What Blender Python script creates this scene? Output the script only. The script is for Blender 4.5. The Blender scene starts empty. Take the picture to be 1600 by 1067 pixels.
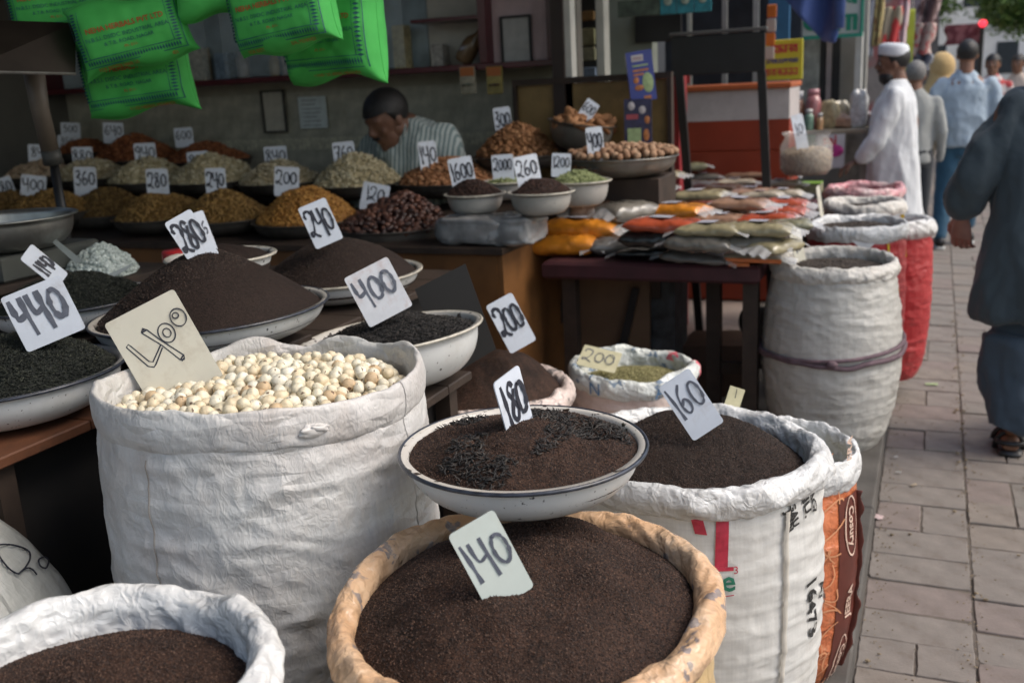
import bpy, math, random
import numpy as np
from mathutils import Vector, Matrix
random.seed(7); rng = np.random.default_rng(7)
SC = bpy.context.scene; COL = SC.collection
PI = math.pi; rad = math.radians

# ------------------------------------------------------------------ camera
F_PX = 1556.0                      # 35 mm lens, in pixels of a 1600 px wide picture
_psi, _pit, _rho = rad(23.2), rad(14.5), rad(3.0)
_fh = np.array([-math.sin(_psi), math.cos(_psi), 0.]); _r0 = np.array([math.cos(_psi), math.sin(_psi), 0.])
_up = np.array([0, 0, 1.])
FW = _fh*math.cos(_pit)-_up*math.sin(_pit); _u0 = _fh*math.sin(_pit)+_up*math.cos(_pit)
RT = math.cos(_rho)*_r0-math.sin(_rho)*_u0; UP = math.sin(_rho)*_r0+math.cos(_rho)*_u0
EYE = np.array([0, 0, 1.6])
cam_d = bpy.data.cameras.new('camera'); cam = bpy.data.objects.new('camera', cam_d); COL.objects.link(cam)
cam.matrix_world = Matrix(((RT[0], UP[0], -FW[0], EYE[0]), (RT[1], UP[1], -FW[1], EYE[1]), (RT[2], UP[2], -FW[2], EYE[2]), (0, 0, 0, 1)))
cam_d.lens = 35.0; cam_d.sensor_width = 36.0; cam_d.clip_start = 0.05; cam_d.clip_end = 600
cam_d.dof.use_dof = True; cam_d.dof.focus_distance = 1.75; cam_d.dof.aperture_fstop = 4.5
SC.camera = cam

# ------------------------------------------------------------------ sky, sun, exposure (overcast day)
W = bpy.data.worlds.new('World'); SC.world = W; W.use_nodes = True
nt = W.node_tree; nt.nodes.clear()
sky = nt.nodes.new('ShaderNodeTexSky'); sky.sky_type = 'NISHITA'; sky.sun_disc = False
SUN_EL, SUN_AZ = rad(50), rad(80)          # azimuth measured clockwise from +Y (street direction)
sky.sun_elevation = SUN_EL; sky.sun_rotation = SUN_AZ
sky.air_density = 1.3; sky.dust_density = 4.0; sky.ozone_density = 1.0
bgn = nt.nodes.new('ShaderNodeBackground'); bgn.inputs['Strength'].default_value = 0.15
wo = nt.nodes.new('ShaderNodeOutputWorld')
nt.links.new(sky.outputs[0], bgn.inputs[0]); nt.links.new(bgn.outputs[0], wo.inputs[0])
sl = bpy.data.lights.new('sun', 'SUN'); sl.energy = 1.25; sl.angle = rad(38); sl.color = (1.0, 0.97, 0.93)
so = bpy.data.objects.new('sun', sl); COL.objects.link(so)
sdir = Vector((math.sin(SUN_AZ)*math.cos(SUN_EL), math.cos(SUN_AZ)*math.cos(SUN_EL), math.sin(SUN_EL)))
so.rotation_euler = sdir.to_track_quat('Z', 'Y').to_euler()
SC.view_settings.view_transform = 'Standard'; SC.view_settings.look = 'None'
SC.view_settings.exposure = 0.46; SC.view_settings.gamma = 1.0; SC.view_settings.use_curve_mapping = False
SC.cycles.use_denoising = True
try: SC.cycles.denoiser = 'OPENIMAGEDENOISE'
except Exception: pass
SC.cycles.max_bounces = 8; SC.cycles.transparent_max_bounces = 12

# ------------------------------------------------------------------ helpers
def ray(px, py): return FW+RT*(px-800)/F_PX-UP*(py-533.5)/F_PX
def at(px, py, d=None, x=None, y=None, z=None):
    """point seen at a pixel, at a depth or on a plane of constant x, y or z"""
    r = ray(px, py)
    if d is not None: return EYE+r*d
    if z is not None: return EYE+r*((z-EYE[2])/r[2])
    if x is not None: return EYE+r*(x/r[0])
    return EYE+r*(y/r[1])
def depth(p): return float((np.asarray(p)-EYE)@FW)

def _hash(ix, iy, iz, seed):
    h = (ix*374761393+iy*668265263+iz*2147483647+seed*974634777) & 0xffffffff
    h = ((h ^ (h >> 13))*1274126177) & 0xffffffff
    h = ((h ^ (h >> 16))*2246822519) & 0xffffffff
    return ((h ^ (h >> 15)) & 0xffffff)/float(0xffffff)
def vn(x, y, z=0.0, seed=0):
    x, y, z = np.broadcast_arrays(np.asarray(x, float), np.asarray(y, float), np.asarray(z, float))
    fx, fy, fz = np.floor(x), np.floor(y), np.floor(z)
    ix, iy, iz = fx.astype(np.int64), fy.astype(np.int64), fz.astype(np.int64)
    u, v, w = x-fx, y-fy, z-fz
    u = u*u*(3-2*u); v = v*v*(3-2*v); w = w*w*(3-2*w)
    r = 0
    for a in (0, 1):
        for b in (0, 1):
            for c in (0, 1):
                r = r+_hash(ix+a, iy+b, iz+c, seed)*(u if a else 1-u)*(v if b else 1-v)*(w if c else 1-w)
    return r*2-1
def fbm(x, y, z=0.0, seed=0, n=3):
    r = 0; a = 1.0
    for k in range(n):
        r = r+a*vn(np.asarray(x)*2**k, np.asarray(y)*2**k, np.asarray(z)*2**k, seed+k*17); a *= .5
    return r

def link(o, parent=None, coll=True):
    COL.objects.link(o)
    if parent is not None: o.parent = parent
    return o
def mk(name, verts, faces, mat, parent=None, smooth=False, uv=None, tone=None):
    """one mesh object from numpy arrays; faces: (n,k) array or list of arrays/tuples"""
    me = bpy.data.meshes.new(name)
    verts = np.asarray(verts, float).reshape(-1, 3)
    fl = []
    if isinstance(faces, np.ndarray): groups = [faces]
    else:
        groups = {}
        for f in faces: groups.setdefault(len(f), []).append(f)
        groups = [np.array(g) for g in groups.values()]
    me.vertices.add(len(verts)); me.vertices.foreach_set('co', verts.ravel())
    loops = np.concatenate([g.ravel() for g in groups]).astype(np.int32)
    starts = []; s = 0
    for g in groups:
        starts.append(s+np.arange(len(g))*g.shape[1]); s += g.size
    starts = np.concatenate(starts).astype(np.int32)
    me.loops.add(len(loops)); me.loops.foreach_set('vertex_index', loops)
    me.polygons.add(len(starts)); me.polygons.foreach_set('loop_start', starts)
    me.polygons.foreach_set('use_smooth', np.full(len(starts), bool(smooth)))
    me.update(calc_edges=True)
    if uv is not None:
        l = me.uv_layers.new(name='UVMap'); l.data.foreach_set('uv', np.asarray(uv, np.float32)[loops].ravel())
    if tone is not None:
        a = me.attributes.new('tone', 'FLOAT', 'POINT'); a.data.foreach_set('value', np.asarray(tone, np.float32))
    me.validate()
    if mat is not None: me.materials.append(mat)
    o = bpy.data.objects.new(name, me)
    return link(o, parent)
def tagit(o, label=None, cat=None, group=None, kind=None):
    if label: o['label'] = label
    if cat: o['category'] = cat
    if group: o['group'] = group
    if kind: o['kind'] = kind
    return o
def thing(name, label, cat, loc=(0, 0, 0), group=None, rotz=0.0, kind=None):
    o = bpy.data.objects.new(name, None); o.empty_display_size = .05
    o.location = tuple(loc); o.rotation_euler = (0, 0, rotz)
    COL.objects.link(o)
    return tagit(o, label, cat, group, kind)
def dup(root, loc=None, rotz=None, label=None):
    r = root.copy(); COL.objects.link(r)
    if loc is not None: r.location = tuple(loc)
    if rotz is not None: r.rotation_euler = (0, 0, rotz)
    if label: r['label'] = label
    for ch in list(root.children):
        c = ch.copy(); COL.objects.link(c); c.parent = r
        for g in ch.children:
            d = g.copy(); COL.objects.link(d); d.parent = c
    return r

class MB:
    """collects shapes into one mesh"""
    def __init__(s): s.v = []; s.f = []; s.n = 0
    def add(s, v, f):
        v = np.asarray(v, float).reshape(-1, 3)
        s.v.append(v); s.f += [tuple(int(i)+s.n for i in q) for q in f]; s.n += len(v); return s
    def box(s, x0, x1, y0, y1, z0, z1, bev=0.0):
        if bev <= 0:
            v = [(x, y, z) for z in (z0, z1) for y in (y0, y1) for x in (x0, x1)]
            f = [(0, 2, 3, 1), (4, 5, 7, 6), (0, 1, 5, 4), (2, 6, 7, 3), (0, 4, 6, 2), (1, 3, 7, 5)]
            return s.add(v, f)
        b = bev; v = []
        for z, i in ((z0, b), (z0+b, 0), (z1-b, 0), (z1, b)):
            v += [(x0+i, y0+i, z), (x1-i, y0+i, z), (x1-i, y1-i, z), (x0+i, y1-i, z)]
        f = [(3, 2, 1, 0), (12, 13, 14, 15)]
        for k in range(3):
            for j in range(4):
                a = k*4+j; c = k*4+(j+1) % 4; f.append((a, c, c+4, a+4))
        return s.add(v, f)
    def obox(s, c, ax, ay, az):
        """box from a centre and three half vectors"""
        c, ax, ay, az = map(np.asarray, (c, ax, ay, az))
        v = [c+ax*i+ay*j+az*k for k in (-1, 1) for j in (-1, 1) for i in (-1, 1)]
        return s.add(v, [(0, 2, 3, 1), (4, 5, 7, 6), (0, 1, 5, 4), (2, 6, 7, 3), (0, 4, 6, 2), (1, 3, 7, 5)])
    def tube(s, pts, r, n=8, closed=False, cap=True):
        pts = np.asarray(pts, float); m = len(pts)
        r = np.broadcast_to(np.asarray(r, float), (m,)) if np.ndim(r) < 1 or len(np.atleast_1d(r)) == m else np.full(m, r)
        t = np.gradient(pts, axis=0) if not closed else np.roll(pts, -1, 0)-np.roll(pts, 1, 0)
        t /= np.linalg.norm(t, axis=1)[:, None]+1e-12
        up = np.array([0, 0, 1.]) if abs(t[0][2]) < .9 else np.array([0, 1., 0])
        v = []
        a = np.cross(t[0], up); a /= np.linalg.norm(a)
        for i in range(m):
            a = a-t[i]*(a@t[i]); a /= np.linalg.norm(a)+1e-12
            b = np.cross(t[i], a)
            for k in range(n):
                an = 2*PI*k/n; v.append(pts[i]+(a*math.cos(an)+b*math.sin(an))*r[i])
        f = []
        for i in range(m if closed else m-1):
            j = (i+1) % m
            for k in range(n):
                l = (k+1) % n; f.append((i*n+k, i*n+l, j*n+l, j*n+k))
        if cap and not closed:
            f.append(tuple(range(n-1, -1, -1))); f.append(tuple((m-1)*n+k for k in range(n)))
        return s.add(v, f)
    def lathe(s, prof, n=32, c=(0, 0, 0)):
        v = []; m = len(prof)
        for r, z in prof:
            for k in range(n):
                a = 2*PI*k/n; v.append((c[0]+r*math.cos(a), c[1]+r*math.sin(a), c[2]+z))
        f = []
        for i in range(m-1):
            for k in range(n):
                l = (k+1) % n; f.append((i*n+k, i*n+l, (i+1)*n+l, (i+1)*n+k))
        return s.add(v, f)
    def build(s, name, mat, parent=None, smooth=False, uv=None):
        return mk(name, np.concatenate(s.v), s.f, mat, parent, smooth, uv)

def grid(name, P, mat, parent=None, closed=False, smooth=True, uv=None, flip=False):
    """P[nu,nv,3]; closed wraps nu"""
    P = np.asarray(P, float); nu, nv = P.shape[:2]
    i = np.arange(nu if closed else nu-1)[:, None]; j = np.arange(nv-1)[None]
    i2 = (i+1) % nu
    a = i*nv+j; b = i2*nv+j; c = i2*nv+j+1; d = i*nv+j+1
    q = np.stack([a, b, c, d], -1).reshape(-1, 4)
    if flip: q = q[:, ::-1]
    return mk(name, P.reshape(-1, 3), q, mat, parent, smooth, None if uv is None else np.asarray(uv).reshape(-1, 2))

# ------------------------------------------------------------------ materials
def nodes(name):
    m = bpy.data.materials.new(name); m.use_nodes = True
    n = m.node_tree; b = n.nodes['Principled BSDF']
    return m, n, b
def N(n, t, **k):
    x = n.nodes.new(t)
    for a, v in k.items():
        if a in x.inputs.keys(): x.inputs[a].default_value = v
        else: setattr(x, a, v)
    return x
def ramp(n, fac, stops):
    r = n.nodes.new('ShaderNodeValToRGB'); e = r.color_ramp.elements
    while len(e) > 1: e.remove(e[-1])
    e[0].position = stops[0][0]; e[0].color = (*stops[0][1], 1)
    for p, c in stops[1:]:
        q = e.new(p); q.color = (*c, 1)
    n.links.new(fac, r.inputs[0]); return r.outputs[0]
def mix(n, fac, a, b, mode='MIX'):
    x = n.nodes.new('ShaderNodeMix'); x.data_type = 'RGBA'; x.blend_type = mode
    for s, v in ((0, fac), (6, a), (7, b)):
        if hasattr(v, 'links') or isinstance(v, bpy.types.NodeSocket): n.links.new(v, x.inputs[s])
        else: x.inputs[s].default_value = v if s == 0 else (*v, 1)
    return x.outputs[2]
def bump(n, b, h, strength=.5, dist=.002, prev=None):
    x = n.nodes.new('ShaderNodeBump'); x.inputs['Strength'].default_value = strength; x.inputs['Distance'].default_value = dist
    n.links.new(h, x.inputs['Height'])
    if prev is not None: n.links.new(prev, x.inputs['Normal'])
    n.links.new(x.outputs[0], b.inputs['Normal']); return x.outputs[0]
def coord(n, which='Object', scale=(1, 1, 1), rot=(0, 0, 0)):
    t = n.nodes.new('ShaderNodeTexCoord'); m = n.nodes.new('ShaderNodeMapping')
    m.inputs['Scale'].default_value = scale; m.inputs['Rotation'].default_value = rot
    n.links.new(t.outputs[which], m.inputs[0]); return m.outputs[0]
def noise(n, vec, scale, detail=3, rough=.55):
    x = N(n, 'ShaderNodeTexNoise'); x.inputs['Scale'].default_value = scale; x.inputs['Detail'].default_value = detail
    x.inputs['Roughness'].default_value = rough; n.links.new(vec, x.inputs['Vector']); return x.outputs['Fac']
_mc = {}
def simple(name, c, rough=.6, var=.15, scale=8, metal=0.0, coat=0.0, bmp=0.0, bscale=60, dirt=None, dirt_amt=.5, spec=.5):
    """base colour with soft variation, optional dirt patches and fine relief"""
    if name in _mc: return _mc[name]
    m, n, b = nodes(name); v = coord(n)
    f = noise(n, v, scale, 4)
    lo = tuple(x*(1-var) for x in c); hi = tuple(min(1, x*(1+var)) for x in c)
    col = ramp(n, f, [(.3, lo), (.7, hi)])
    if dirt:
        d = ramp(n, noise(n, v, scale*.6+1.3, 6, .7), [(.5, (0, 0, 0)), (.72, (dirt_amt,)*3)])
        col = mix(n, d, col, dirt)
    n.links.new(col, b.inputs['Base Color'])
    b.inputs['Roughness'].default_value = rough; b.inputs['Metallic'].default_value = metal
    b.inputs['Coat Weight'].default_value = coat; b.inputs['Coat Roughness'].default_value = .12
    b.inputs['Specular IOR Level'].default_value = spec
    if bmp: bump(n, b, noise(n, v, bscale, 3), bmp, .003)
    _mc[name] = m; return m

def crinkle(n, vec, scale, detail=3):
    x = n.nodes.new('ShaderNodeTexNoise'); x.noise_type = 'RIDGED_MULTIFRACTAL'; x.inputs['Scale'].default_value = scale
    x.inputs['Detail'].default_value = detail; x.inputs['Roughness'].default_value = .45; x.inputs['Distortion'].default_value = .6
    n.links.new(vec, x.inputs['Vector']); return x.outputs['Fac']
def facets(n, vec, scale, warp=.25):
    """flat-sided crumple relief"""
    nz = n.nodes.new('ShaderNodeTexNoise'); nz.inputs['Scale'].default_value = scale*.4; n.links.new(vec, nz.inputs['Vector'])
    mx = n.nodes.new('ShaderNodeMix'); mx.data_type = 'VECTOR'; mx.inputs[0].default_value = warp*.35
    n.links.new(vec, mx.inputs[4]); n.links.new(nz.outputs['Color'], mx.inputs[5])
    x = n.nodes.new('ShaderNodeTexVoronoi'); x.feature = 'F1'; x.distance = 'MANHATTAN'; x.inputs['Scale'].default_value = scale
    n.links.new(mx.outputs[1], x.inputs['Vector']); return x.outputs['Distance']
def fabric_sack(name, base, dirt=(.25, .2, .15), dirt_amt=.35, weave=1.0, tint=None, rough=.36, crk=1.0):
    """woven plastic sacking: fine square weave, random tape streaks, stains"""
    m, n, b = nodes(name)
    uv = coord(n, 'UV'); ob = coord(n)
    def wave(direction, scale):
        w = n.nodes.new('ShaderNodeTexWave'); w.wave_type = 'BANDS'; w.bands_direction = direction
        w.inputs['Scale'].default_value = scale; w.inputs['Distortion'].default_value = .4; w.inputs['Detail'].default_value = 1
        n.links.new(uv, w.inputs['Vector']); return w.outputs['Fac']
    wx, wy = wave('X', 190), wave('Y', 190)
    mu = n.nodes.new('ShaderNodeMath'); mu.operation = 'MULTIPLY'; n.links.new(wx, mu.inputs[0]); n.links.new(wy, mu.inputs[1])
    streakv = coord(n, 'UV', (1, .04, 1)); streakh = coord(n, 'UV', (.05, 1, 1))
    s1 = noise(n, streakv, 130, 2); s2 = noise(n, streakh, 130, 2)
    lo = tuple(x*.90 for x in base); hi = tuple(min(.9, x*1.04) for x in base)
    c = ramp(n, s1, [(.35, lo), (.62, hi)])
    c2 = ramp(n, s2, [(.35, lo), (.62, hi)])
    c = mix(n, .5, c, c2)
    if tint: c = mix(n, ramp(n, noise(n, ob, 3.5, 3), [(.4, (0, 0, 0)), (.65, (.6,)*3)]), c, tint)
    d = ramp(n, noise(n, ob, 7, 7, .72), [(.52, (0, 0, 0)), (.78, (dirt_amt,)*3)])
    c = mix(n, d, c, dirt)
    n.links.new(c, b.inputs['Base Color']); b.inputs['Roughness'].default_value = rough
    b.inputs['Specular IOR Level'].default_value = .6
    p = bump(n, b, mu.outputs[0], .28*weave, .0009)
    k_ = crk
    p = bump(n, b, crinkle(n, coord(n, 'UV', (1, 2.2, 1)), 7), .35*k_, .010, p)
    big = facets(n, coord(n, 'UV', (1, 2.0, 1)), 15); msk = ramp(n, noise(n, ob, 6, 2), [(.40, (0, 0, 0)), (.62, (1, 1, 1))])
    mm = n.nodes.new('ShaderNodeMath'); mm.operation = 'MULTIPLY'; n.links.new(big, mm.inputs[0]); n.links.new(msk, mm.inputs[1])
    p = bump(n, b, mm.outputs[0], .45*k_, .010, p)
    p = bump(n, b, facets(n, coord(n, 'UV', (1.5, 1, 1), (0, 0, .6)), 60), .22*k_, .002, p)
    p = bump(n, b, noise(n, streakv, 60, 2), .15, .002, p)
    _mc[name] = m; return m

def granular(name, c1, c2, size=.0014, fleck=None, d=.0012, rough=.75, clump=.25):
    """dust of small round grains"""
    m, n, b = nodes(name); v = coord(n)
    vo = n.nodes.new('ShaderNodeTexVoronoi'); vo.inputs['Scale'].default_value = 1/size; n.links.new(v, vo.inputs['Vector'])
    sep = n.nodes.new('ShaderNodeSeparateColor'); n.links.new(vo.outputs['Color'], sep.inputs[0])
    col = ramp(n, sep.outputs[0], [(0, c1), (1, c2)])
    big = ramp(n, noise(n, v, 16, 5, .65), [(.35, (1-clump,)*3), (.65, (1+clump*.5,)*3)])
    col = mix(n, 1.0, col, big, 'MULTIPLY')
    if fleck:
        fl = ramp(n, sep.outputs[1], [(.992, (0, 0, 0)), (.997, (1, 1, 1))])
        col = mix(n, fl, col, fleck)
    n.links.new(col, b.inputs['Base Color']); b.inputs['Roughness'].default_value = rough
    b.inputs['Specular IOR Level'].default_value = .25
    inv = n.nodes.new('ShaderNodeMath'); inv.operation = 'SUBTRACT'; inv.inputs[0].default_value = 1; n.links.new(vo.outputs['Distance'], inv.inputs[1])
    p = bump(n, b, inv.outputs[0], .8, d)
    bump(n, b, noise(n, v, 130, 3, .7), .5, .005, p)
    _mc[name] = m; return m

def toned(name, stops, rough=.6, coat=0.0, spots=None, bmp=.4, bscale=300, sss=0.0, spot_scale=180, spot_at=.66):
    """pieces of a heap: each piece takes its own tone, with fine relief"""
    m, n, b = nodes(name)
    a = n.nodes.new('ShaderNodeAttribute'); a.attribute_name = 'tone'
    col = ramp(n, a.outputs['Fac'], stops); v = coord(n)
    col = mix(n, 1.0, col, ramp(n, noise(n, v, 120, 3), [(.3, (.82,)*3), (.7, (1.1,)*3)]), 'MULTIPLY')
    if spots: col = mix(n, ramp(n, noise(n, v, spot_scale, 2, .4), [(spot_at, (0, 0, 0)), (spot_at+.045, (.9,)*3)]), col, spots)
    n.links.new(col, b.inputs['Base Color']); b.inputs['Roughness'].default_value = rough; b.inputs['Coat Weight'].default_value = coat
    if bmp: bump(n, b, noise(n, v, bscale, 2), bmp, .002)
    _mc[name] = m; return m

def glass(name, tint=(.9, .95, .95), rough=.03):
    m, n, b = nodes(name); b.inputs['Base Color'].default_value = (*tint, 1); b.inputs['Transmission Weight'].default_value = 1
    b.inputs['Roughness'].default_value = rough; b.inputs['IOR'].default_value = 1.05; b.inputs['Specular IOR Level'].default_value = .9
    return m
def film(name, c=(.8, .82, .82), alpha=.3, rough=.15):
    m, n, b = nodes(name); b.inputs['Base Color'].default_value = (*c, 1); b.inputs['Alpha'].default_value = alpha
    b.inputs['Roughness'].default_value = rough; b.inputs['Specular IOR Level'].default_value = .9
    bump(n, b, noise(n, coord(n), 35, 3), .7, .01); return m

# 2-D lettering --------------------------------------------------------------
def smooth_line(p, k=6):
    p = np.asarray(p, float)
    if len(p) < 3: return p
    q = np.vstack([2*p[0]-p[1], p, 2*p[-1]-p[-2]]); out = []
    for i in range(1, len(q)-2):
        for t in np.linspace(0, 1, k, endpoint=False):
            out.append(.5*((2*q[i])+(-q[i-1]+q[i+1])*t+(2*q[i-1]-5*q[i]+4*q[i+1]-q[i+2])*t*t+(-q[i-1]+3*q[i]-3*q[i+1]+q[i+2])*t**3))
    out.append(q[-2]); return np.array(out)
def _ell(cx, cy, rx, ry, a0=100, a1=470, n=14):
    return [(cx+rx*math.cos(rad(a)), cy+ry*math.sin(rad(a))) for a in np.linspace(a0, a1, n)]
GLYPH = {
 '0': [_ell(.4, .45, .33, .42)],
 '1': [[(.15, 1.05), (.25, .5), (.32, -.15)]],
 '2': [[(.08, .72), (.0, .85), (.15, 1.0), (.5, .98), (.62, .75), (.45, .35), (.2, .05), (.02, .02), (.0, .15), (.2, .17), (.45, .0), (.72, -.1)]],
 '3': [[(.1, .95), (.5, 1.0), (.55, .75), (.25, .55), (.6, .45), (.6, .1), (.3, -.05), (.05, .1)]],
 '4': [[(.02, 1.0), (.06, .6), (.2, .4), (.62, .5)], [(.58, 1.0), (.62, .5), (.7, -.2)]],
 '5': [[(.65, .98), (.2, .95), (.12, .58), (.5, .58), (.65, .25), (.4, .0), (.05, .08)]],
 '6': [[(.55, 1.0), (.2, .7), (.08, .3), (.25, .0), (.55, .05), (.62, .3), (.4, .48), (.12, .3)]],
 '7': [[(.0, .82), (.1, .97), (.65, .95), (.5, .5), (.3, -.1)], [(.15, .5), (.65, .55)]],
 '8': [[(.6, .85), (.35, 1.0), (.12, .8), (.4, .5), (.62, .2), (.4, -.05), (.12, .12), (.35, .5), (.58, .8)]],
 '9': [[(.62, .8), (.4, 1.0), (.12, .82), (.2, .58), (.5, .55), (.62, .85), (.58, .4), (.35, -.15)]],
}
def ribbon2d(lines, w, dz=2.0e-5):
    V = []; Fc = []; k = 0; lift = 0
    for L in lines:
        L = np.asarray(L, float)
        t = np.gradient(L, axis=0); t /= np.linalg.norm(t, axis=1)[:, None]+1e-9
        nn = np.stack([-t[:, 1], t[:, 0]], 1)
        m = len(L); ww = w*(.78+.35*vn(np.arange(m)*.35, len(V)*3.1, 0, 5))[:, None]*.5
        a = L+nn*ww; b = L-nn*ww
        z = (lift+np.arange(m))*dz
        V.append(np.column_stack([a, z])); V.append(np.column_stack([b, z]))
        for i in range(m-1): Fc.append((k+i, k+i+1, k+m+i+1, k+m+i))
        k += 2*m; lift += m
    return np.vstack(V), [f[::-1] for f in Fc]
def digits2d(text, h, w=.9, sp=.86, slant=.0):
    lines = []; x = 0
    for ch in text:
        if ch == ' ': x += .6; continue
        for L in GLYPH[ch]:
            L = smooth_line(np.array(L)*[w, 1]); L = L+[x, 0]; L[:, 0] += slant*L[:, 1]; lines.append(L*h)
        x += (.5 if ch == '1' else sp)*w
    tot = x*h
    return [l-[tot/2, h*.42] for l in lines]
def text_mesh(s, size, align='CENTER', bold=0.0):
    """letters as a flat mesh: (verts Nx2, faces)"""
    cu = bpy.data.curves.new('t', 'FONT'); cu.body = s; cu.size = size; cu.align_x = align; cu.align_y = 'CENTER'
    cu.resolution_u = 2; cu.offset = bold
    o = bpy.data.objects.new('t', cu); COL.objects.link(o)
    dg = bpy.context.evaluated_depsgraph_get(); ev = o.evaluated_get(dg); me = ev.to_mesh()
    v = np.array([x.co[:] for x in me.vertices]).reshape(-1, 3)[:, :2]; f = [tuple(p.vertices) for p in me.polygons]
    ev.to_mesh_clear(); bpy.data.objects.remove(o); bpy.data.curves.remove(cu)
    return v, f

# palette ------------------------------------------------------------------
INK = simple('marker_ink', (.02, .022, .035), .5, .1); INK2 = simple('worn_marker_ink', (.09, .1, .13), .5, .3, 60)
WOOD_DARK = simple('dark_worn_wood', (.035, .022, .015), .65, .4, 10, bmp=.3)
STEEL = simple('dull_steel', (.33, .33, .31), .38, .2, 9, metal=.85, bmp=.1, dirt=(.1, .09, .07))
BLACK = simple('black_paint', (.012, .012, .013), .45, .3)
# ================================================================== the setting
PL = 0.12                                   # height of the stone plinth under the stall
KX = -0.13                                  # its street edge
g = MB().box(-150, 150, -60, 400, -.30, -.035).build('ground', simple('ground_dust', (.17, .15, .13), .9, .2, 2))
tagit(g, kind='structure')
pav = thing('pavement', None, None, (0, 0, 0), kind='structure')
def paver_mat(name, c):
    return simple(name, c, .75, .16, 11, bmp=.5, bscale=140, dirt=(.12, .09, .07), dirt_amt=.85)
PM = [paver_mat('paver_grey', (.195, .172, .152)), paver_mat('paver_pink', (.195, .160, .143)), paver_mat('paver_green', (.185, .168, .148)), paver_mat('paver_tan', (.205, .176, .150))]
mk('mortar_bed', [(KX-.02, -4, -.007), (2.6, -4, -.007), (2.6, 60, -.007), (KX-.02, 60, -.007), (KX-.02, -4, -.034), (2.6, -4, -.034), (2.6, 60, -.034), (KX-.02, 60, -.034)],
   [(0, 1, 2, 3), (7, 6, 5, 4), (0, 4, 5, 1), (1, 5, 6, 2), (2, 6, 7, 3), (3, 7, 4, 0)], simple('mortar', (.115, .095, .078), .95, .3, 40, bmp=.6, bscale=200), pav)
slots = []
for ci, (x0, x1) in enumerate([(KX, .18), (.18, .50), (.50, .81), (.81, 1.12), (1.12, 1.45), (1.45, 1.78), (1.78, 2.12), (2.12, 2.55)]):
    y = .2+.07*((ci*37) % 5)
    while y < 40:
        dy = random.choice([.17, .19, .21, .165, .20, .24])
        if dy < .22 and random.random() < .72: slots.append((x0, x1, y, y+dy))
        else:
            xm = (x0+x1)/2
            slots.append((x0, xm, y, y+dy)); slots.append((xm, x1, y, y+dy))
        y += dy
def seen(s):
    px = np.array([(s[0]+s[1])/2, (s[2]+s[3])/2, 0])-EYE; d = px@FW
    if d < .5: return False
    u = px@RT/d*F_PX+800; v = 533-px@UP/d*F_PX
    return u < 1640 and v < 1110
slots.sort(key=lambda s: (not seen(s), s[2]))
pm_cache = {}
def worn_slab(w, l, j):
    """paver with a worn, slightly wavy outline and rounded top edge"""
    n_ = 7; ring = []
    for (xa, ya, xb, yb) in ((j, j, w-j, j), (w-j, j, w-j, l-j), (w-j, l-j, j, l-j), (j, l-j, j, j)):
        for k in range(n_):
            t_ = k/n_; ring.append((xa+(xb-xa)*t_, ya+(yb-ya)*t_))
    ring = np.array(ring); c_ = np.array([w/2, l/2]); ring = ring+(rng.uniform(-.0022, .0016, ring.shape)); q_ = rng.integers(0, 4)*n_; ring[q_] += (c_-ring[q_])*rng.uniform(0, .06)
    m_ = len(ring); V = []
    for z_, s_ in ((-.03, 1), (-.005, 1), (-.0012, .985), (0, .965), (rng.uniform(-.0015, .0015), .5)):
        V += [(*(c_+(p_-c_)*[1-(1-s_)*min(1, .18/w), 1-(1-s_)*min(1, .18/l)]), z_) for p_ in ring] if s_ > .9 else [(*(c_+(p_-c_)*s_), z_) for p_ in ring]
    F_ = [(i*m_+k, i*m_+(k+1) % m_, (i+1)*m_+(k+1) % m_, (i+1)*m_+k) for i in range(4) for k in range(m_)]+[tuple(4*m_+k for k in range(m_))]
    return MB().add(V, F_)
far = MB()
for i, (x0, x1, y0, y1) in enumerate(slots):
    w, l = round(x1-x0, 3), round(y1-y0, 3)
    if i < 300:
        key = (w, l, random.choice([0, 0, 0, 1, 2, 3]), random.randint(0, 3))
        if key not in pm_cache:
            j = .0035
            bb = worn_slab(w, l, j)
            o = bb.build('paver', PM[key[2]]); o.parent = pav; pm_cache[key] = o.data
        else:
            o = link(bpy.data.objects.new('paver', pm_cache[key]), pav)
        o.location = (x0, y0, random.uniform(-.005, .003)); o.rotation_euler = (random.uniform(-.006, .006), random.uniform(-.006, .006), random.uniform(-.008, .008))
    else:
        far.box(x0+.004, x1-.004, y0+.004, y1-.004, -.03, random.uniform(-.003, .002))
tagit(far.build('paver_field', PM[0], pav), kind='stuff')
# plinth of stone slabs
pl = thing('stone_plinth', None, None, (0, 0, 0), kind='structure')
PLM = simple('plinth_stone', (.085, .078, .07), .8, .25, 7, bmp=.4, dirt=(.06, .05, .04), dirt_amt=.8)
y = -2.0; k = 0
while y < 7.2:
    MB().box(-1.0, KX, y, y+.895, -.02, PL, .006).build('slab', PLM, pl); y += .9
MB().box(-7, -1.004, -2.0, 7.2, -.02, PL-.002).build('slab', simple('stall_floor', (.30, .24, .21), .8, .2, 3), pl)
# roadway on the right
tagit(MB().box(2.75, 11, -20, 120, -.20, -.10).build('road', simple('asphalt', (.055, .053, .05), .85, .25, 20, bmp=.4)), kind='structure')
tagit(MB().box(2.6, 2.75, -20, 120, -.2, .02, .01).build('kerb', simple('kerb_stone', (.22, .2, .18), .85, .2, 5, bmp=.3)), kind='structure')

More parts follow.
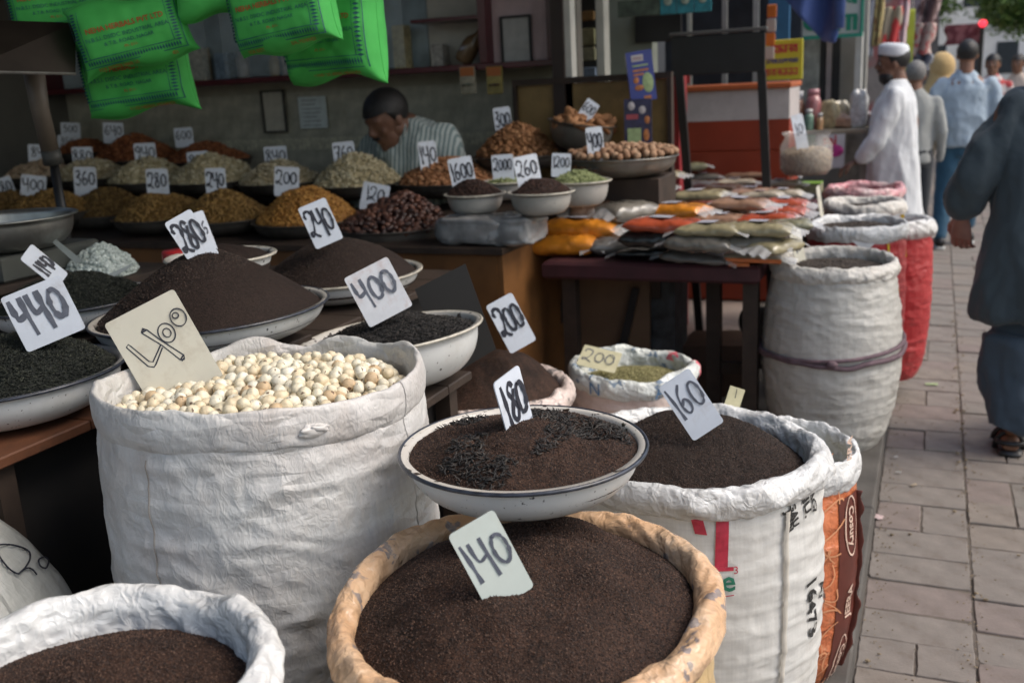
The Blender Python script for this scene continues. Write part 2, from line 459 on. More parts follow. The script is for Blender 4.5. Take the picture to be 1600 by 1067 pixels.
# ------------------------------------------------------------------ back wall with tiles, Y = 5.4
WY = 5.4
bw = thing('tiled_back_wall', 'grey-green tiled wall behind the rows of dry fruit trays, with pale flower border', 'wall', (-3.6, WY, 0))
L = lambda x0, x1, y0, y1, z0, z1: (x0+3.6, x1+3.6, y0-WY, y1-WY, z0, z1)
MB().box(*L(-5.6, -1.95, WY+.012, WY+.15, 0, 3.0)).build('wall_core', simple('grout', (.36, .35, .28), .9), bw)
TM = [simple('tile_olive_a', (.42, .41, .33), .5, .22, 14), simple('tile_olive_b', (.41, .40, .32), .5, .25, 11)]
TB = simple('tile_border', (.50, .49, .38), .35, .35, 45)
tiles = {}
def tile(w, h, m, x, z):
    key = (w, h, m.name)
    if key not in tiles:
        o = MB().box(.0008, w-.0008, .0098, .0117, .0008, h-.0008, .0003).build('tile', m, bw); tiles[key] = o.data
    else: o = link(bpy.data.objects.new('tile', tiles[key]), bw)
    o.location = (x+3.6, 0, z)
for i in range(18):
    x = -5.55+i*.2
    tile(.2, .30, TM[i % 2], x, .96); tile(.2, .075, TB, x, 1.26); tile(.2, .28, TM[(i+1) % 2], x, 1.335)
# dark red shelf cabinet above the wall
RED = simple('dark_red_paint', (.085, .012, .018), .35, .25, 9, coat=.3)
cab = thing('wall_cabinet', 'dark red framed wall cabinet with sliding glass and an open bay above the seller', 'cabinet', (-3.5, WY, 1.68))
C_ = lambda x0, x1, y0, y1, z0, z1: (x0+3.5, x1+3.5, y0-WY, y1-WY, z0-1.68, z1-1.68)
yb0, yb1 = WY-.30, WY-.006
MB().box(*C_(-5.6, -1.855, yb0, yb1, 1.68, 1.712), .003).build('bottom_rail', RED, cab)
MB().box(*C_(-5.6, -1.855, yb0, yb1, 2.25, 2.29), .003).build('top_rail', RED, cab)
for xx in (-5.6, -4.75, -2.29, -1.90):
    MB().box(*C_(xx, xx+.045, yb0+.002, yb1-.002, 1.713, 2.249), .003).build('upright', RED, cab)
MB().box(*C_(-2.70, -2.292, yb0+.01, yb1-.03, 1.945, 1.965), .002).build('shelf', RED, cab)
CRM = simple('cream_backing', (.55, .53, .47), .6, .1); PNK = simple('pinkish_backing', (.55, .42, .43), .6, .12)
MB().box(*C_(-2.72, -2.295, yb1-.03, yb1-.02, 1.714, 2.248)).build('back_panel', CRM, cab)
MB().box(*C_(-2.244, -1.902, yb1-.2, yb1-.19, 1.714, 2.248)).build('back_panel', PNK, cab)
MB().box(*C_(-5.55, -2.725, yb1-.03, yb1-.02, 1.714, 2.248)).build('back_panel', simple('cabinet_mirror_back', (.30, .38, .42), .35, .5, 3), cab)
GL = film('cabinet_glass', (.55, .66, .70), .16, .08)
for x0 in (-5.3, -4.68, -4.0, -3.32):
    MB().box(*C_(x0, x0+.56, yb0+.03, yb0+.034, 1.72, 2.24)).build('glass_pane', GL, cab)
for i, (xx, zz, s) in enumerate([(-3.95, 1.713, 1), (-3.72, 1.713, .8), (-3.45, 1.713, 1.1), (-3.2, 1.713, .9), (-4.5, 1.713, 1), (-4.8, 1.713, .8)]):
    o = MB().lathe([(0, 0), (.035*s, 0), (.04*s, .02), (.04*s, .12*s), (.025*s, .14*s), (.025*s, .16*s), (0, .16*s)], 14).build('jar', simple('jar_pale_%d' % i, [(.3, .3, .3), (.35, .3, .2), (.2, .26, .3)][i % 3], .3, .2), None, True)
    o.location = (xx, yb1-.15, zz)
    tagit(o, ['pale jar behind the cabinet glass near the green bags', 'small tan jar behind the cabinet glass', 'bluish jar behind the cabinet glass left of the open bay', 'pale small jar at the right end of the glass cabinet', 'tan jar in the far left of the glass cabinet', 'bluish small jar in the far left corner of the cabinet'][i], 'jar')
for i, (xx, w_, h_, cc, lab_) in enumerate([(-4.32, .12, .20, (.42, .38, .28), 'tan carton behind the cabinet glass at the far left'), (-4.12, .10, .16, (.20, .28, .36), 'blue carton behind the cabinet glass left of the green bags'), (-3.60, .14, .22, (.45, .44, .42), 'white carton behind the glass between the green bags'), (-3.30, .09, .26, (.34, .12, .08), 'narrow red carton behind the glass between the green bags'), (-3.05, .12, .18, (.30, .36, .30), 'grey-green carton behind the glass under the right green bags'), (-2.86, .08, .24, (.46, .40, .22), 'yellowish carton at the right end of the cabinet glass'), (-2.62, .07, .12, (.40, .38, .34), 'small pale carton in the left corner of the open bay')]):
    o = MB().box(-w_/2, w_/2, -.04, .04, 0, h_, .003).build('carton', simple('shelf_carton_%d' % i, cc, .45, .45, 40)); o.location = (xx, yb1-.10, 1.7135); tagit(o, lab_, 'carton')
# bottle lying in the open bay
o = MB().lathe([(0, 0), (.045, 0), (.052, .02), (.052, .10), (.045, .13), (.018, .17), (.018, .20), (0, .2)], 18)
b = thing('bottle', 'clear plastic bottle of amber liquid leaning in the open cabinet bay', 'bottle', at(722, 96, y=WY-.18))
x = o.build('body', simple('amber_bottle', (.2, .13, .07), .15, .2, coat=.6), b, True); x.rotation_euler = (0, rad(38), 0)
x = MB().lathe([(0, .2), (.02, .2), (.02, .225), (0, .225)], 14).build('cap', BLACK, b, True); x.rotation_euler = (0, rad(38), 0)
# papers on the wall
def paper(name, label, px0, py0, px1, py1, c, y, lines=0, frame=None, cat='notice'):
    a = at(px0, py0, y=y); d = at(px1, py1, y=y)
    t = thing(name, label, cat, (a[0], y, d[2]))
    w, h = d[0]-a[0], a[2]-d[2]
    MB().box(0, w, -.003, 0, 0, h).build('sheet', simple(name+'_%d_sheet' % int(px0), c, .6, .12, 20), t)
    if frame:
        f = MB()
        f.box(-.012, 0, -.015, .0, -.012, h+.012).box(w, w+.012, -.015, 0, -.012, h+.012).box(0, w, -.015, 0, -.012, 0).box(0, w, -.015, 0, h, h+.012)
        f.build('frame', frame, t)
    for i in range(lines):
        z = h*(.88-.78*i/max(1, lines-1)) if lines > 1 else h*.5
        ls = [[(w*.1+j*w*.04, z+.004*math.sin(j*2.7+i)) for j in range(int(20*random.uniform(.7, 1)))]]
        v, f = ribbon2d(ls, .004); P = np.column_stack([v[:, 0], -.0035-v[:, 2], v[:, 1]])
        mk('handwriting', P, [q for q in f], INK2, t)
    return t
paper('framed_notice', 'thin dark framed paper notice on the tiled wall left of the letter sheet', 410, 145, 448, 204, (.50, .48, .40), WY-.012, 0, simple('thin_frame', (.05, .05, .045), .5))
paper('paper_notice', 'handwritten bluish sheet taped to the tiled wall left of the seller', 465, 152, 513, 200, (.62, .70, .70), WY-.012, 7)
paper('framed_picture', 'black framed white picture standing in the right bay of the red cabinet', 785, 30, 830, 100, (.45, .45, .43), WY-.215, 0, BLACK, 'picture')
for i, (px, c) in enumerate([(731, 'left hanging sachet of brown seeds under the red shelf, nearer the seller'), (773, 'right hanging sachet of brown seeds under the red shelf, orange header')]):
    p = at(px, 125, y=WY-.32)
    t = thing('sachet', c, 'sachet', p, 'seed sachets hanging under the shelf')
    w = .045
    MB().box(-w, w, -.006, .006, -.075, .07, .004).build('pouch', simple('sachet_film_%d' % i, (.33, .30, .22) if i == 0 else (.30, .24, .06), .25, .3, 40), t)
    MB().box(-w+.004, w-.004, -.009, -.0065, .02, .066).build('header_label', simple('sachet_orange', (.42, .13, .03), .5), t)
    MB().lathe([(0, 0), (.028, 0), (.03, .008), (0, .012)], 12, (0, -.012, -.03)).build('seeds_window', simple('seed_brown_%d' % i, (.12, .13, .1) if i == 0 else (.07, .04, .03), .5, .5, 120), t)

# left side wall, roof of the stall, posts
tagit(MB().box(-5.75, -5.6, -1.5, WY+.15, PL, 3.0).build('side_wall', simple('side_wall_paint', (.12, .12, .11), .9, .2, 2)), 'dark side wall closing the shop at the far left', 'wall')
roof = thing('stall_roof', 'corrugated roof over the stall, high above the trays', 'roof', (-3, 2, 3.15))
xs = np.linspace(-5.8, -.25, 160); ys = np.array([-1.6, 7.0])
P = np.zeros((160, 2, 3)); P[..., 0] = xs[:, None]+3; P[..., 1] = ys[None]-2; P[..., 2] = (.02*np.sin(xs*40))[:, None]+(-.28*(xs+2.5)/3)[:, None]+.1
rf = grid('sheet', P, simple('rusty_tin', (.15, .12, .10), .6, .3, 3), roof); md = rf.modifiers.new('s', 'SOLIDIFY'); md.thickness = .004

# ------------------------------------------------------------------ shop beyond the cabinet: pillar, strips, grey wall
YP = 5.15
def panel(name, label, cat, px0, py0, px1, py1, y, th, mat, z0=None, z1=None, group=None, bev=.003):
    a = at(px0, py0, y=y); c = at(px1, py1, y=y); b = at(px0, py1, y=y); d = at(px1, py0, y=y)
    xa, xb = (a[0]+b[0])/2, (c[0]+d[0])/2
    za = z1 if z1 is not None else (a[2]+d[2])/2; zb = z0 if z0 is not None else (b[2]+c[2])/2
    o = MB().box(xa, xb, y, y+th, zb, za, bev).build(name, mat)
    loc = Vector(((xa+xb)/2, y, zb)); o.data.transform(Matrix.Translation(-loc)); o.location = loc
    if label: tagit(o, label, cat, group)
    return o
GREYW = simple('grey_green_wall', (.24, .27, .23), .8, .12, 3)
panel('doorway_wall', 'grey-green plastered wall beyond the mirror strip', 'wall', 935, 0, 1020, 262, 5.75, .12, GREYW, PL, 3.0)
panel('pillar', 'dark brown pillar at the right end of the wall cabinet', 'pillar', 861, 0, 880, 120, 5.0, .14, simple('brown_pillar', (.03, .018, .014), .5), PL, 3.0)
panel('pillar', 'narrow white strip post beside the dark brown pillar', 'pillar', 881, 0, 892, 120, 5.02, .1, simple('white_post', (.55, .55, .5), .6, .1), PL, 3.0)
panel('pillar', 'grey door post left of the mirror strip', 'pillar', 893, 0, 902, 120, 5.1, .08, simple('grey_post', (.15, .14, .12), .6, .1), PL, 3.0)
panel('pillar', 'pale post right of the mirror strip', 'pillar', 932, 0, 944, 130, 5.3, .1, simple('pale_post', (.45, .45, .40), .6, .1), PL, 3.0)
t = thing('mirror_strip', 'tall narrow glass strip with hanging yellow and blue packets behind', 'glass case', at(918, 120, y=5.45))
o_ = t.location.copy()
MB().box(-.07, .07, 0, .01, -.2, 1.2).build('back_board', simple('strip_dark', (.04, .045, .045), .3), t)
for zz, c, h in [(.32, (.38, .24, .1), .05), (.21, (.35, .35, .2), .09), (.12, (.42, .42, .28), .07), (.02, (.25, .33, .45), .06)]:
    MB().box(-.06, .055, -.03, -.004, zz-h/2, zz+h/2, .006).build('packet', simple('strip_p%d' % int(zz*100), c, .4, .35, 25), t)
# door opening, its darkness painted as a flat black panel
panel('doorway', 'doorway beyond the blue box, its shade painted as a flat black panel', 'door', 992, 20, 1064, 66, 5.72, .02, BLACK)
panel('hanging_packets', 'dark strip of green-printed sachets hanging at the very top, left of the teal ones', 'sachet strip', 965, 0, 1032, 26, 5.3, .02, simple('sachet_dark_green', (.05, .07, .05), .35, .8, 18))
t = thing('hanging_packets', 'strip of teal sachets hanging at the very top above the black rack', 'sachet strip', at(1070, 10, y=5.3))
for i in range(3):
    MB().box(-.13+i*.09, -.045+i*.09, 0, .012, -.035, .12, .004).build('sachet', simple('teal_sachet', (.02, .20, .25), .3, .4, 20), t)
    MB().lathe([(0, -.002), (.022, -.002), (.02, .004), (0, .006)], 12).build('round_print', simple('teal_print', (.3, .36, .3), .4, .4, 50), t).matrix_local = Matrix.Translation((-.087+i*.09, -.003, .03))@Matrix.Rotation(PI/2, 4, 'X')

# wooden open box behind the fig pan
t = thing('wooden_chest', 'brown wooden box with ochre inside standing behind the fig pan', 'box', at(930, 240, y=5.0))
a = at(806, 238, y=5.0)-np.array(t.location); c = at(976, 120, y=5.0)-np.array(t.location)
x0, x1, z1 = a[0], c[0]+.24, c[2]
OC = simple('ochre_board', (.26, .17, .06), .5, .3, 5, dirt=(.02, .02, .012))
MB().box(x0+.02, x1-.02, .02, .035, -.3, z1-.02).build('back', OC, t)
MB().box(x0, x1, -.01, .04, z1-.019, z1+.012).build('top_rail', WOOD_DARK, t)
for xx in (x0, x1-.02): MB().box(xx, xx+.02, -.012, .04, -.3, z1-.02).build('upright', WOOD_DARK, t)

# ------------------------------------------------------------------ dark wooden counter with the trays
CT = .97; CY = 3.62
cn = thing('wooden_counter', 'long brown wooden counter carrying the dry fruit trays', 'counter', (-3.2, CY, PL))
WD = simple('counter_veneer', (.17, .075, .024), .5, .3, 4, bmp=.1, dirt=(.04, .02, .01)); WD.node_tree
c0 = lambda x0, x1, y0, y1, z0, z1: (x0+3.2, x1+3.2, y0-CY, y1-CY, z0-PL, z1-PL)
MB().box(*c0(-5.55, -1.56, CY-.03, WY-.62, CT-.03, CT), .004).build('counter_top', WOOD_DARK, cn)
MB().box(*c0(-5.55, -1.6, CY, CY+.02, PL, CT-.031), .002).build('front_board', WD, cn)
MB().box(*c0(-1.598, -1.575, CY+.003, WY-.64, PL, CT-.031), .002).build('end_board', WD, cn)
MB().box(*c0(-5.55, -1.6, CY-.012, CY-.001, PL, PL+.1), .002).build('skirting', WOOD_DARK, cn)
for i, (yy, zz) in enumerate([(4.2, .05), (4.65, .12)]):
    MB().box(*c0(-5.5, -1.75, yy, yy+.50, CT+.001, CT+zz), .004).build('step', WOOD_DARK, cn)
# panels leaning below the packet table
def slab_px(name, label, cat, pts, y, th, mat, kids=None):
    """a flat board in a plane of constant y with the outline seen between pixels"""
    P = [at(px, py, y=y) for px, py in pts]; c = np.mean(P, 0); n = len(P)
    v = [p-c for p in P]+[p-c+np.array([0, th, 0]) for p in P]
    f = [tuple(range(n))[::-1], tuple(range(n, 2*n))]+[(i, (i+1) % n, (i+1) % n+n, i+n) for i in range(n)]
    o = mk(name, v, f, mat); o.location = tuple(c)
    if label: tagit(o, label, cat)
    return o
PLY = simple('plywood_brown', (.13, .075, .042), .6, .25, 4, bmp=.15)
slab_px('plywood_board', 'brown plywood sheet standing under the packet table', 'board', [(822, 425), (1015, 432), (1015, 620), (822, 620)], 4.3, .02, PLY)
slab_px('timber_batten', 'left dark batten slanting across the plywood under the table', 'batten', [(893, 424), (903, 424), (868, 535), (856, 535)], 4.27, .02, BLACK)
slab_px('timber_batten', 'right dark batten slanting across the plywood under the table', 'batten', [(988, 450), (998, 452), (978, 545), (965, 545)], 4.27, .02, BLACK)
slab_px('cardboard_carton', 'dark printed carton with pale lettering band under the packet table', 'carton', [(1013, 435), (1055, 435), (1055, 620), (1013, 620)], 4.35, .25, simple('dark_carton', (.03, .035, .04), .5, .9, 14))
slab_px('crate_strip', 'brown low crate on the floor behind the fennel sack', 'crate', [(1062, 540), (1170, 540), (1170, 640), (1062, 640)], 4.5, .3, simple('brown_crate', (.06, .035, .025), .6, .3))

# ------------------------------------------------------------------ packet table along the street edge
TZ = .87; TY0, TY1 = 3.86, 6.0; TX0, TX1 = -1.50, -.60
tb = thing('packet_table', 'long maroon cloth covered table full of spice packets', 'table', (-1.05, 3.86, PL))
MAR = simple('maroon_cloth', (.045, .010, .014), .6, .3, 12, bmp=.4, bscale=30)
t0 = lambda x0, x1, y0, y1, z0, z1: (x0+1.05, x1+1.05, y0-3.86, y1-3.86, z0-PL, z1-PL)
MB().box(*t0(TX0, TX1, TY0, TY1, TZ-.075, TZ-.002), .012).build('table_top', MAR, tb)
for xx, yy in ((TX0+.62, TY0+.35), (TX0+.03, TY1-.1), (TX1-.08, TY1-.1), (TX1-.08, TY0+.1), (TX0+.05, TY0+.1)):
    MB().box(*t0(xx, xx+.06, yy, yy+.06, PL, TZ-.076)).build('leg', WOOD_DARK, tb)
MB().box(*t0(TX0+.682, TX1-.082, TY0+.36, TY0+.39, .32, .37)).build('stretcher', WOOD_DARK, tb)

# ------------------------------------------------------------------ orange and white kiosk beyond
KY = 6.55
kx0 = at(1041, 200, y=KY)[0]; kx1 = at(1233, 200, y=KY)[0]; kz1 = at(1130, 133, y=KY)[2]; kz2 = at(1130, 190, y=KY)[2]
kk = thing('kiosk_counter', 'kiosk counter with orange rim, white upper panel and red lower panel', 'counter', ((kx0+kx1)/2, KY, PL))
q = lambda x0, x1, y0, y1, z0, z1: (x0-(kx0+kx1)/2, x1-(kx0+kx1)/2, y0-KY, y1-KY, z0-PL, z1-PL)
MB().box(*q(kx0, kx1, KY, KY+.5, kz2+.002, kz1-.035), .003).build('upper_panel', simple('kiosk_white', (.50, .46, .45), .5, .12, 4, dirt=(.15, .12, .11), dirt_amt=.4), kk)
ORG = simple('kiosk_red_orange', (.26, .035, .012), .5, .2, 3)
MB().box(*q(kx0-.02, kx1+.01, KY-.03, KY+.52, kz1-.034, kz1), .006).build('rim', simple('kiosk_orange', (.42, .11, .035), .5, .15), kk)
for i in range(6):
    za = PL+.01+i*(kz2-PL)/6
    MB().box(*q(kx0, kx1, KY+.002*(i % 2), KY+.5, za, za+(kz2-PL)/6-.004), .003).build('lower_panel', ORG, kk)
panel('pillar', 'dark red square pillar beside the blue box', 'pillar', 1018, 118, 1061, 262, 5.66, .2, simple('red_pillar', (.26, .018, .025), .5, .2), PL)
# black rack
rk = thing('black_rack', 'tall black metal rack with a blank black board, standing behind the packets', 'rack', at(1125, 270, y=5.62))
def lp(px, py, y=5.62): return at(px, py, y=y)-np.array(rk.location)
a, c = lp(1050, 58), lp(1196, 112)
MB().box(a[0], lp(1196, 60)[0], -.015, .015, c[2], lp(1125, 54)[2], .004).build('board', BLACK, rk)
for tx, bx in ((1061, 1070), (1190, 1194)):
    p1, p2 = lp(tx, 112), lp(bx, 285); p2 = p2+(p2-p1)*3.0; p2[2] = PL-rk.location.z
    MB().obox((p1+p2)/2, (.022, 0, 0), (0, .014, 0), (p1-p2)/2).build('leg', BLACK, rk)
p1 = at(1125, 51, y=5.62)-np.array(rk.location)
MB().box(a[0]-.01, lp(1196, 60)[0]+.01, -.03, .03, p1[2]-.004, p1[2]+.014, .004).build('top_bar', simple('grey_bar', (.09, .09, .09), .5), rk)
# shopfronts behind the rack
YB = 7.6
panel('shop_shutter', 'dark shopfront with pale vertical posts beyond the black rack', 'shopfront', 1040, 0, 1250, 300, YB+.3, .1, simple('dark_shop', (.02, .025, .035), .5, .4, 6), PL, 3.2)
for i, (p0, p1, c, lab) in enumerate([(1074, 1079, (.33, .35, .32), 'thin pale post seen left through the black rack'), (1128, 1135, (.26, .27, .27), 'thin pale post seen in the middle through the black rack'), (1176, 1184, (.3, .32, .33), 'thin pale post by the right leg of the black rack'), (1200, 1232, (.03, .12, .25), 'blue door edge behind the yellow sign')]):
    panel('door_post', lab, 'post', p0, 0, p1, 200, YB+.12-.01*i, .06, simple('post_c%d' % i, c, .5, .15), PL, 3.0)
panel('poster', 'red and white poster edge behind the left leg of the black rack', 'poster', 1064, 112, 1078, 131, YB-.1, .01, simple('red_poster', (.4, .05, .05), .5))
# ================================================================== sacks
PP_WHITE = fabric_sack('woven_sack_white', (.60, .60, .585), dirt=(.30, .24, .19), dirt_amt=.5, tint=(.54, .50, .48), crk=1.9)
PP_PLAIN = fabric_sack('woven_sack_plain', (.62, .62, .60), dirt=(.35, .3, .22), dirt_amt=.35, crk=.7)
PP_TAN = fabric_sack('woven_sack_tan', (.56, .40, .20), dirt=(.62, .55, .45), dirt_amt=.5)
PP_PINK = fabric_sack('woven_sack_pink', (.60, .49, .44), dirt=(.35, .28, .25))
PP_OLD = fabric_sack('woven_sack_old', (.50, .49, .455), dirt=(.16, .14, .11), dirt_amt=.7)
PP_RED = fabric_sack('woven_sack_red', (.42, .025, .03), dirt=(.5, .3, .28), dirt_amt=.3)
def film_sack(name, c, c2=None, dirt=(.4, .35, .3), dirt_amt=.3, rough=.27, print_c=None):
    m, n, b = nodes(name); v = coord(n)
    col = ramp(n, noise(n, v, 9, 5), [(.3, c), (.7, c2 or tuple(x*1.08 for x in c))])
    if print_c:
        k = ramp(n, noise(n, v, 21, 2, .3), [(.60, (0, 0, 0)), (.63, (.75,)*3)])
        k2 = ramp(n, noise(n, v, 70, 2, .3), [(.46, (0, 0, 0)), (.5, (1,)*3)])
        kk_ = n.nodes.new('ShaderNodeMath'); kk_.operation = 'MULTIPLY'; n.links.new(k, kk_.inputs[0]); n.links.new(k2, kk_.inputs[1])
        col = mix(n, kk_.outputs[0], col, print_c)
    d = ramp(n, noise(n, v, 17, 6, .7), [(.55, (0, 0, 0)), (.8, (dirt_amt,)*3)])
    col = mix(n, d, col, dirt)
    n.links.new(col, b.inputs['Base Color']); b.inputs['Roughness'].default_value = rough
    msk = ramp(n, noise(n, v, 9, 2), [(.35, (.1,)*3), (.65, (1, 1, 1))]); mm = n.nodes.new('ShaderNodeMath'); mm.operation = 'MULTIPLY'; n.links.new(facets(n, v, 15), mm.inputs[0]); n.links.new(msk, mm.inputs[1])
    p = bump(n, b, mm.outputs[0], .95, .013)
    p = bump(n, b, facets(n, v, 55), .5, .0035, p)
    bump(n, b, crinkle(n, v, 22, 2), .25, .003, p)
    return m
RIM_WHITE = film_sack('sack_lining_white', (.62, .63, .63), (.68, .68, .67))
RIM_TAN = film_sack('sack_lining_tan', (.62, .36, .19), (.66, .47, .31), dirt=(.66, .55, .43), dirt_amt=.8, print_c=(.16, .17, .2))
RIM_PINK = film_sack('sack_lining_pink', (.64, .52, .47), (.68, .58, .53), print_c=(.1, .1, .1))
RIM_OLD = film_sack('sack_lining_old', (.52, .50, .46), (.58, .56, .52), dirt=(.3, .22, .16), dirt_amt=.5, rough=.55)

def roll_k(X, Yy, PH, TH, seed, crease):
    """size of the rolled rim: slow swelling, straight-sided creases running askew round the roll"""
    k = 1+.10*vn(X*5+seed*3, Yy*5, PH*.2, 41)*crease
    s1 = vn(X*12+seed+.9*PH*np.sin(TH), Yy*12-.9*PH*np.cos(TH), PH*.5, 43)
    s2 = vn(X*21+seed-1.3*PH*np.sin(TH), Yy*21+1.3*PH*np.cos(TH), PH*.8+4, 45)
    s3 = vn(X*44+seed, Yy*44, PH*2.2, 47)
    return k+crease*(.27*(np.abs(s1)-.3)+.20*(np.abs(s2)-.3)+.07*(np.abs(s3)-.3))
def sack(name, label, cx, cy, z0, zr, R, rw=.022, rh=.028, body=PP_WHITE, rim=RIM_WHITE, seed=1, nt_=260, taper=.93, wob=.025, fold=.006, ridge=60,
         rim_dz=None, lining=.07, crease=1.0, bulge=.02, group='open sacks of goods', rimvar=.012, ell=1.0, hfold=0.0):
    """open standing sack: body, rolled rim with its lining.  returns thing, radius function, rim centre radius"""
    t = thing(name, label, 'sack', (cx, cy, z0), group)
    H_ = zr-z0; Rc = R-rw
    th = np.linspace(0, 2*PI, nt_, endpoint=False); c_, s_ = np.cos(th), np.sin(th)
    def base_r(theta): return 1+wob*vn(np.cos(theta)*1.3+seed, np.sin(theta)*1.3, seed*2.3, 3)
    def dz(theta):
        d = rimvar*vn(np.cos(theta)*1.8+seed, np.sin(theta)*1.8, 7.7, 9)
        return d+(rim_dz(theta) if rim_dz else 0)
    def rad_(theta, z):
        tt = np.clip(z/H_, 0, 1)
        r = Rc*base_r(theta)*(taper+(1-taper)*tt)+bulge*np.sin(PI*np.clip(tt*1.02, 0, 1))
        r = r-R*.14*np.exp(-tt*H_/.05)
        X, Yy = np.cos(theta)*R, np.sin(theta)*R
        f = 1-1.6*np.abs(vn(X*6+seed, Yy*6, z*22, 21))
        f2 = 1-1.6*np.abs(vn(X*15+seed, Yy*15, z*30+X*12, 22))
        r = r+fold*(f*.55+f2*.30-.4)+fold*.30*(.6-np.abs(vn(X*34, Yy*34, z*ridge, 23))*1.6)
        if hfold: r = r+hfold*(1-np.abs(np.sin(z*70+2.5*vn(X*5, Yy*5, z*4, 31))))**2*np.clip(.3+.9*vn(X*3+2, Yy*3, z*3, 32), 0, 1)
        return r
    nz = 120; zz = np.linspace(0, H_-rh*.9, nz)
    TH, ZZ = np.meshgrid(th, zz, indexing='ij'); r = rad_(TH, ZZ)
    top = np.clip((ZZ-(H_-rh*2-.03))/.03, 0, 1)
    z_ = ZZ+dz(TH)*np.clip(ZZ/H_, 0, 1)**2
    P = np.stack([np.cos(TH)*r, np.sin(TH)*r*ell, z_], -1)
    uv = np.stack([np.broadcast_to(TH*R, TH.shape), ZZ], -1)
    bd = grid('sack_body', P, body, t, True, True, uv)
    # rolled rim
    ph = np.linspace(rad(195), rad(-120), 26)
    TH2, PH = np.meshgrid(th, ph, indexing='ij')
    Rb = Rc*base_r(TH2)
    X, Yy = np.cos(TH2)*R, np.sin(TH2)*R
    k = roll_k(X, Yy, PH, TH2, seed, crease)
    rr = Rb+np.cos(PH)*rw*k; zc = H_-rh+dz(TH2)+np.sin(PH)*rh*k
    # lining going down inside
    dl = np.linspace(lining, 0.004, 8)
    TH3, DL = np.meshgrid(th, dl, indexing='ij')
    r3 = (rr[:, :1]-.004*fbm(np.cos(TH3)*6, np.sin(TH3)*6, DL*20, 51)-DL*.10); z3 = zc[:, :1]-DL
    RR = np.concatenate([r3, rr], 1); Z2 = np.concatenate([z3, zc], 1)
    T2 = np.broadcast_to(th[:, None], RR.shape)
    P = np.stack([np.cos(T2)*RR, np.sin(T2)*RR*ell, Z2], -1)
    uv = np.stack([T2*R, Z2], -1)
    grid('rolled_rim', P, rim, t, True, True, uv)
    def surf(theta, z, off=.002):
        rr_ = rad_(np.asarray(theta), np.asarray(z))+off
        return np.stack([np.cos(theta)*rr_, np.sin(theta)*rr_*ell, np.asarray(z)+dz(np.asarray(theta))*np.clip(np.asarray(z)/H_, 0, 1)**2], -1)
    t_info = dict(t=t, surf=surf, R=R, Rc=Rc, loc=np.array([cx, cy, z0]), H=H_, dz=dz, base_r=base_r)
    return t_info
def hit(info, px, py):
    """theta and height where a pixel's ray meets the sack's side"""
    c = info['loc']; r = ray(px, py); R = info['R']*.99
    o = EYE-c; a = r[0]**2+r[1]**2; b = 2*(o[0]*r[0]+o[1]*r[1]); cc = o[0]**2+o[1]**2-R*R
    disc = max(b*b-4*a*cc, 0); s = (-b-math.sqrt(disc))/(2*a); p = o+r*s
    return math.atan2(p[1], p[0]), p[2]
def decal(info, name, v2, faces, px, py, rot, mat, off=.003):
    th0, z0 = hit(info, px, py); c, s = math.cos(rad(rot)), math.sin(rad(rot))
    a = v2[:, 0]*c-v2[:, 1]*s; b = v2[:, 0]*s+v2[:, 1]*c
    lift = v2[:, 2] if v2.shape[1] > 2 else 0
    P = info['surf'](th0+a/info['R'], z0+b, off+lift)
    return mk(name, P, faces, mat, info['t'])
def rect2d(w, h, nx=8, ny=8):
    x = np.linspace(-w/2, w/2, nx+1); y = np.linspace(-h/2, h/2, ny+1)
    Xg, Yg = np.meshgrid(x, y, indexing='ij'); v = np.stack([Xg.ravel(), Yg.ravel()], 1)
    f = [(i*(ny+1)+j, (i+1)*(ny+1)+j, (i+1)*(ny+1)+j+1, i*(ny+1)+j+1) for i in range(nx) for j in range(ny)]
    return v, f
def subdivide_text(v, f, maxlen=.012):
    return v, f

# ------------------------------------------------------------------ heaps
def heap_mesh(R, h, p=1.7, peak=(0, 0), amp=.004, freq=14, seed=0, dents=(), nr=110, na=360, ell=1.0, edge_drop=.03, fine=0.0):
    rho = np.linspace(0, 1, nr)[None, :]**.8; a = np.linspace(0, 2*PI, na, endpoint=False)[:, None]
    X = np.cos(a)*rho*R; Y_ = np.sin(a)*rho*R*ell
    return X, Y_, hfun(X, Y_, R, h, p, peak, amp, freq, seed, dents, ell, fine)
def hfun(X, Y_, R, h, p=1.7, peak=(0, 0), amp=.004, freq=14, seed=0, dents=(), ell=1.0, fine=0.0):
    rho = np.sqrt(X**2+(Y_/ell)**2)/R
    # shift the peak while keeping the edge at 0
    w = np.clip(1-rho, 0, 1)
    xs_, ys_ = X-peak[0]*w*1.6, Y_-peak[1]*w*1.6
    q = np.clip(np.sqrt(xs_**2+(ys_/ell)**2)/R, 0, 1)
    z = h*(1-q**p)
    z = z+amp*fbm(X*freq+seed, Y_*freq, seed, seed+3, 4)*np.clip((1-rho)*5, .15, 1)
    if fine: z = z+fine*vn(X*700, Y_*700, 0, 5)
    for dx, dy, dr, dd in dents: z = z-dd*np.exp(-((X-dx)**2+(Y_-dy)**2)/dr**2)
    return z
def heap(name, label, cat, loc, R, h, mat, rot=None, group=None, **k):
    X, Y_, Z = heap_mesh(R, h, **k)
    P = np.stack([X, Y_, Z], -1)
    P = np.concatenate([P, np.stack([X[:, -1:]*.98, Y_[:, -1:]*.98, Z[:, -1:]-.03], -1)], 1)
    o = grid(name, P, mat, None, True, True)
    o.location = tuple(loc)
    if rot: o.rotation_euler = rot
    return tagit(o, label, cat, group, 'stuff')

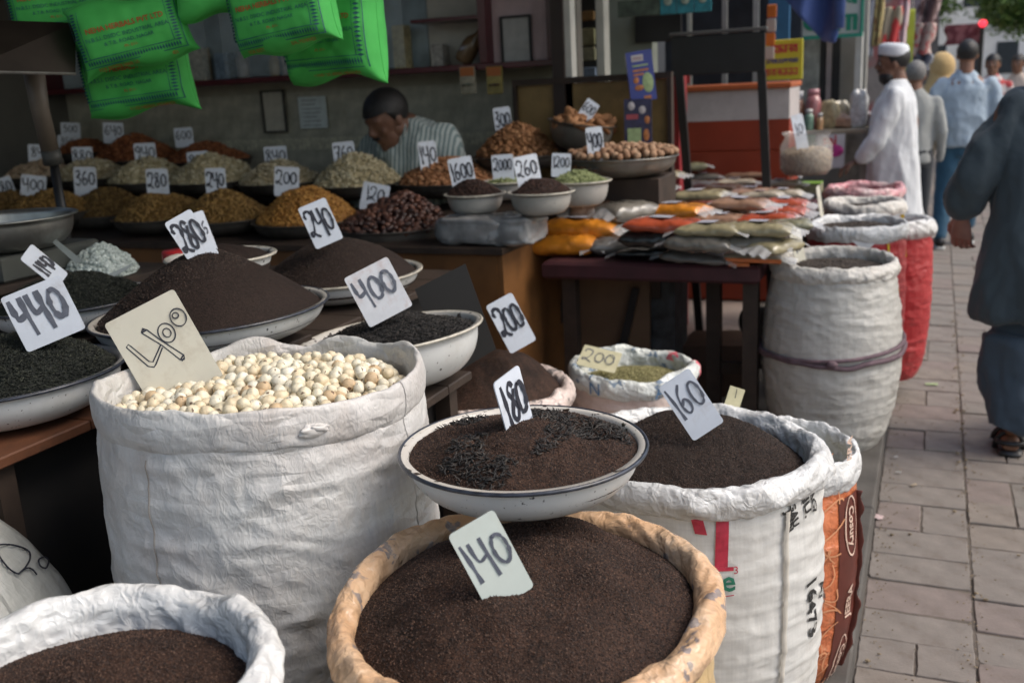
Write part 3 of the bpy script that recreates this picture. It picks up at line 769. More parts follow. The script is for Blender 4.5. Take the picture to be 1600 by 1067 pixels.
def rand_rot(n, tilt=1.0):
    q = rng.normal(size=(n, 4)); q /= np.linalg.norm(q, axis=1)[:, None]
    w, x, y, z = q.T
    return np.stack([1-2*(y*y+z*z), 2*(x*y-z*w), 2*(x*z+y*w), 2*(x*y+z*w), 1-2*(x*x+z*z), 2*(y*z-x*w), 2*(x*z-y*w), 2*(y*z+x*w), 1-2*(x*x+y*y)], 1).reshape(n, 3, 3)
def flat_rot(n, tilt=.35):
    a = rng.uniform(0, 2*PI, n); b = rng.normal(0, tilt, n); c = rng.normal(0, tilt, n)
    ca, sa, cb, sb, cc, sc = np.cos(a), np.sin(a), np.cos(b), np.sin(b), np.cos(c), np.sin(c)
    Rz = np.stack([ca, -sa, 0*a, sa, ca, 0*a, 0*a, 0*a, 1+0*a], 1).reshape(n, 3, 3)
    Rx = np.stack([1+0*a, 0*a, 0*a, 0*a, cb, -sb, 0*a, sb, cb], 1).reshape(n, 3, 3)
    Ry = np.stack([cc, 0*a, sc, 0*a, 1+0*a, 0*a, -sc, 0*a, cc], 1).reshape(n, 3, 3)
    return Rz@Rx@Ry
def ball(nu, nv, sx, sy, sz, lump=0.0, seed=0, fn=None):
    th = np.linspace(0, 2*PI, nu, endpoint=False); ph = np.linspace(0, PI, nv+2)[1:-1]
    v = [(0, 0, 1.)]
    for p in ph:
        for t in th: v.append((math.sin(p)*math.cos(t), math.sin(p)*math.sin(t), math.cos(p)))
    v.append((0, 0, -1.)); v = np.array(v)
    if lump: v = v*(1+lump*fbm(v[:, 0]*1.4+seed, v[:, 1]*1.4, v[:, 2]*1.4, seed, 2))[:, None]
    if fn: v = fn(v)
    v = v*[sx, sy, sz]; f = []
    for k in range(nu): f.append((0, 1+k, 1+(k+1) % nu))
    for i in range(nv-1):
        for k in range(nu):
            l = (k+1) % nu; a = 1+i*nu; f.append((a+k, a+nu+k, a+nu+l, a+l))
    last = len(v)-1; a = 1+(nv-1)*nu
    for k in range(nu): f.append((a+k, last, a+(k+1) % nu))
    return v, f
def stamp(bv, bf, P, Rm, S):
    """copies of a base piece: returns verts, faces(list arrays), tone"""
    n = len(P); bv = np.asarray(bv)
    S = np.asarray(S); S = S[:, None, None] if S.ndim == 1 else S
    V = np.einsum('nij,mj->nmi', Rm, bv)*S+P[:, None]
    m = len(bv); tone = np.repeat(rng.random(n), m)
    F3 = np.array([f for f in bf if len(f) == 3]); F4 = np.array([f for f in bf if len(f) == 4])
    out = []
    for Fx in (F3, F4):
        if len(Fx): out.append((Fx[None]+(np.arange(n)*m)[:, None, None]).reshape(-1, Fx.shape[1]))
    return V.reshape(-1, 3), out, tone
OCT = (np.array([(1, 0, 0), (0, .85, 0), (-1, .1, 0), (0, -.85, 0), (.1, 0, .8), (0, 0, -.8)], float), [(0, 1, 4), (1, 2, 4), (2, 3, 4), (3, 0, 4), (1, 0, 5), (2, 1, 5), (3, 2, 5), (0, 3, 5)])
def grains(label, loc, R, h, mat, n, size, rot=None, ell=1.0, clumps=0.0, **k):
    """loose grains lying on a mound of dust"""
    r = np.sqrt(rng.random(n))*R*.995; a = rng.random(n)*2*PI; x, y = r*np.cos(a), r*np.sin(a)*ell
    keep = rng.random(n) < np.clip(.72+clumps*vn(x*22, y*22, 0, 77), .15, 1); x, y = x[keep], y[keep]
    z = hfun(x, y, R, h, ell=ell, **k)+rng.uniform(-.25, .55, len(x))*size
    V, Fs, tn = stamp(*OCT, np.stack([x, y, z], 1), rand_rot(len(x)), rng.uniform(.45, 1.15, len(x))*size)
    o = mk('tea_grains', V, ArrFaces(Fs), mat, None, False, None, tn); o.location = tuple(loc)
    if rot: o.rotation_euler = rot
    return tagit(o, label, 'tea', None, 'stuff')
def piece_heap(name, label, loc, R, h, mat, base, n, size, rot='rand', layers=1.0, group=None, cat='heap', under=None, scale_var=.2, jit=.4, tilt_rot=None, kind='stuff', edge=.97, **k):
    """a mound with real loose pieces on its skin, one object"""
    hk = dict(p=1.5, amp=.006, seed=random.randint(0, 99)); hk.update(k)
    X, Y_, Z = heap_mesh(R, h, nr=24, na=48, **hk)
    Z = Z-size*.45
    vs = np.stack([X, Y_, Z], -1); nu, nv = X.shape
    i = np.arange(nu)[:, None]; j = np.arange(nv-1)[None]; a = i*nv+j; b = ((i+1) % nu)*nv+j
    q = np.stack([a, b, b+1, a+1], -1).reshape(-1, 4)
    r = np.sqrt(rng.random(n))*R*edge; an = rng.random(n)*2*PI
    ell = hk.get('ell', 1.0)
    px, py = r*np.cos(an), r*np.sin(an)*ell
    pz = hfun(px, py, R, h, **hk)+size*rng.uniform(-jit, jit, n)
    Rm = rand_rot(n) if rot == 'rand' else flat_rot(n, rot)
    bv, bf = base
    V, Fs, tone = stamp(bv, bf, np.stack([px, py, pz], 1), Rm, size*rng.uniform(1-scale_var, 1+scale_var, n))
    off = nu*nv; Vall = np.concatenate([vs.reshape(-1, 3), V]); tn = np.concatenate([np.full(off, .15), tone])
    faces = {}
    faces[4] = [q]
    for Fx in Fs: faces.setdefault(Fx.shape[1], []).append(Fx+off)
    o = mk(name, Vall, ArrFaces([np.concatenate(g) for g in faces.values()]), mat, None, True, None, tn)
    o.location = tuple(loc)
    if tilt_rot: o.rotation_euler = tilt_rot
    return tagit(o, label, cat, group, kind)
class ArrFaces(list): pass
_mk = mk
def mk(name, verts, faces, mat, parent=None, smooth=False, uv=None, tone=None):
    if isinstance(faces, ArrFaces):
        me = bpy.data.meshes.new(name); verts = np.asarray(verts, float).reshape(-1, 3)
        me.vertices.add(len(verts)); me.vertices.foreach_set('co', verts.ravel())
        loops = np.concatenate([g.ravel() for g in faces]).astype(np.int32); st = []; s = 0
        for g in faces: st.append(s+np.arange(len(g))*g.shape[1]); s += g.size
        st = np.concatenate(st).astype(np.int32)
        me.loops.add(len(loops)); me.loops.foreach_set('vertex_index', loops)
        me.polygons.add(len(st)); me.polygons.foreach_set('loop_start', st)
        me.polygons.foreach_set('use_smooth', np.full(len(st), bool(smooth)))
        me.update(calc_edges=True)
        if tone is not None:
            a = me.attributes.new('tone', 'FLOAT', 'POINT'); a.data.foreach_set('value', np.asarray(tone, np.float32))
        if mat is not None: me.materials.append(mat)
        return link(bpy.data.objects.new(name, me), parent)
    return _mk(name, verts, faces, mat, parent, smooth, uv, tone)

# ------------------------------------------------------------------ bowls
def enamel(name, c=(.62, .63, .62), chip=(.03, .03, .035), amt=.60):
    m, n, b = nodes(name); v = coord(n)
    k = ramp(n, noise(n, v, 42, 4, .5), [(amt+.09, (0, 0, 0)), (amt+.11, (1, 1, 1))])
    st = ramp(n, noise(n, v, 6, 6, .7), [(.5, (0, 0, 0)), (.8, (.5,)*3)])
    k2 = ramp(n, noise(n, v, 130, 2, .5), [(.70, (0, 0, 0)), (.73, (1, 1, 1))])
    n.links.new(mix(n, k2, mix(n, k, mix(n, st, c, (.36, .33, .28)), chip), (.05, .04, .03)), b.inputs['Base Color'])
    b.inputs['Roughness'].default_value = .38; b.inputs['Coat Weight'].default_value = .25; b.inputs['Coat Roughness'].default_value = .25
    bump(n, b, noise(n, v, 25, 3), .1, .004); return m
ENAMEL = enamel('white_enamel'); ENAMEL_IN = enamel('white_enamel_inside', (.60, .57, .52), (.03, .02, .015), .52)
ENAMEL_GREY = enamel('grey_enamel', (.40, .39, .36), (.05, .05, .05), .62)
NAVY_RIM = simple('navy_enamel_rim', (.03, .035, .05), .35, .6, 60, coat=.3)
CREAM_RIM = simple('cream_enamel_rim', (.48, .45, .38), .4, .3, 60, coat=.3)
IRON = simple('iron_pan', (.075, .068, .06), .45, .35, 12, metal=.4, dirt=(.16, .13, .10), dirt_amt=.5)
def bowl(name, label, loc, R, h, rb=None, out=ENAMEL, inn=ENAMEL_IN, rimm=NAVY_RIM, lip=.012, rim_r=.0035, rot=None, group='white enamel bowls', cat='bowl', full=1.9, n=72):
    """loc is the centre of the rim"""
    rb = rb or R*.55; t = thing(name, label, cat, loc, group)
    if rot: t.rotation_euler = rot
    s = np.linspace(0, 1, 14); prof = [(0, -h), (rb*.96, -h)]
    for q_ in s:
        prof.append((rb+(R-lip-rb)*(math.sin(q_*PI/2)**(1/full*1.5)), -h+h*(1-math.cos(q_*PI/2)**.9) if q_ < 1 else 0))
    prof = [(0, -h)]+[(rb+(R-lip-rb)*math.sin(q_*PI/2), -h*(math.cos(q_*PI/2)**.85)) for q_ in s]
    prof[-1] = (R-lip, -.001)
    inner = [(R-lip-.001, .002)]+[(max(r-.003, 0), z+.003) for r, z in prof[::-1][1:]]
    MB().lathe(prof+[(R-.001, -.001)], n).build('bowl_body', out, t, True)
    MB().lathe([(R-.001, .003)]+inner, n).build('bowl_inside', inn, t, True)
    a = np.linspace(0, 2*PI, n, endpoint=False)
    MB().tube(np.stack([np.cos(a)*R, np.sin(a)*R, a*0+.001], 1), rim_r, 8, True).build('rim', rimm, t, True)
    return t

# ------------------------------------------------------------------ price tags
CARD = simple('plastic_card', (.60, .65, .73), .4, .06, 20, coat=.2, dirt=(.36, .32, .30), dirt_amt=.6)
CARD_DIRTY = simple('soiled_plastic_card', (.58, .60, .64), .45, .08, 30, dirt=(.42, .30, .28), dirt_amt=.7)
CARD_CREAM = simple('cream_plastic_card', (.60, .58, .49), .5, .05, 12, dirt=(.30, .22, .14), dirt_amt=.5)
CARD_MINT = simple('mint_plastic_card', (.56, .62, .58), .45, .05, 12, dirt=(.4, .38, .3), dirt_amt=.35)
CARD_BOX = simple('cardboard_cream', (.50, .47, .31), .8, .1, 40)
TAGS = []
def card_mesh(w, h, th=.0022, cut=.006, top=1.0, seg=3):
    """rounded card in the XZ plane, front towards -Y, foot at z=0; top scales its upper width"""
    pts = []
    for cx_, cz, a0 in ((w/2*top-cut, h-cut, 0), (-w/2*top+cut, h-cut, 90), (-w/2+cut, cut, 180), (w/2-cut, cut, 270)):
        for k in range(seg+1):
            a = rad(a0+90*k/seg); pts.append((cx_+cut*math.cos(a), cz+cut*math.sin(a)))
    n = len(pts); v = [(x, -th/2, z) for x, z in pts]+[(x, th/2, z) for x, z in pts]
    f = [tuple(range(n))[::-1], tuple(range(n, 2*n))]+[(i, (i+1) % n, (i+1) % n+n, i+n) for i in range(n)]
    return v, f
def tag(text, label, px, py, wpx, hpx, roll, d, yaw=0, lean=12, mat=CARD, ink=INK, lw=.085, dh=.5, dy=.55, wide=.9, sp=.86, trot=0, bury=.12, top=1.0, cut=.06, group='handwritten price tags', extra=None, lines=None):
    """card centred on a pixel at depth d; yaw turns its face away from the camera, roll tilts it in view"""
    c = at(px, py, d=d); H_ = hpx*d/F_PX; Wd = wpx*d/F_PX/max(.3, math.cos(rad(yaw)))
    view = c-EYE; hx = np.array([view[1], -view[0], 0]); hx /= np.linalg.norm(hx)       # towards screen right
    M0 = Matrix(((hx[0], -hx[1], 0, 0), (hx[1], hx[0], 0, 0), (0, 0, 1, 0), (0, 0, 0, 1)))
    M = M0@Matrix.Rotation(rad(yaw), 4, 'Z')@Matrix.Rotation(rad(-lean), 4, 'X')@Matrix.Rotation(rad(roll+3), 4, 'Y')
    tot = H_*(1+bury)
    zc = Vector((0, 0, H_/2+H_*bury))
    M.translation = Vector(c)-M.to_3x3()@zc
    t = thing('price_tag', label, 'price tag', (0, 0, 0), group); t.matrix_world = M; t.empty_display_size = .02
    v, f = card_mesh(Wd, tot, cut=cut*H_, top=top)
    mk('card', v, f, mat, t)
    gl = lines if lines is not None else digits2d(text, H_*dh, wide, sp)
    if lines is None and gl:
        al = np.vstack(gl); half = max(abs(al[:, 0].min()), abs(al[:, 0].max()))
        if half > Wd*.42: gl = [l*[Wd*.42/half, 1] for l in gl]
    tr = rad(trot); cc, ss = math.cos(tr), math.sin(tr)
    gl = [np.stack([l[:, 0]*cc-l[:, 1]*ss, l[:, 0]*ss+l[:, 1]*cc], 1) if lines is None else np.asarray(l)*[Wd, H_] for l in gl]
    v2, f2 = ribbon2d(gl, H_*lw)
    P = np.column_stack([v2[:, 0], -.0013-v2[:, 2], v2[:, 1]+H_*bury+H_*dy])
    mk('written_price', P, f2, ink, t)
    TAGS.append(t); return t
# ================================================================== the foreground sacks
TEA = granular('tea_dust', (.010, .0055, .004), (.060, .030, .019), .0020, fleck=(.10, .055, .03), clump=.55)
TEA_DARK = granular('tea_dust_dark', (.008, .005, .004), (.042, .024, .017), .0020, clump=.5)
TEA_PALE = granular('tea_dust_grey', (.010, .006, .005), (.036, .022, .017), .0020, clump=.12)
grp = 'open sacks in front'
GRAIN = toned('tea_grain', [(0, (.010, .006, .005)), (.55, (.050, .025, .016)), (.9, (.095, .050, .032)), (1, (.15, .085, .055))], .7, bmp=0)
GRAIND = toned('tea_grain_dark', [(0, (.008, .005, .004)), (.6, (.034, .020, .014)), (1, (.085, .052, .038))], .7, bmp=0)
def centre(px, py, wpx, w): return at(px, py, d=F_PX*w/wpx)

# A: tan sack of tea dust, nearest
pA = centre(820, 935, 600, .56)
A = sack('open_sack', 'large tan plastic sack of brown tea dust, nearest in the middle, rolled crinkled rim', pA[0], pA[1], PL, pA[2]+.02, .28, rw=.021, rh=.028, body=PP_TAN, rim=RIM_TAN, seed=3, crease=1.1, group=grp, nt_=420, fold=.004, ell=1.12)
heap('tea_dust', 'smooth mound of dark brown tea dust in the nearest tan sack', 'tea', (pA[0], pA[1], pA[2]-.016), .246, .092, TEA, p=2.2, amp=.011, freq=8, seed=4, dents=[(-.10, .02, .05, .014), (.07, -.05, .05, .012), (.02, .12, .05, .012), (.0, -.12, .06, .008)], nr=170, na=760, fine=.0008, ell=1.12)
grains('coarse brown grains over the nearest mound of tea dust', (pA[0], pA[1], pA[2]-.016), .246, .092, GRAIN, 42000, .00165, ell=1.12, clumps=.5, p=2.2, amp=.011, freq=8, seed=4, dents=[(-.10, .02, .05, .014), (.07, -.05, .05, .012), (.02, .12, .05, .012), (.0, -.12, .06, .008)])
# B: bottom left sack
pB = centre(130, 1108, 620, .46)
B = sack('open_sack', 'white plastic sack of brown tea dust cut off at the lower left corner', pB[0], pB[1], PL, pB[2]+.045, .23, rw=.021, rh=.028, body=PP_PLAIN, rim=RIM_WHITE, seed=8, crease=1.1, group=grp, nt_=420)
heap('tea_dust', 'mound of reddish brown tea dust in the lower left sack', 'tea', (pB[0], pB[1], pB[2]-.012), .197, .035, TEA, p=2.4, amp=.004, freq=8, seed=9, dents=[(-.04, -.02, .025, .012), (.08, .02, .04, .004)], nr=150, na=640, fine=.0006)
grains('coarse brown grains over the lower left mound of tea dust', (pB[0], pB[1], pB[2]-.012), .197, .035, GRAIN, 26000, .0015, clumps=.3, p=2.4, amp=.004, freq=8, seed=9, dents=[(-.04, -.02, .025, .012), (.08, .02, .04, .004)])
# C: fox nut sack
pC = centre(410, 600, 492, .58)
thC = math.atan2(-pC[1], -pC[0])
def dzC(th):
    b = np.cos(th-thC-PI); side = np.sin(th-thC)
    return -.028*np.clip(b, 0, 1)+.014*np.clip(b, 0, 1)**2*np.sin(th*9)*1.0
C = sack('open_sack', 'tall white woven sack full of round cream fox nuts', pC[0], pC[1], .42, pC[2]+.035, .298, rw=.011, rh=.034, body=PP_WHITE, rim=PP_WHITE, seed=12, crease=.7, group=grp, nt_=460, fold=.0075, taper=.97, rim_dz=dzC, lining=.11, rimvar=.014, bulge=.02, ridge=34)
# sack standing on a wooden crate
MB().box(pC[0]-.30, pC[0]+.26, pC[1]-.26, pC[1]+.30, PL+.001, .418, .004).build('crate', WOOD_DARK)
tagit(bpy.data.objects['crate'], 'low dark crate under the fox nut sack', 'crate')
for k_ in range(2):                                     # stitched seam running down the side
    ths, zs_ = hit(C, 232+3*k_, 760); zz_ = np.linspace(.06, C['H']-.08, 60)
    Pq = C['surf'](ths+.012*np.sin(zz_*9), zz_, .0012)
    if k_ == 0: MB().tube(Pq, .0011, 5).build('seam_thread', simple('seam_thread_col', (.30, .27, .24), .8), C['t'])
# knot of twine on the front rim
thk, zk = hit(C, 490, 668)
kn = MB()
P0 = C['surf'](np.array([thk]), np.array([C['H']-.036]), .008)[0]; td = np.array([-math.sin(thk), math.cos(thk), 0])
for q_, (da, dz_, ra, rb_) in enumerate(((-.006, .002, .020, .010), (.010, .001, .018, .009))):
    v, f = ball(20, 12, ra, .006, rb_, .6, seed=q_*3+1); c2, s2 = td[0], td[1]
    v = np.stack([v[:, 0]*c2-v[:, 1]*s2, v[:, 0]*s2+v[:, 1]*c2, v[:, 2]], 1); kn.add(v+P0+td*da+[0, 0, dz_], f)
P1 = C['surf'](np.array([thk]), np.array([C['H']-.06]), .004)[0]
kn.tube([P0, P1, P1+[-.012, -.002, -.022]], .0009, 5)
kn.build('knot', PP_WHITE, C['t'], True)
# D: 160 sack
pD = centre(1088, 712, 395, .54)
D = sack('open_sack', 'white printed plastic sack of dark tea dust right of the enamel bowl', pD[0], pD[1], PL, pD[2]+.03, .275, rw=.023, rh=.031, body=fabric_sack('woven_sack_ribbed', (.63, .625, .60), dirt=(.42, .36, .28), dirt_amt=.3, crk=.35), rim=RIM_WHITE, seed=21, crease=1.1, group=grp, nt_=420, fold=.004, hfold=.006)
heap('tea_dust', 'dark mound of tea dust in the white printed sack', 'tea', (pD[0], pD[1], pD[2]-.030), .242, .105, TEA_DARK, p=1.9, peak=(-.03, .05), amp=.005, freq=10, seed=22, nr=130, na=560, fine=.0006)
grains('coarse dark grains over the mound in the white printed sack', (pD[0], pD[1], pD[2]-.030), .242, .105, GRAIND, 36000, .0018, clumps=.4, p=1.9, peak=(-.03, .05), amp=.005, freq=10, seed=22)
# E: orange and brown printed sack behind D
pE = centre(1236, 690, 215, .335)
E_ = sack('open_sack', 'orange and brown printed sack of yellow-green seeds with white inner lining', pE[0]-.01, pE[1], PL, pE[2], .172, rw=.016, rh=.04, body=film_sack('orange_print_sack', (.50, .13, .05), (.58, .20, .09), dirt=(.60, .38, .22), dirt_amt=.55), rim=RIM_WHITE, seed=31, crease=1.3, group=grp, fold=.004, nt_=300)
SEED = ball(6, 4, 1, .5, .45)
GREENSEED = toned('fennel_seeds', [(0, (.10, .09, .03)), (.5, (.22, .20, .08)), (1, (.33, .30, .14))], .7)
YSEED = toned('coriander_seeds', [(0, (.12, .10, .03)), (.5, (.28, .22, .07)), (1, (.36, .31, .14))], .7)
piece_heap('seeds', 'yellow-green seeds inside the orange printed sack', (pE[0]-.01, pE[1], pE[2]-.085), .15, .03, YSEED, SEED, 6000, .0035, rot=.4, cat='seeds')
# F: pink rimmed tea dust sack
pF = centre(762, 598, 268, .52)
F_ = sack('open_sack', 'sack of brown tea dust with crinkled pinkish rim behind the middle enamel bowl', pF[0], pF[1], PL, pF[2], .265, rw=.026, rh=.036, body=PP_PINK, rim=RIM_PINK, seed=41, crease=1.2, group=grp, nt_=300)
heap('tea_dust', 'broad mound of brown tea dust in the pinkish rimmed sack', 'tea', (pF[0], pF[1], pF[2]-.035), .232, .135, TEA, p=1.8, peak=(.02, .02), amp=.007, freq=9, seed=42, nr=90, na=400)
# G: fennel sack
pG = centre(990, 580, 200, .44)
FEN = film_sack('fennel_sack_film', (.60, .63, .62), (.64, .66, .62), dirt=(.5, .5, .4), print_c=(.08, .16, .28))
G = sack('open_sack', 'short sack of green fennel with blue printed and pink tipped rim', pG[0], pG[1], PL, pG[2]+.03, .225, rw=.022, rh=.032, body=PP_PINK, rim=FEN, seed=51, crease=1.2, group=grp, nt_=300, rimvar=.02)
piece_heap('seeds', 'pale green fennel seeds in the blue printed sack', (pG[0], pG[1], pG[2]-.035), .19, .03, GREENSEED, SEED, 9000, .0042, rot=.4, cat='seeds')
# pink cloth patches and blue bands on its rim
PKM = simple('pink_print', (.62, .14, .17), .45, .15, 30); BLP = simple('blue_print', (.09, .20, .36), .45, .2, 30)
def rim_patch(info, name, th0, th1, mat, rw, rh, off=.002, ph0=100, ph1=-60, seed=0):
    th = np.linspace(th0, th1, max(4, int(abs(th1-th0)*40))); ph = np.linspace(rad(ph0), rad(ph1), 14)
    T, PHI = np.meshgrid(th, ph, indexing='ij'); X, Yy = np.cos(T)*info['R'], np.sin(T)*info['R']
    k = 1+.22*fbm(X*9+seed*3, Yy*9, PHI*.35, 41)
    k = k-.20*(1-np.abs(vn(X*16+seed, Yy*16, PHI*.9+X*5, 43)))**6-.26*(1-np.abs(vn(X*9+seed*5, Yy*9, 3.3+PHI*.3, 45)))**10
    rr = info['Rc']*info['base_r'](T)+np.cos(PHI)*(rw*k+off); zz = info['H']-rh+info['dz'](T)+np.sin(PHI)*(rh*k+off)
    return grid(name, np.stack([np.cos(T)*rr, np.sin(T)*rr, zz], -1), mat, info['t'])
tg = math.atan2(-pG[1], -pG[0])      # towards the camera
for a, b_, m_ in [(-1.75, -1.45, PKM), (1.30, 1.75, PKM), (2.15, 2.45, PKM), (-2.9, -2.86, BLP), (-.75, -.72, BLP), (-.45, -.42, BLP), (.25, .28, BLP), (.5, .53, BLP), (2.7, 2.74, BLP), (2.95, 2.99, BLP)]:
    rim_patch(G, 'printed_band', tg+a, tg+b_, m_, .022, .032, ph0=170 if abs(a) > 1.6 else 100, seed=51)
for a, ch in ((-.60, 'N'), (.39, 'A')):
    v, f = text_mesh(ch, .06); 
    th_ = tg+a+v[:, 0]/G['R']; zz_ = G['H']-.034+v[:, 1]
    rr = (G['Rc']*G['base_r'](th_)+.022*1.0+.004)
    mk('printed_letter', np.stack([np.cos(th_)*rr, np.sin(th_)*rr, zz_+G['dz'](th_)], -1), f, BLP, G['t'])

# lettering and seam on D
RP = simple('red_print', (.45, .03, .06), .5, .2, 60); GP = simple('green_print', (.02, .16, .10), .5, .2, 60); BP = simple('black_stencil', (.02, .02, .02), .6, .4, 90)
def serif_I(h=.12, w=.026, s=.05):
    out_v, out_f = [], []; k = 0
    for (x0, x1, y0, y1) in ((-w/2, w/2, -h/2+.008, h/2-.008), (-s/2, s/2, -h/2, -h/2+.0078), (-s/2, s/2, h/2-.0078, h/2)):
        v, f = rect2d(x1-x0, y1-y0, 3, 10); v = v+[(x0+x1)/2, (y0+y1)/2]
        out_v.append(v); out_f += [tuple(i+k for i in q) for q in f]; k += len(v)
    return np.vstack(out_v), out_f
v, f = serif_I(); decal(D, 'letter', v, f, 1130, 850, -2, RP)
v, f = rect2d(.024, .05, 3, 6); v[:, 0] += v[:, 1]*-.35; decal(D, 'letter', v, f, 1090, 820, -4, RP)
v, f = text_mesh('ne', .062, bold=.001); decal(D, 'letter', v, f, 1127, 912, 0, GP)
v, f = text_mesh('3', .022); decal(D, 'letter', v, f, 1152, 894, 0, RP)
v, f = rect2d(.05, .002, 10, 1); decal(D, 'underline', v, f, 1128, 934, 4, RP)
for s_, px, py, sz, rot in (('16473', 1272, 950, .056, -84), ('AV', 1287, 922, .036, -84), ('NU.', 1268, 793, .034, -78), ('GAU', 1248, 812, .026, -76), ('UAC7', 1279, 782, .026, -80), ('CPO', 1297, 935, .030, -84), ('JON', 1240, 822, .026, -78)):
    v, f = text_mesh(s_, sz, bold=.0012); decal(D, 'stencil_lettering', v, f, px, py, rot, BP)
ths, _ = hit(D, 1232, 880)
zz_ = np.linspace(.02, D['H']-.07, 70); T_, Z_ = np.meshgrid(np.linspace(-.022, .022, 5), zz_, indexing='ij')
off = .006+.003*np.cos(T_/.022*PI/2)+.0015*vn(T_*40, Z_*30, 0, 6)
thg = ths-.02+T_+.10*(Z_/D['H']-.5)+.012*vn(0, Z_*9, 0, 8); rr_ = D['surf'](thg, Z_, 0)
Pn = rr_+off[..., None]*np.stack([np.cos(thg), np.sin(thg), thg*0], -1)
sm = grid('side_seam', Pn, simple('seam_tape', (.50, .47, .42), .6, .1, 40), D['t']); 
# lettering on E: brown band with pale ovals and letters
BRN = simple('brown_print', (.10, .022, .014), .45, .2, 20); CRP = simple('cream_print', (.62, .45, .36), .5, .15, 40)
thE, zE = hit(E_, 1325, 900)
v, f = rect2d(.095, E_['H']-.10, 10, 40)
def band(info, name, v, f, th0, z0, mat, off): return mk(name, info['surf'](th0+v[:, 0]/info['R'], z0+v[:, 1], off), f, mat, info['t'], True)
thB = thE+.04
band(E_, 'brown_band', v, f, thB, E_['H']/2-.045, BRN, .002)
for k_, (s_, dz_) in enumerate([('CADBURY', .15), ('LALAS', .33), ('BURNS', -.05), ('CADBURY', -.22)]):
    s_ = {'CADBURY': 'Cosury', 'LALAS': 'JEERA', 'BURNS': 'JEERA'}[s_]
    v, f = text_mesh(s_, .034, bold=.0008); aa_ = 90 if s_ == 'JEERA' else -90; c_, s__ = math.cos(rad(aa_)), math.sin(rad(aa_))
    v = np.stack([v[:, 0]*c_-v[:, 1]*s__, v[:, 0]*s__+v[:, 1]*c_], 1)
    band(E_, 'printed_word', v, f, thB-.0, E_['H']*.5+dz_-.02, CRP, .0045)
    if s_ == 'Cosury':
        an = np.linspace(0, 2*PI, 28); L_ = np.stack([.027*np.cos(an), .075*np.sin(an)], 1); v, f = ribbon2d([L_], .004)
        band(E_, 'printed_oval', v[:, :2], f, thB, E_['H']*.5+dz_-.02, CRP, .0045)
sw = []
for k_ in range(16):
    a = np.linspace(0, 1, 18); y0 = -.30+k_*.04
    sw.append(np.stack([-.07+.13*a+.02*np.sin(a*9+k_), y0+.03*np.sin(a*7+k_*1.7)], 1))
v, f = ribbon2d(sw, .005); band(E_, 'swirl_print', v[:, :2], f, thB-.62, E_['H']*.5, simple('pale_orange_print', (.62, .28, .14), .5), .0035)
# wavy side seam of E
zz_ = np.linspace(.02, E_['H']-.1, 60); T_, Z_ = np.meshgrid(np.linspace(0, 1, 4), zz_, indexing='ij')
rr_ = E_['surf'](thB+.30+0*T_, Z_, 0); o_ = T_*.014*(1+.4*vn(0, Z_*35, 0, 4))
thg = thB+.30
Pn = rr_+o_[..., None]*np.array([math.cos(thg), math.sin(thg), 0])
s_ = grid('side_seam', Pn, BRN, E_['t']); md = s_.modifiers.new('s', 'SOLIDIFY'); md.thickness = .003

# H: white roped sack on the plinth edge
def open_back(info): return math.atan2(-info['loc'][1], -info['loc'][0])
pH = centre(1302, 412, 186, .47)
Hh = sack('open_sack', 'stained white woven sack tied round with purple cord at the plinth edge', pH[0], pH[1]+.02, .10, pH[2]+.025, .25, rw=.022, rh=.035, body=PP_OLD, rim=RIM_OLD, seed=61, crease=1.2, group='sacks standing beside the packet table', hfold=.006, fold=.006, bulge=.05, taper=.95, lining=.09, nt_=320)
PEP = toned('black_pepper', [(0, (.02, .015, .012)), (1, (.09, .07, .055))], .8)
piece_heap('seeds', 'dark seeds sunk deep in the roped white sack', (pH[0], pH[1]+.02, pH[2]-.02), .205, .02, PEP, ball(6, 4, 1, 1, 1), 4000, .004, cat='seeds')
an = np.linspace(0, 2*PI, 120, endpoint=False); zrope = .44
CORD = simple('purple_cord', (.13, .085, .10), .8, .25, 40, bmp=.6, bscale=200)
cd = MB().tube(Hh['surf'](an, zrope-.025+.02*np.sin(an+.5)+.012*vn(np.cos(an)*3, np.sin(an)*3, 0, 3), .006), .011, 8, True).tube(Hh['surf'](an, zrope-.005+.025*np.sin(an+.9), .008), .008, 8, True)
tk, _ = hit(Hh, 1300, 548); P0 = Hh['surf'](np.array([tk]), np.array([zrope-.03]), .012)[0]
bq = ball(10, 7, .022, .016, .016, .2); cd.add(bq[0]+P0, bq[1])
cd.build('tied_cord', CORD, Hh['t'], True)
# I, J, K, L : red printed and pale sacks further along the table
grpS = 'sacks standing beside the packet table'
yI = 4.66; p = at(1328, 352, y=yI)
I1 = sack('open_sack', 'red printed sack with white rolled rim and dark seeds, right behind the roped sack', p[0]+.03, yI, .10, p[2]+.02, .222, rw=.020, rh=.036, body=PP_RED, rim=RIM_WHITE, seed=71, group=grpS, crease=1.1, hfold=.005, nt_=240)
for px_, py_ in ((1402, 455), (1404, 500), (1400, 555), (1405, 610), (1398, 640)):
    v, f = rect2d(.03, .035, 3, 4); decal(I1, 'yellow_mark', v, f, px_, py_, 12, simple('yellow_print', (.6, .42, .03), .5))
piece_heap('seeds', 'dark peppercorns in the red printed sack', (p[0]+.03, yI, p[2]-.015), .18, .02, PEP, ball(6, 4, 1, 1, 1), 3000, .004, cat='seeds')
v, f = rect2d(.012, .14, 2, 8); YEL = simple('yellow_print', (.6, .42, .03), .5)
decal(I1, 'yellow_stripe', v, f, 1393, 405, 8, YEL)
v = np.array([(-.055, .0), (0, -.05), (.055, 0), (0, .04)]); decal(I1, 'white_diamond', v, [(0, 1, 2, 3)], 1352, 377, 0, simple('white_print', (.6, .6, .6), .5), .012)
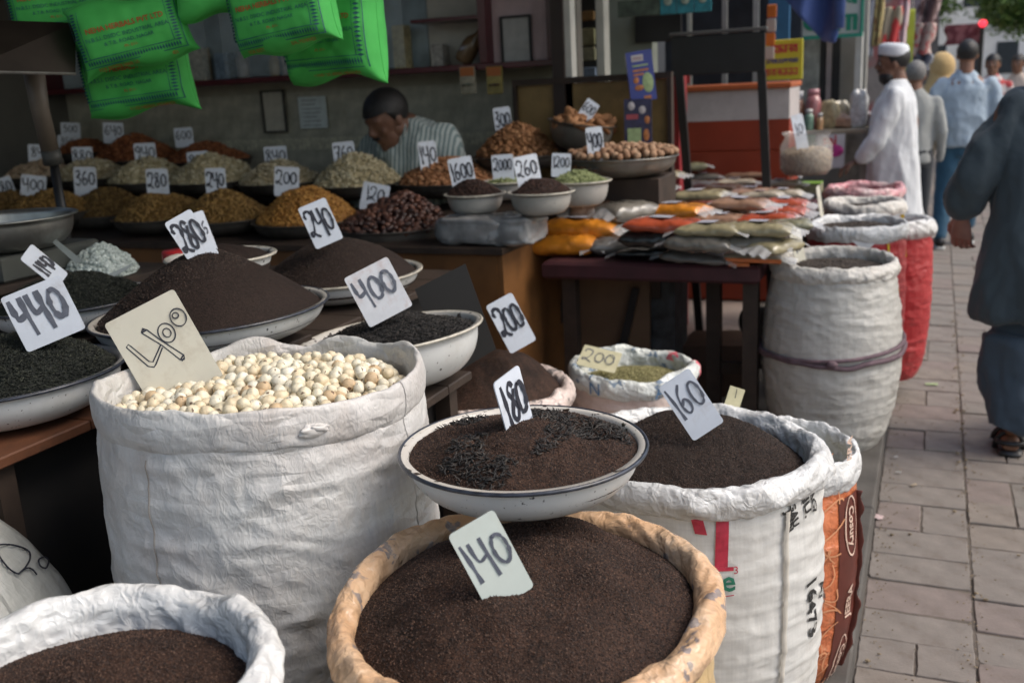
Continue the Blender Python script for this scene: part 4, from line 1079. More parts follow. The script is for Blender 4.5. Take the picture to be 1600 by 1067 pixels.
yJ = 5.12; p = at(1372, 342, y=yJ)
J1 = sack('open_sack', 'second red sack with yellow stripe, half hidden behind the first red sack', p[0]+.055, yJ, .10, p[2]+.0, .21, rw=.022, rh=.04, body=PP_RED, rim=RIM_WHITE, seed=75, group=grpS, nt_=200)
v, f = rect2d(.02, .2, 2, 8); decal(J1, 'yellow_stripe', v, f, 1413, 370, 5, YEL)
yK = 5.55; p = at(1349, 312, y=yK)
K1 = sack('open_sack', 'pale grey-white rolled sack between the red printed sacks and the pink one', p[0], yK, .10, p[2]+.0, .22, rw=.03, rh=.04, body=PP_OLD, rim=RIM_OLD, seed=78, group=grpS, nt_=200)
piece_heap('seeds', 'brown seeds in the pale rolled sack', (p[0], yK, p[2]-.05), .19, .02, PEP, ball(6, 4, 1, 1, 1), 1500, .005, cat='seeds')
yL = 6.15; p = at(1350, 290, y=yL)
L1 = sack('open_sack', 'pink and white rolled sack farthest along the packet table', p[0], yL, .10, p[2]+.0, .23, rw=.03, rh=.035, body=PP_RED, rim=film_sack('pink_white_lining', (.5, .14, .17), (.6, .5, .48), dirt=(.6, .56, .55), dirt_amt=.9), seed=81, group=grpS, nt_=200, crease=1.3)
# M: closed sack at the far left
cM = at(-112, 905, d=1.75)
tM = thing('closed_sack', 'plump closed white sack with an inked scribble at the left edge', 'sack', (cM[0], cM[1], PL))
th = np.linspace(0, 2*PI, 160, endpoint=False)[:, None]; s = np.linspace(0, 1, 80)[None]
Hm = at(-40, 690, d=1.75)[2]-PL+.035
rr = .235*np.clip(1-(s-.05)**6*1.2, .02, 1)*(.86+.14*np.sin(PI*np.clip(s*1.1, 0, 1)))*np.where(s > .55, 1-((s-.55)/.45)**2.2*.93, 1)+0*th
rr = rr*(1+.03*vn(np.cos(th)*2, np.sin(th)*2, s*3, 3))+.004*fbm(np.cos(th)*5, np.sin(th)*5, s*12, 5)
P = np.stack([np.cos(th)*rr-.0*s, np.sin(th)*rr, s*Hm+0*th], -1); P[:, 0] = [0, 0, 0]
grid('sack_body', P, fabric_sack('woven_sack_grey', (.42, .43, .41), dirt=(.3, .28, .25)), tM, True, True, np.stack([th*.26+0*s, s*Hm+0*th], -1))
def surfM(px, py):
    o = EYE-np.array(tM.location); r = ray(px, py); best = None
    for dd in np.linspace(1.2, 2.6, 500):
        p = o+r*dd; sz = p[2]/Hm
        if 0 < sz < 1:
            ii = np.argmin(np.abs(s[0]-sz)); R0 = float(rr[:, ii].mean())
            if math.hypot(p[0], p[1]) <= R0+.008: return p
    return o+r*1.8
ink = [[(-4, 852), (5, 850), (25, 852), (44, 860), (47, 872), (40, 885), (32, 893), (27, 896), (15, 889), (5, 878), (-3, 866)], [(32, 893), (42, 887), (50, 889), (57, 897)], [(62, 872), (70, 870), (76, 876), (72, 887), (64, 885), (60, 877), (62, 872)]]
mb = MB()
for L_ in ink:
    q = smooth_line(np.array(L_, float), 5); mb.tube([surfM(a, b) for a, b in q], .0016, 5)
mb.build('ink_scribble', INK, tM)

# ------------------------------------------------------------------ fox nuts
NUTM = toned('fox_nut', [(0, (.66, .52, .33)), (.35, (.76, .68, .50)), (1, (.82, .78, .65))], .5, spots=(.10, .05, .03), bscale=160, bmp=.5, spot_scale=95, spot_at=.69)
NUTB = toned('fox_nut_browned', [(0, (.52, .36, .2)), (1, (.64, .50, .33))], .65, spots=(.10, .05, .03), bscale=160, spot_scale=90, spot_at=.66)
Cz = pC[2]-.028; RCn = .262
def hC(x, y): return hfun(x, y, RCn, .03, p=2.2, amp=.014, freq=6, seed=5)
mesh_n = []
for k_ in range(7):
    v, f = ball(12, 8, .0122, .0118, .0114, .13, seed=k_*7+1)
    o = mk('fox_nut', v, f, NUTM if k_ < 6 else NUTB, None, True, None, np.full(len(v), [.2, .5, .8, 1, .35, .65, .5][k_])); mesh_n.append(o)
pts = []
def try_pts(n, rmax, zoff, mind):
    tries = 0
    while len(pts) < n and tries < 60000:
        tries += 1
        a = random.uniform(0, 2*PI); r = math.sqrt(random.random())*rmax; x, y = r*math.cos(a), r*math.sin(a)
        z = float(hC(x, y))+random.uniform(-.004, .008)+zoff
        if all((x-q[0])**2+(y-q[1])**2+(z-q[2])**2 > mind*mind for q in pts): pts.append((x, y, z))
try_pts(520, RCn-.004, 0, .0205)
tocam = -pC[:2]/np.linalg.norm(pC[:2])
lab = 'round cream puffed fox nut with dark flecks lying in the tall white sack'
order = sorted(pts, key=lambda q: q[2]*-3-(q[0]*tocam[0]+q[1]*tocam[1]))
lst = order[:300]; rest = order[300:]
for i, q in enumerate(lst):
    if i < 7: o = mesh_n[i]
    else: o = mesh_n[random.choice([0, 1, 2, 3, 4, 5, 0, 1, 2, 3, 4, 5, 6])].copy(); COL.objects.link(o)
    o.location = (pC[0]+q[0], pC[1]+q[1], Cz+q[2]); o.rotation_euler = [random.uniform(0, 6.28) for _ in range(3)]
    s_ = random.uniform(.82, 1.22); o.scale = (s_, s_*random.uniform(.93, 1.06), s_)
    tagit(o, lab, 'fox nut', 'fox nuts in the tall sack')
bv, bf = ball(10, 7, .0122, .0116, .0110, .18, seed=3)
R2 = np.array(rest+[(q[0]+random.uniform(-.01, .01), q[1]+random.uniform(-.01, .01), q[2]-.015) for q in pts])
V, Fs, tn = stamp(bv, bf, R2, rand_rot(len(R2)), rng.uniform(.85, 1.2, len(R2)))
o = mk('fox_nuts', V, ArrFaces(Fs), NUTM, None, True, None, tn); o.location = (pC[0], pC[1], Cz)
tagit(o, 'deeper layer of cream fox nuts filling the tall white sack', 'fox nuts', None, 'stuff')

# ------------------------------------------------------------------ enamel bowls in front
def shard():
    v, f = [], []
    for i, (x, s_) in enumerate(((-1, .10), (-.3, .2), (.4, .18), (1, .06))):
        b = .18*math.sin(i*2.1)
        v += [(x, b-s_, -.06), (x, b+s_, -.04), (x, b, s_*.6)]
    for i in range(3):
        for k in range(3): f.append((i*3+k, i*3+(k+1) % 3, i*3+3+(k+1) % 3, i*3+3+k))
    f += [(2, 1, 0), (9, 10, 11)]
    return np.array(v), f
SH = shard()
LEAF = toned('black_leaf_tea', [(0, (.010, .010, .010)), (.7, (.028, .025, .024)), (1, (.06, .05, .042))], .7)
LEAFG = toned('dark_green_leaf_tea', [(0, (.008, .010, .008)), (.7, (.022, .027, .020)), (1, (.06, .065, .045))], .7)
def bowl_with_leaf(label, hl, px, py, wpx, w, h, mat, hh, n, size, tilt=(0, 0), rimm=NAVY_RIM, hk={}, out=ENAMEL, rfrac=.93):
    c = centre(px, py, wpx, w); r_ = (rad(tilt[0]), rad(tilt[1]), 0)
    bowl('enamel_bowl', label, c, w/2, h, rb=w*.21, rimm=rimm, rot=r_, out=out)
    return c, r_
# the 180 bowl
c180, r_ = bowl_with_leaf('white enamel bowl with navy rim standing on the two nearest tea sacks', '', 817, 697, 385, .40, .078, None, 0, 0, 0, (0, 0))
HK = dict(p=1.7, amp=.008, freq=13, seed=61, dents=[(-.07, -.02, .05, .010), (.10, .02, .05, .008)])
R180 = .184
heap('tea_dust', 'brown tea dust mixed with black leaf in the navy rimmed bowl', 'tea', (c180[0], c180[1], c180[2]-.004), R180, .042, TEA, nr=130, na=520, fine=.0005, **HK)
grains('coarse brown grains over the dust in the navy rimmed bowl', (c180[0], c180[1], c180[2]-.004), R180, .042, GRAIN, 26000, .0016, clumps=.6, **HK)
m_ = 3600; a = rng.random(m_)*2*PI; r = np.sqrt(rng.random(m_))*R180*.97; x, y = r*np.cos(a), r*np.sin(a)
cl = vn(x*16+3, y*16, 0, 8)+.6*np.exp(-((x-.03)**2+(y-.09)**2)/.06**2)+.8*np.exp(-((x-.13)**2+(y-.04)**2)/.05**2)
k_ = cl > .28; x, y = x[k_], y[k_]
V, Fs, tn = stamp(*SH, np.stack([x, y, hfun(x, y, R180, .042, **HK)+rng.uniform(0, .006, len(x))], 1), flat_rot(len(x), .45), rng.uniform(.0045, .0095, len(x)))
o = mk('leaf_tea', V, ArrFaces(Fs), LEAF, None, True, None, tn); o.location = (c180[0], c180[1], c180[2]-.005)
tagit(o, 'curled black tea leaves strewn over the dust in the navy rimmed bowl', 'tea', None, 'stuff')
# the 400 bowl
c400, r_ = bowl_with_leaf('white enamel bowl of black leaf tea behind the fox nut sack', '', 612, 520, 285, .43, .12, None, 0, 0, 0, (0, -6), CREAM_RIM)
piece_heap('leaf_tea', 'low heap of black leaf tea in the bowl behind the fox nuts', c400-np.array([0, 0, .012]), .198, .05, LEAF, SH, 11000, .0055, rot=.5, cat='tea', tilt_rot=r_, p=1.6, amp=.010, freq=16)
# 280 bowl
c280, r_ = bowl_with_leaf('wide white enamel bowl with a tall smooth cone of tea dust', '', 330, 484, 363, .55, .075, None, 0, 0, 0, (0, -2), NAVY_RIM)
heap('tea_dust', 'tall smooth cone of tea dust tagged 280', 'tea', c280-np.array([0, 0, .006]), .255, .150, TEA_PALE, rot=r_, p=1.5, amp=.003, freq=8, seed=71, nr=90, na=360)
# 240 bowl
c240, r_ = bowl_with_leaf('enamel bowl with cream rim and rounded tea mound, behind the others', '', 530, 428, 258, .50, .07, None, 0, 0, 0, (0, -1), CREAM_RIM)
heap('tea_dust', 'rounded dark mound of tea dust tagged 240', 'tea', c240-np.array([0, 0, .006]), .232, .112, TEA_PALE, rot=r_, p=1.9, amp=.003, freq=8, seed=72, nr=80, na=320)
for (cc_, R_, h_, p_, sd_, w_) in ((c280, .255, .150, 1.5, 71, 'tall cone tagged 280'), (c240, .232, .112, 1.9, 72, 'rounded mound tagged 240')):
    grains('fine dark grains over the '+w_, cc_-np.array([0, 0, .006]), R_, h_, GRAIND, 26000, .0021, clumps=.3, p=p_, amp=.003, freq=8, seed=sd_)
# 440 bowl front left
c440, r_ = bowl_with_leaf('white enamel bowl of dark green leaf tea at the left edge, nearest there', '', 10, 585, 355, .46, .085, None, 0, 0, 0, (0, -2), NAVY_RIM)
piece_heap('leaf_tea', 'heap of dark green curled tea leaves tagged 440', c440-np.array([0, 0, .008]), .212, .085, LEAFG, SH, 12000, .006, rot=.5, cat='tea', tilt_rot=r_, p=1.6, amp=.008)
# 1140 bowl behind
c114, r_ = bowl_with_leaf('enamel bowl of greenish leaf tea second from the front at the left edge', '', 112, 468, 255, .42, .07, None, 0, 0, 0, (0, -2), NAVY_RIM)
piece_heap('leaf_tea', 'heap of greenish black tea leaves behind the 440 heap', c114-np.array([0, 0, .008]), .195, .075, LEAFG, SH, 9000, .006, rot=.5, cat='tea', tilt_rot=r_, p=1.6, amp=.008)
# small pale bowl behind the 280 heap
cs = centre(345, 400, 168, .28)
bowl('enamel_bowl', 'small pale enamel bowl with dark dust mostly hidden behind the 280 cone', cs, .14, .05, rimm=CREAM_RIM)
STZ = c280[2]-.12
MB().lathe([(0, STZ-cs[2]+.001), (.06, STZ-cs[2]+.001), (.06, -.052), (0, -.052)], 20).build('tin', WOOD_DARK, None, True).location = tuple(cs); tagit(bpy.data.objects['tin'], 'dark tin holding up the small pale bowl', 'tin')
heap('tea_dust', 'dark dust in the small pale bowl behind the 280 cone', 'tea', cs-np.array([0, 0, .006]), .125, .035, TEA_PALE, nr=30, na=80)
# wooden staging under the bowls on the left
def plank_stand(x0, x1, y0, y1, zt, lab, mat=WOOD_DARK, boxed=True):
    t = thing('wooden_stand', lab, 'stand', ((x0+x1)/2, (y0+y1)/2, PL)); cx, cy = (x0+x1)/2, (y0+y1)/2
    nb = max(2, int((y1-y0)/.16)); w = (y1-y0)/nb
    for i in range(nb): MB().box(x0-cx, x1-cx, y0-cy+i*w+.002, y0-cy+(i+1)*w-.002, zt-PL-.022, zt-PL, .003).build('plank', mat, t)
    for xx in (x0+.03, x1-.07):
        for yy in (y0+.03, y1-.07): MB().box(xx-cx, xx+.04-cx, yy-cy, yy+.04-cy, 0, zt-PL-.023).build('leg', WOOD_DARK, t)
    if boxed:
        MB().box(x0-cx+.08, x1-cx-.08, y0-cy+.02, y1-cy-.02, .002, zt-PL-.03).build('shade_fill', simple('shade_fill_black', (.012, .01, .009), .8, .3), t)  # black block added to paint the unlit void under the planks
    return t
BRPL = simple('orange_brown_plank', (.12, .045, .02), .6, .4, 9, dirt=(.02, .015, .01), dirt_amt=.9)
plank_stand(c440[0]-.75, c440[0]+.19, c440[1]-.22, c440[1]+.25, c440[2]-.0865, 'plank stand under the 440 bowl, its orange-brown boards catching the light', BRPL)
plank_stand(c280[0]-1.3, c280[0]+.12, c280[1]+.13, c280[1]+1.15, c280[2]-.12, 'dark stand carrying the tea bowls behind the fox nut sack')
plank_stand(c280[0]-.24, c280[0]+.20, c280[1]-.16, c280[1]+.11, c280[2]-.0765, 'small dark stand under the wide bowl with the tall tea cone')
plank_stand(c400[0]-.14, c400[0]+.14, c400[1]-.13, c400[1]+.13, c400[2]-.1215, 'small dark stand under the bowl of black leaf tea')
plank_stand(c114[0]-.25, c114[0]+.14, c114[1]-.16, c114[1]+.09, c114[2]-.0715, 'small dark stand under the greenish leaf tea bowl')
# jar with red lid, rock sugar, paper
cj = at(276, 392, d=2.68)
t = thing('jar', 'clear plastic jar with bright red screw lid behind the 280 cone', 'jar', (cj[0], cj[1], STZ+.001)); jh = cj[2]-STZ-.03
MB().lathe([(0, 0), (.032, 0), (.036, .006), (.036, jh-.012), (.031, jh-.004), (.031, jh), (0, jh)], 24).build('jar_body', film('jar_plastic', (.6, .62, .6), .45), t, True)
MB().lathe([(0, jh+.0005), (.038, jh+.0005), (.040, jh+.004), (.040, jh+.026), (.037, jh+.031), (0, jh+.031)], 28).build('lid', simple('red_lid', (.42, .02, .025), .4, .1), t, True)
cr = at(158, 428, z=1.13)
MB().box(cr[0]-.22, cr[0]+.13, cr[1]-.10, cr[1]+.16, STZ+.001, 1.128, .004).build('box', WOOD_DARK); tagit(bpy.data.objects['box'], 'dark low box carrying the rock sugar', 'box')
crb, crf = ball(5, 3, 1, .9, .8, .3, 4)
SUG = toned('rock_sugar', [(0, (.42, .48, .44)), (1, (.62, .68, .64))], .25, coat=.3)
o = piece_heap('rock_sugar', 'lumpy pile of whitish rock sugar crystals', cr+np.array([0, 0, .004]), .10, .095, SUG, (crb, crf), 900, .009, cat='sugar', p=1.2, amp=.02)
for i, (pts_, lab) in enumerate([([(74, 372), (82, 370), (130, 408), (118, 412)], 'thin grey paper strip sticking up left of the rock sugar'), ([(158, 433), (208, 411), (200, 420), (170, 437)], 'white paper corner right of the rock sugar')]):
    P = np.array([at(a, b, d=2.72) for a, b in pts_]); c = P.mean(0); v = list(P-c)+[p_-c+FW*.002 for p_ in P]
    o = mk('paper', v, [(0, 1, 2, 3), (7, 6, 5, 4), (0, 4, 5, 1), (1, 5, 6, 2), (2, 6, 7, 3), (3, 7, 4, 0)], simple('grey_paper_%d' % i, (.3, .33, .31) if i == 0 else (.48, .52, .5), .8)); o.location = tuple(c); tagit(o, lab, 'paper')
# black board corner behind the 400 bowl
P = np.array([at(a, b, d=2.62) for a, b in [(648, 452), (727, 412), (775, 545), (700, 590)]]); c = P.mean(0)
nrm = np.cross(P[1]-P[0], P[3]-P[0]); nrm /= np.linalg.norm(nrm); v = list(P-c)+[p_-c+nrm*.006 for p_ in P]
o = mk('black_board', v, [(3, 2, 1, 0), (4, 5, 6, 7), (0, 1, 5, 4), (1, 2, 6, 5), (2, 3, 7, 6), (3, 0, 4, 7)], simple('matt_black_board', (.012, .011, .010), .7)); o.location = tuple(c)
tagit(o, 'plain black board leaning behind the bowl of black leaf tea', 'board')
# ================================================================== dry fruit trays on the counter
RAIS = toned('golden_raisins', [(0, (.14, .075, .018)), (.5, (.30, .17, .045)), (1, (.42, .26, .08))], .6)
RAISO = toned('orange_raisins', [(0, (.26, .11, .02)), (.5, (.46, .22, .045)), (1, (.60, .32, .08))], .6)
RAISD = toned('brown_raisins', [(0, (.09, .05, .015)), (.5, (.19, .11, .03)), (1, (.28, .17, .05))], .6)
REDB = toned('red_brown_dried_fruit', [(0, (.14, .042, .014)), (.5, (.30, .10, .035)), (1, (.42, .16, .06))], .6)
CASH = toned('cashew', [(0, (.42, .34, .20)), (.5, (.56, .48, .31)), (1, (.68, .61, .43))], .6)
CASHP = toned('pinkish_cashew', [(0, (.46, .32, .21)), (1, (.60, .48, .34))], .6)
CASHB = toned('split_cashew', [(0, (.48, .40, .23)), (.5, (.64, .56, .36)), (1, (.76, .70, .50))], .6)
ALM = toned('almond', [(0, (.24, .10, .035)), (.5, (.40, .18, .075)), (1, (.52, .28, .14))], .65)
DATE = toned('dried_date', [(0, (.030, .014, .012)), (.5, (.075, .032, .024)), (1, (.15, .06, .035))], .5, coat=.2, bscale=120)
CLOVE = toned('clove', [(0, (.018, .010, .008)), (1, (.07, .03, .02))], .8)
CARD_G = toned('cardamom', [(0, (.14, .17, .06)), (1, (.34, .38, .18))], .7)
WALN = toned('walnut_shell', [(0, (.20, .10, .05)), (.5, (.33, .19, .11)), (1, (.42, .27, .17))], .75, bscale=90, bmp=.8)
KERN = toned('dried_apricot_kernel', [(0, (.16, .065, .02)), (.5, (.30, .135, .05)), (1, (.42, .22, .10))], .65)
FIG = toned('dried_turmeric_root', [(0, (.20, .08, .025)), (1, (.40, .20, .09))], .75, bscale=90)
E6 = ball(6, 4, 1, .6, .5); ALM_ = ball(7, 4, 1.2, .62, .38)
def cashew():
    mb = MB(); a = np.linspace(-1.2, 1.2, 6); p = np.stack([np.sin(a), np.cos(a)-.6, a*0], 1)
    mb.tube(p, [.12, .34, .36, .34, .30, .12], 5); return np.concatenate(mb.v), mb.f
def tri_quads(f): return [q for q in f if len(q) in (3, 4)]
CS = cashew(); CS = (CS[0], tri_quads(CS[1]))
TRG = 'pans of dry fruit on the counter'
def tray(label, hlabel, px, py, wpx, yw, hpx, mat, base, n, size, rot=.5, pan=IRON, depth_=.07, panname='iron_pan', group=TRG, heapname='dried_fruit', rimm=None, catp='pan', fr=.93, **k):
    """px,py: centre of the rim; wpx: its width; hpx: how far the heap rises above it"""
    c = at(px, py, y=yw); d = depth(c); w = wpx*d/F_PX; h = hpx*d/F_PX
    bowl(panname, label, c, w/2, depth_, out=pan, inn=pan, rimm=rimm or pan, rim_r=.004, group=group, cat=catp, n=48)
    kk = dict(p=1.7, amp=.012, freq=9); kk.update(k)
    piece_heap(heapname, hlabel, c-np.array([0, 0, .004]), w/2*fr, h, mat, base, n, size, rot=rot, cat='dried fruit', **kk)
    return c
R1, R2_, R3 = 3.93, 4.50, 5.02
tray('iron pan of brown raisins at the left edge of the front row', 'brown raisins in the leftmost front pan', 15, 328, 120, R1, 30, RAISD, E6, 900, .0095)
tray('iron pan of golden raisins behind the scale post, front row', 'golden raisins under the 400 tag', 82, 330, 150, R1, 34, RAIS, E6, 1300, .0095)
tray('iron pan of dark brown raisins, third in the front row', 'dark brown raisins under the 360 tag', 172, 332, 150, R1+.2, 38, RAISD, E6, 1300, .0095)
tray('iron pan of brown raisins just right of the scale post foot', 'brown raisins under the 280 tag', 255, 338, 155, R1, 38, RAIS, E6, 1400, .0095)
tray('iron pan of brown raisins left of the bright golden ones', 'brown raisins under the upright 240 tag', 352, 340, 160, R1, 42, RAIS, E6, 1400, .0095)
tray('iron pan of bright golden raisins in the front row left of the dates', 'bright golden raisins in a tall pile', 482, 343, 175, R1, 52, RAISO, E6, 1700, .0095)
# dates as things one can pick out
cdt = at(617, 352, y=R1); ddt = depth(cdt); wdt = 188*ddt/F_PX
bowl('iron_pan', 'wide grey pan heaped with dark dates, rightmost in the front row', cdt, wdt/2, .085, out=simple('grey_pan', (.12, .105, .09), .4, .3, 12, metal=.3), inn=IRON, rimm=IRON, rim_r=.004, group=TRG, cat='pan', n=56)
hd = dict(p=1.25, amp=.006, freq=9, seed=3, peak=(.03, .02))
dbase = []
for k_ in range(4):
    v, f = ball(9, 6, .0205, .0125, .0105, .22, seed=k_*5+2); dbase.append(mk('date', v, f, DATE, None, True, None, np.full(len(v), [.15, .45, .7, .95][k_])))
pts = []
for _ in range(9000):
    a, r = random.uniform(0, 2*PI), math.sqrt(random.random())*wdt/2*.93; x, y = r*math.cos(a), r*math.sin(a)
    z = float(hfun(np.array(x), np.array(y), wdt/2*.95, 52*ddt/F_PX, **hd))+random.uniform(-.006, .006)
    if all((x-q[0])**2+(y-q[1])**2+(z-q[2])**2 > .021**2 for q in pts): pts.append((x, y, z))
pts.sort(key=lambda q: q[1]-q[2]*2)
for i, q in enumerate(pts[:260]):
    if i < 4: o = dbase[i]
    else: o = dbase[random.randint(0, 3)].copy(); COL.objects.link(o)
    o.location = cdt+np.array(q); o.rotation_euler = (random.gauss(0, .5), random.gauss(0, .5), random.uniform(0, 6.28)); s_ = random.uniform(.85, 1.2); o.scale = (s_, s_, s_)
    tagit(o, 'wrinkled dark brown dried date in the wide grey pan', 'date', 'dates in the wide pan')
hp = heap('dates', 'deeper layer of dark dates filling the wide grey pan', None, cdt-np.array([0, 0, .014]), wdt/2*.94, 50*ddt/F_PX, DATE, nr=20, na=40, **hd)
# middle row
tray('iron pan of pinkish nuts at the left of the middle row', 'pinkish cashews at the left of the middle row', 68, 274, 125, R2_, 24, CASHP, CS, 620, .0145)
tray('iron pan of cashews under the 880 tag, middle row', 'pale cashews under the 880 tag', 145, 278, 125, R2_, 30, CASH, CS, 620, .0145)
tray('iron pan of cashews behind the brown raisins, with a broad low pile', 'pale cashews under the 940 tag', 236, 282, 135, R2_, 36, CASHB, CS, 700, .0145)
tray('iron pan of cashews with the tallest pile left of centre', 'pale cashews in the tall pile under the 900 tag', 334, 282, 150, R2_, 40, CASHB, CS, 850, .0145)
tray('iron pan of split cashews partly hidden by the bright raisins', 'pale split cashews behind the 200 tag', 440, 284, 140, R2_, 32, CASH, CS, 750, .0145)
tray('iron pan of cashews in front of the seller', 'tall pile of pale cashews under the 760 tag', 560, 287, 150, R2_, 48, CASHB, CS, 950, .0145)
# almonds
tray('iron pan of almonds right of the seller', 'reddish brown almonds under the 140 tag', 700, 283, 165, R2_, 38, ALM, ALM_, 1100, .013)
# back row
tray('iron pan of red-brown fruit at the left edge of the back row', 'red-brown dried fruit at the left edge', 10, 264, 90, R3, 28, REDB, E6, 700, .011)
tray('iron pan of red-brown fruit half hidden behind the stacked tags', 'red-brown dried fruit behind the stacked tags', 132, 238, 90, R3+.05, 22, REDB, E6, 700, .011)
tray('iron pan of red-brown fruit under the 640 tag', 'tall pile of red-brown dried fruit under the 640 tag', 215, 248, 145, R3, 38, REDB, E6, 1300, .011)
tray('iron pan of dark red fruit under the 600 tag', 'low pile of dark red dried fruit under the 600 tag', 325, 250, 140, R3, 27, REDB, E6, 1100, .011)
tray('iron pan of dried apricots under the 300 tag', 'chunky orange-brown dried apricots under the 300 tag', 808, 243, 140, R3-.3, 50, KERN, ball(7, 5, 1, .75, .5, .3, 2), 800, .015, amp=.012)
# white bowls
SBG = 'white bowls on the counter corner'
def sbowl(label, hl, px, py, wpx, yw, hpx, mat, base, n, size, rot=.6, hb=.075, out=ENAMEL_GREY, nm='enamel_bowl', **k):
    return tray(label, hl, px, py, wpx, yw, hpx, mat, base, n, size, rot, out, hb, nm, SBG, 'spice', CREAM_RIM, 'bowl', **k)
PLST = plank_stand  # same builder serves the low block below
sbowl('grey-white bowl of cloves under the 1600 tag', 'dark cloves under the 1600 tag', 742, 303, 96, 3.78, 22, CLOVE, E6, 1600, .005)
sbowl('grey-white bowl of dark cloves at the front corner', 'dark red-brown cloves in the front corner bowl', 845, 300, 104, 3.72, 24, CLOVE, E6, 1800, .0045, hb=.085)
sbowl('grey-white bowl of cardamom behind the front corner bowl', 'pale green cardamom pods', 905, 283, 100, 4.0, 18, CARD_G, E6, 900, .007, hb=.1)
sbowl('bowl of green pods behind the 2000 tag', 'green pods behind the 2000 tag', 790, 284, 80, 4.15, 8, CARD_G, E6, 500, .007)
tray('small pan of cinnamon bark pieces behind the cardamom', 'reddish cinnamon bark sticks', 925, 262, 70, 4.3, 9, KERN, ball(5, 3, 2.2, .35, .3), 260, .008, depth_=.05)
# wrapped block under the white bowls
def lumpy_box(name, w, d_, h, mat, label=None, cat=None, group=None, seed=1, amp=.008, res=20, rnd=4.0):
    """soft cushion-like block, superellipsoid"""
    u = np.linspace(-PI, PI, res*3, endpoint=False)[:, None]; v = np.linspace(-PI/2, PI/2, res)[None]
    e = 2/rnd; sg = lambda x, p: np.sign(x)*np.abs(x)**p
    X = sg(np.cos(v), e)*sg(np.cos(u), e); Y_ = sg(np.cos(v), e)*sg(np.sin(u), e); Z = sg(np.sin(v), e)+0*u
    n = 1+amp/.1*fbm(X*2+seed, Y_*2, Z*2, seed)
    P = np.stack([X*w/2*n, Y_*d_/2*n, (Z*n+1)*h/2], -1)
    o = grid(name, P, mat, None, True, True)
    return tagit(o, label, cat, group)
FILM = film('clear_film', (.55, .57, .57), .35)
WRAP = simple('grey_wrapped_plastic', (.24, .24, .24), .25, .3, 14, coat=.3, bmp=.9, bscale=18)
for i, (px, py, w, lab) in enumerate([(745, 356, .30, 'grey plastic wrapped block on the counter, left of two'), (808, 352, .20, 'grey plastic wrapped block on the counter, right of two')]):
    c = at(px, py, y=3.72); o = lumpy_box('wrapped_block', w, .22, .115, WRAP, lab, 'packet', 'wrapped blocks under the bowls', i+3, .012, 26, 5); o.location = (c[0], c[1], CT+.004)
# figs / turmeric in a raised iron bowl
c = at(910, 192, y=4.75); d = depth(c); w = 108*d/F_PX
bowl('iron_bowl', 'grey metal bowl of dried turmeric roots raised behind the walnuts', c, w/2, .13, rb=w*.2, out=simple('grey_bowl_metal', (.17, .16, .14), .45, .25, 10, metal=.3), inn=IRON, rimm=IRON, rot=(0, rad(9), 0), group='metal pans at the counter end', n=48)
v, f = ball(9, 6, 1.9, .75, .7, .3, 3)
piece_heap('dried_root', 'knobbly orange-brown dried roots in the raised grey bowl', c-np.array([0, 0, .012]), w/2*.9, .05, FIG, (v, f), 46, .028, rot=.5, cat='dried roots', amp=.01, tilt_rot=(0, rad(9), 0))
# walnuts
c = at(972, 245, y=4.45); d = depth(c); w = 176*d/F_PX
bowl('steel_pan', 'wide shallow grey pan of whole walnuts', c, w/2, .085, rb=w*.22, out=simple('worn_grey_pan', (.20, .19, .165), .42, .3, 10, metal=.4, dirt=(.08, .06, .05)), inn=IRON, rimm=STEEL, group='metal pans at the counter end', n=56, rim_r=.003)
wn = []
def walfn(v): return v*(1+.06*np.sin(v[:, 0]*9+v[:, 2]*7)*np.cos(v[:, 1]*11))[:, None]
for k_ in range(3):
    v, f = ball(12, 8, .019, .0165, .0165, .08, k_, walfn); wn.append(mk('walnut', v, f, WALN, None, True, None, np.full(len(v), [.3, .6, .95][k_])))
pts = []
for _ in range(6000):
    a, r = random.uniform(0, 2*PI), math.sqrt(random.random())*w/2*.93; x, y = r*math.cos(a), r*math.sin(a)
    z = .012+.03*(1-(r/(w/2))**2)+random.choice([0, 0, .008])
    if all((x-q[0])**2+(y-q[1])**2+(z-q[2])**2 > .031**2 for q in pts): pts.append((x, y, z))
for i, q in enumerate(pts[:200]):
    o = wn[i] if i < 3 else wn[random.randint(0, 2)].copy()
    if i >= 3: COL.objects.link(o)
    o.location = c+np.array(q); o.rotation_euler = [random.uniform(0, 6.28) for _ in range(3)]
    tagit(o, 'whole tan walnut in the wide shallow pan', 'walnut', 'walnuts in the wide pan')
MB().box(c[0]-.22, c[0]+.2, c[1]-.12, c[1]+.2, PL+.5, c[2]-.09, .004).build('pan_block', WOOD_DARK); tagit(bpy.data.objects['pan_block'], 'dark block carrying the walnut pan at the counter end', 'crate')
bpy.data.objects['pan_block'].name = 'crate'
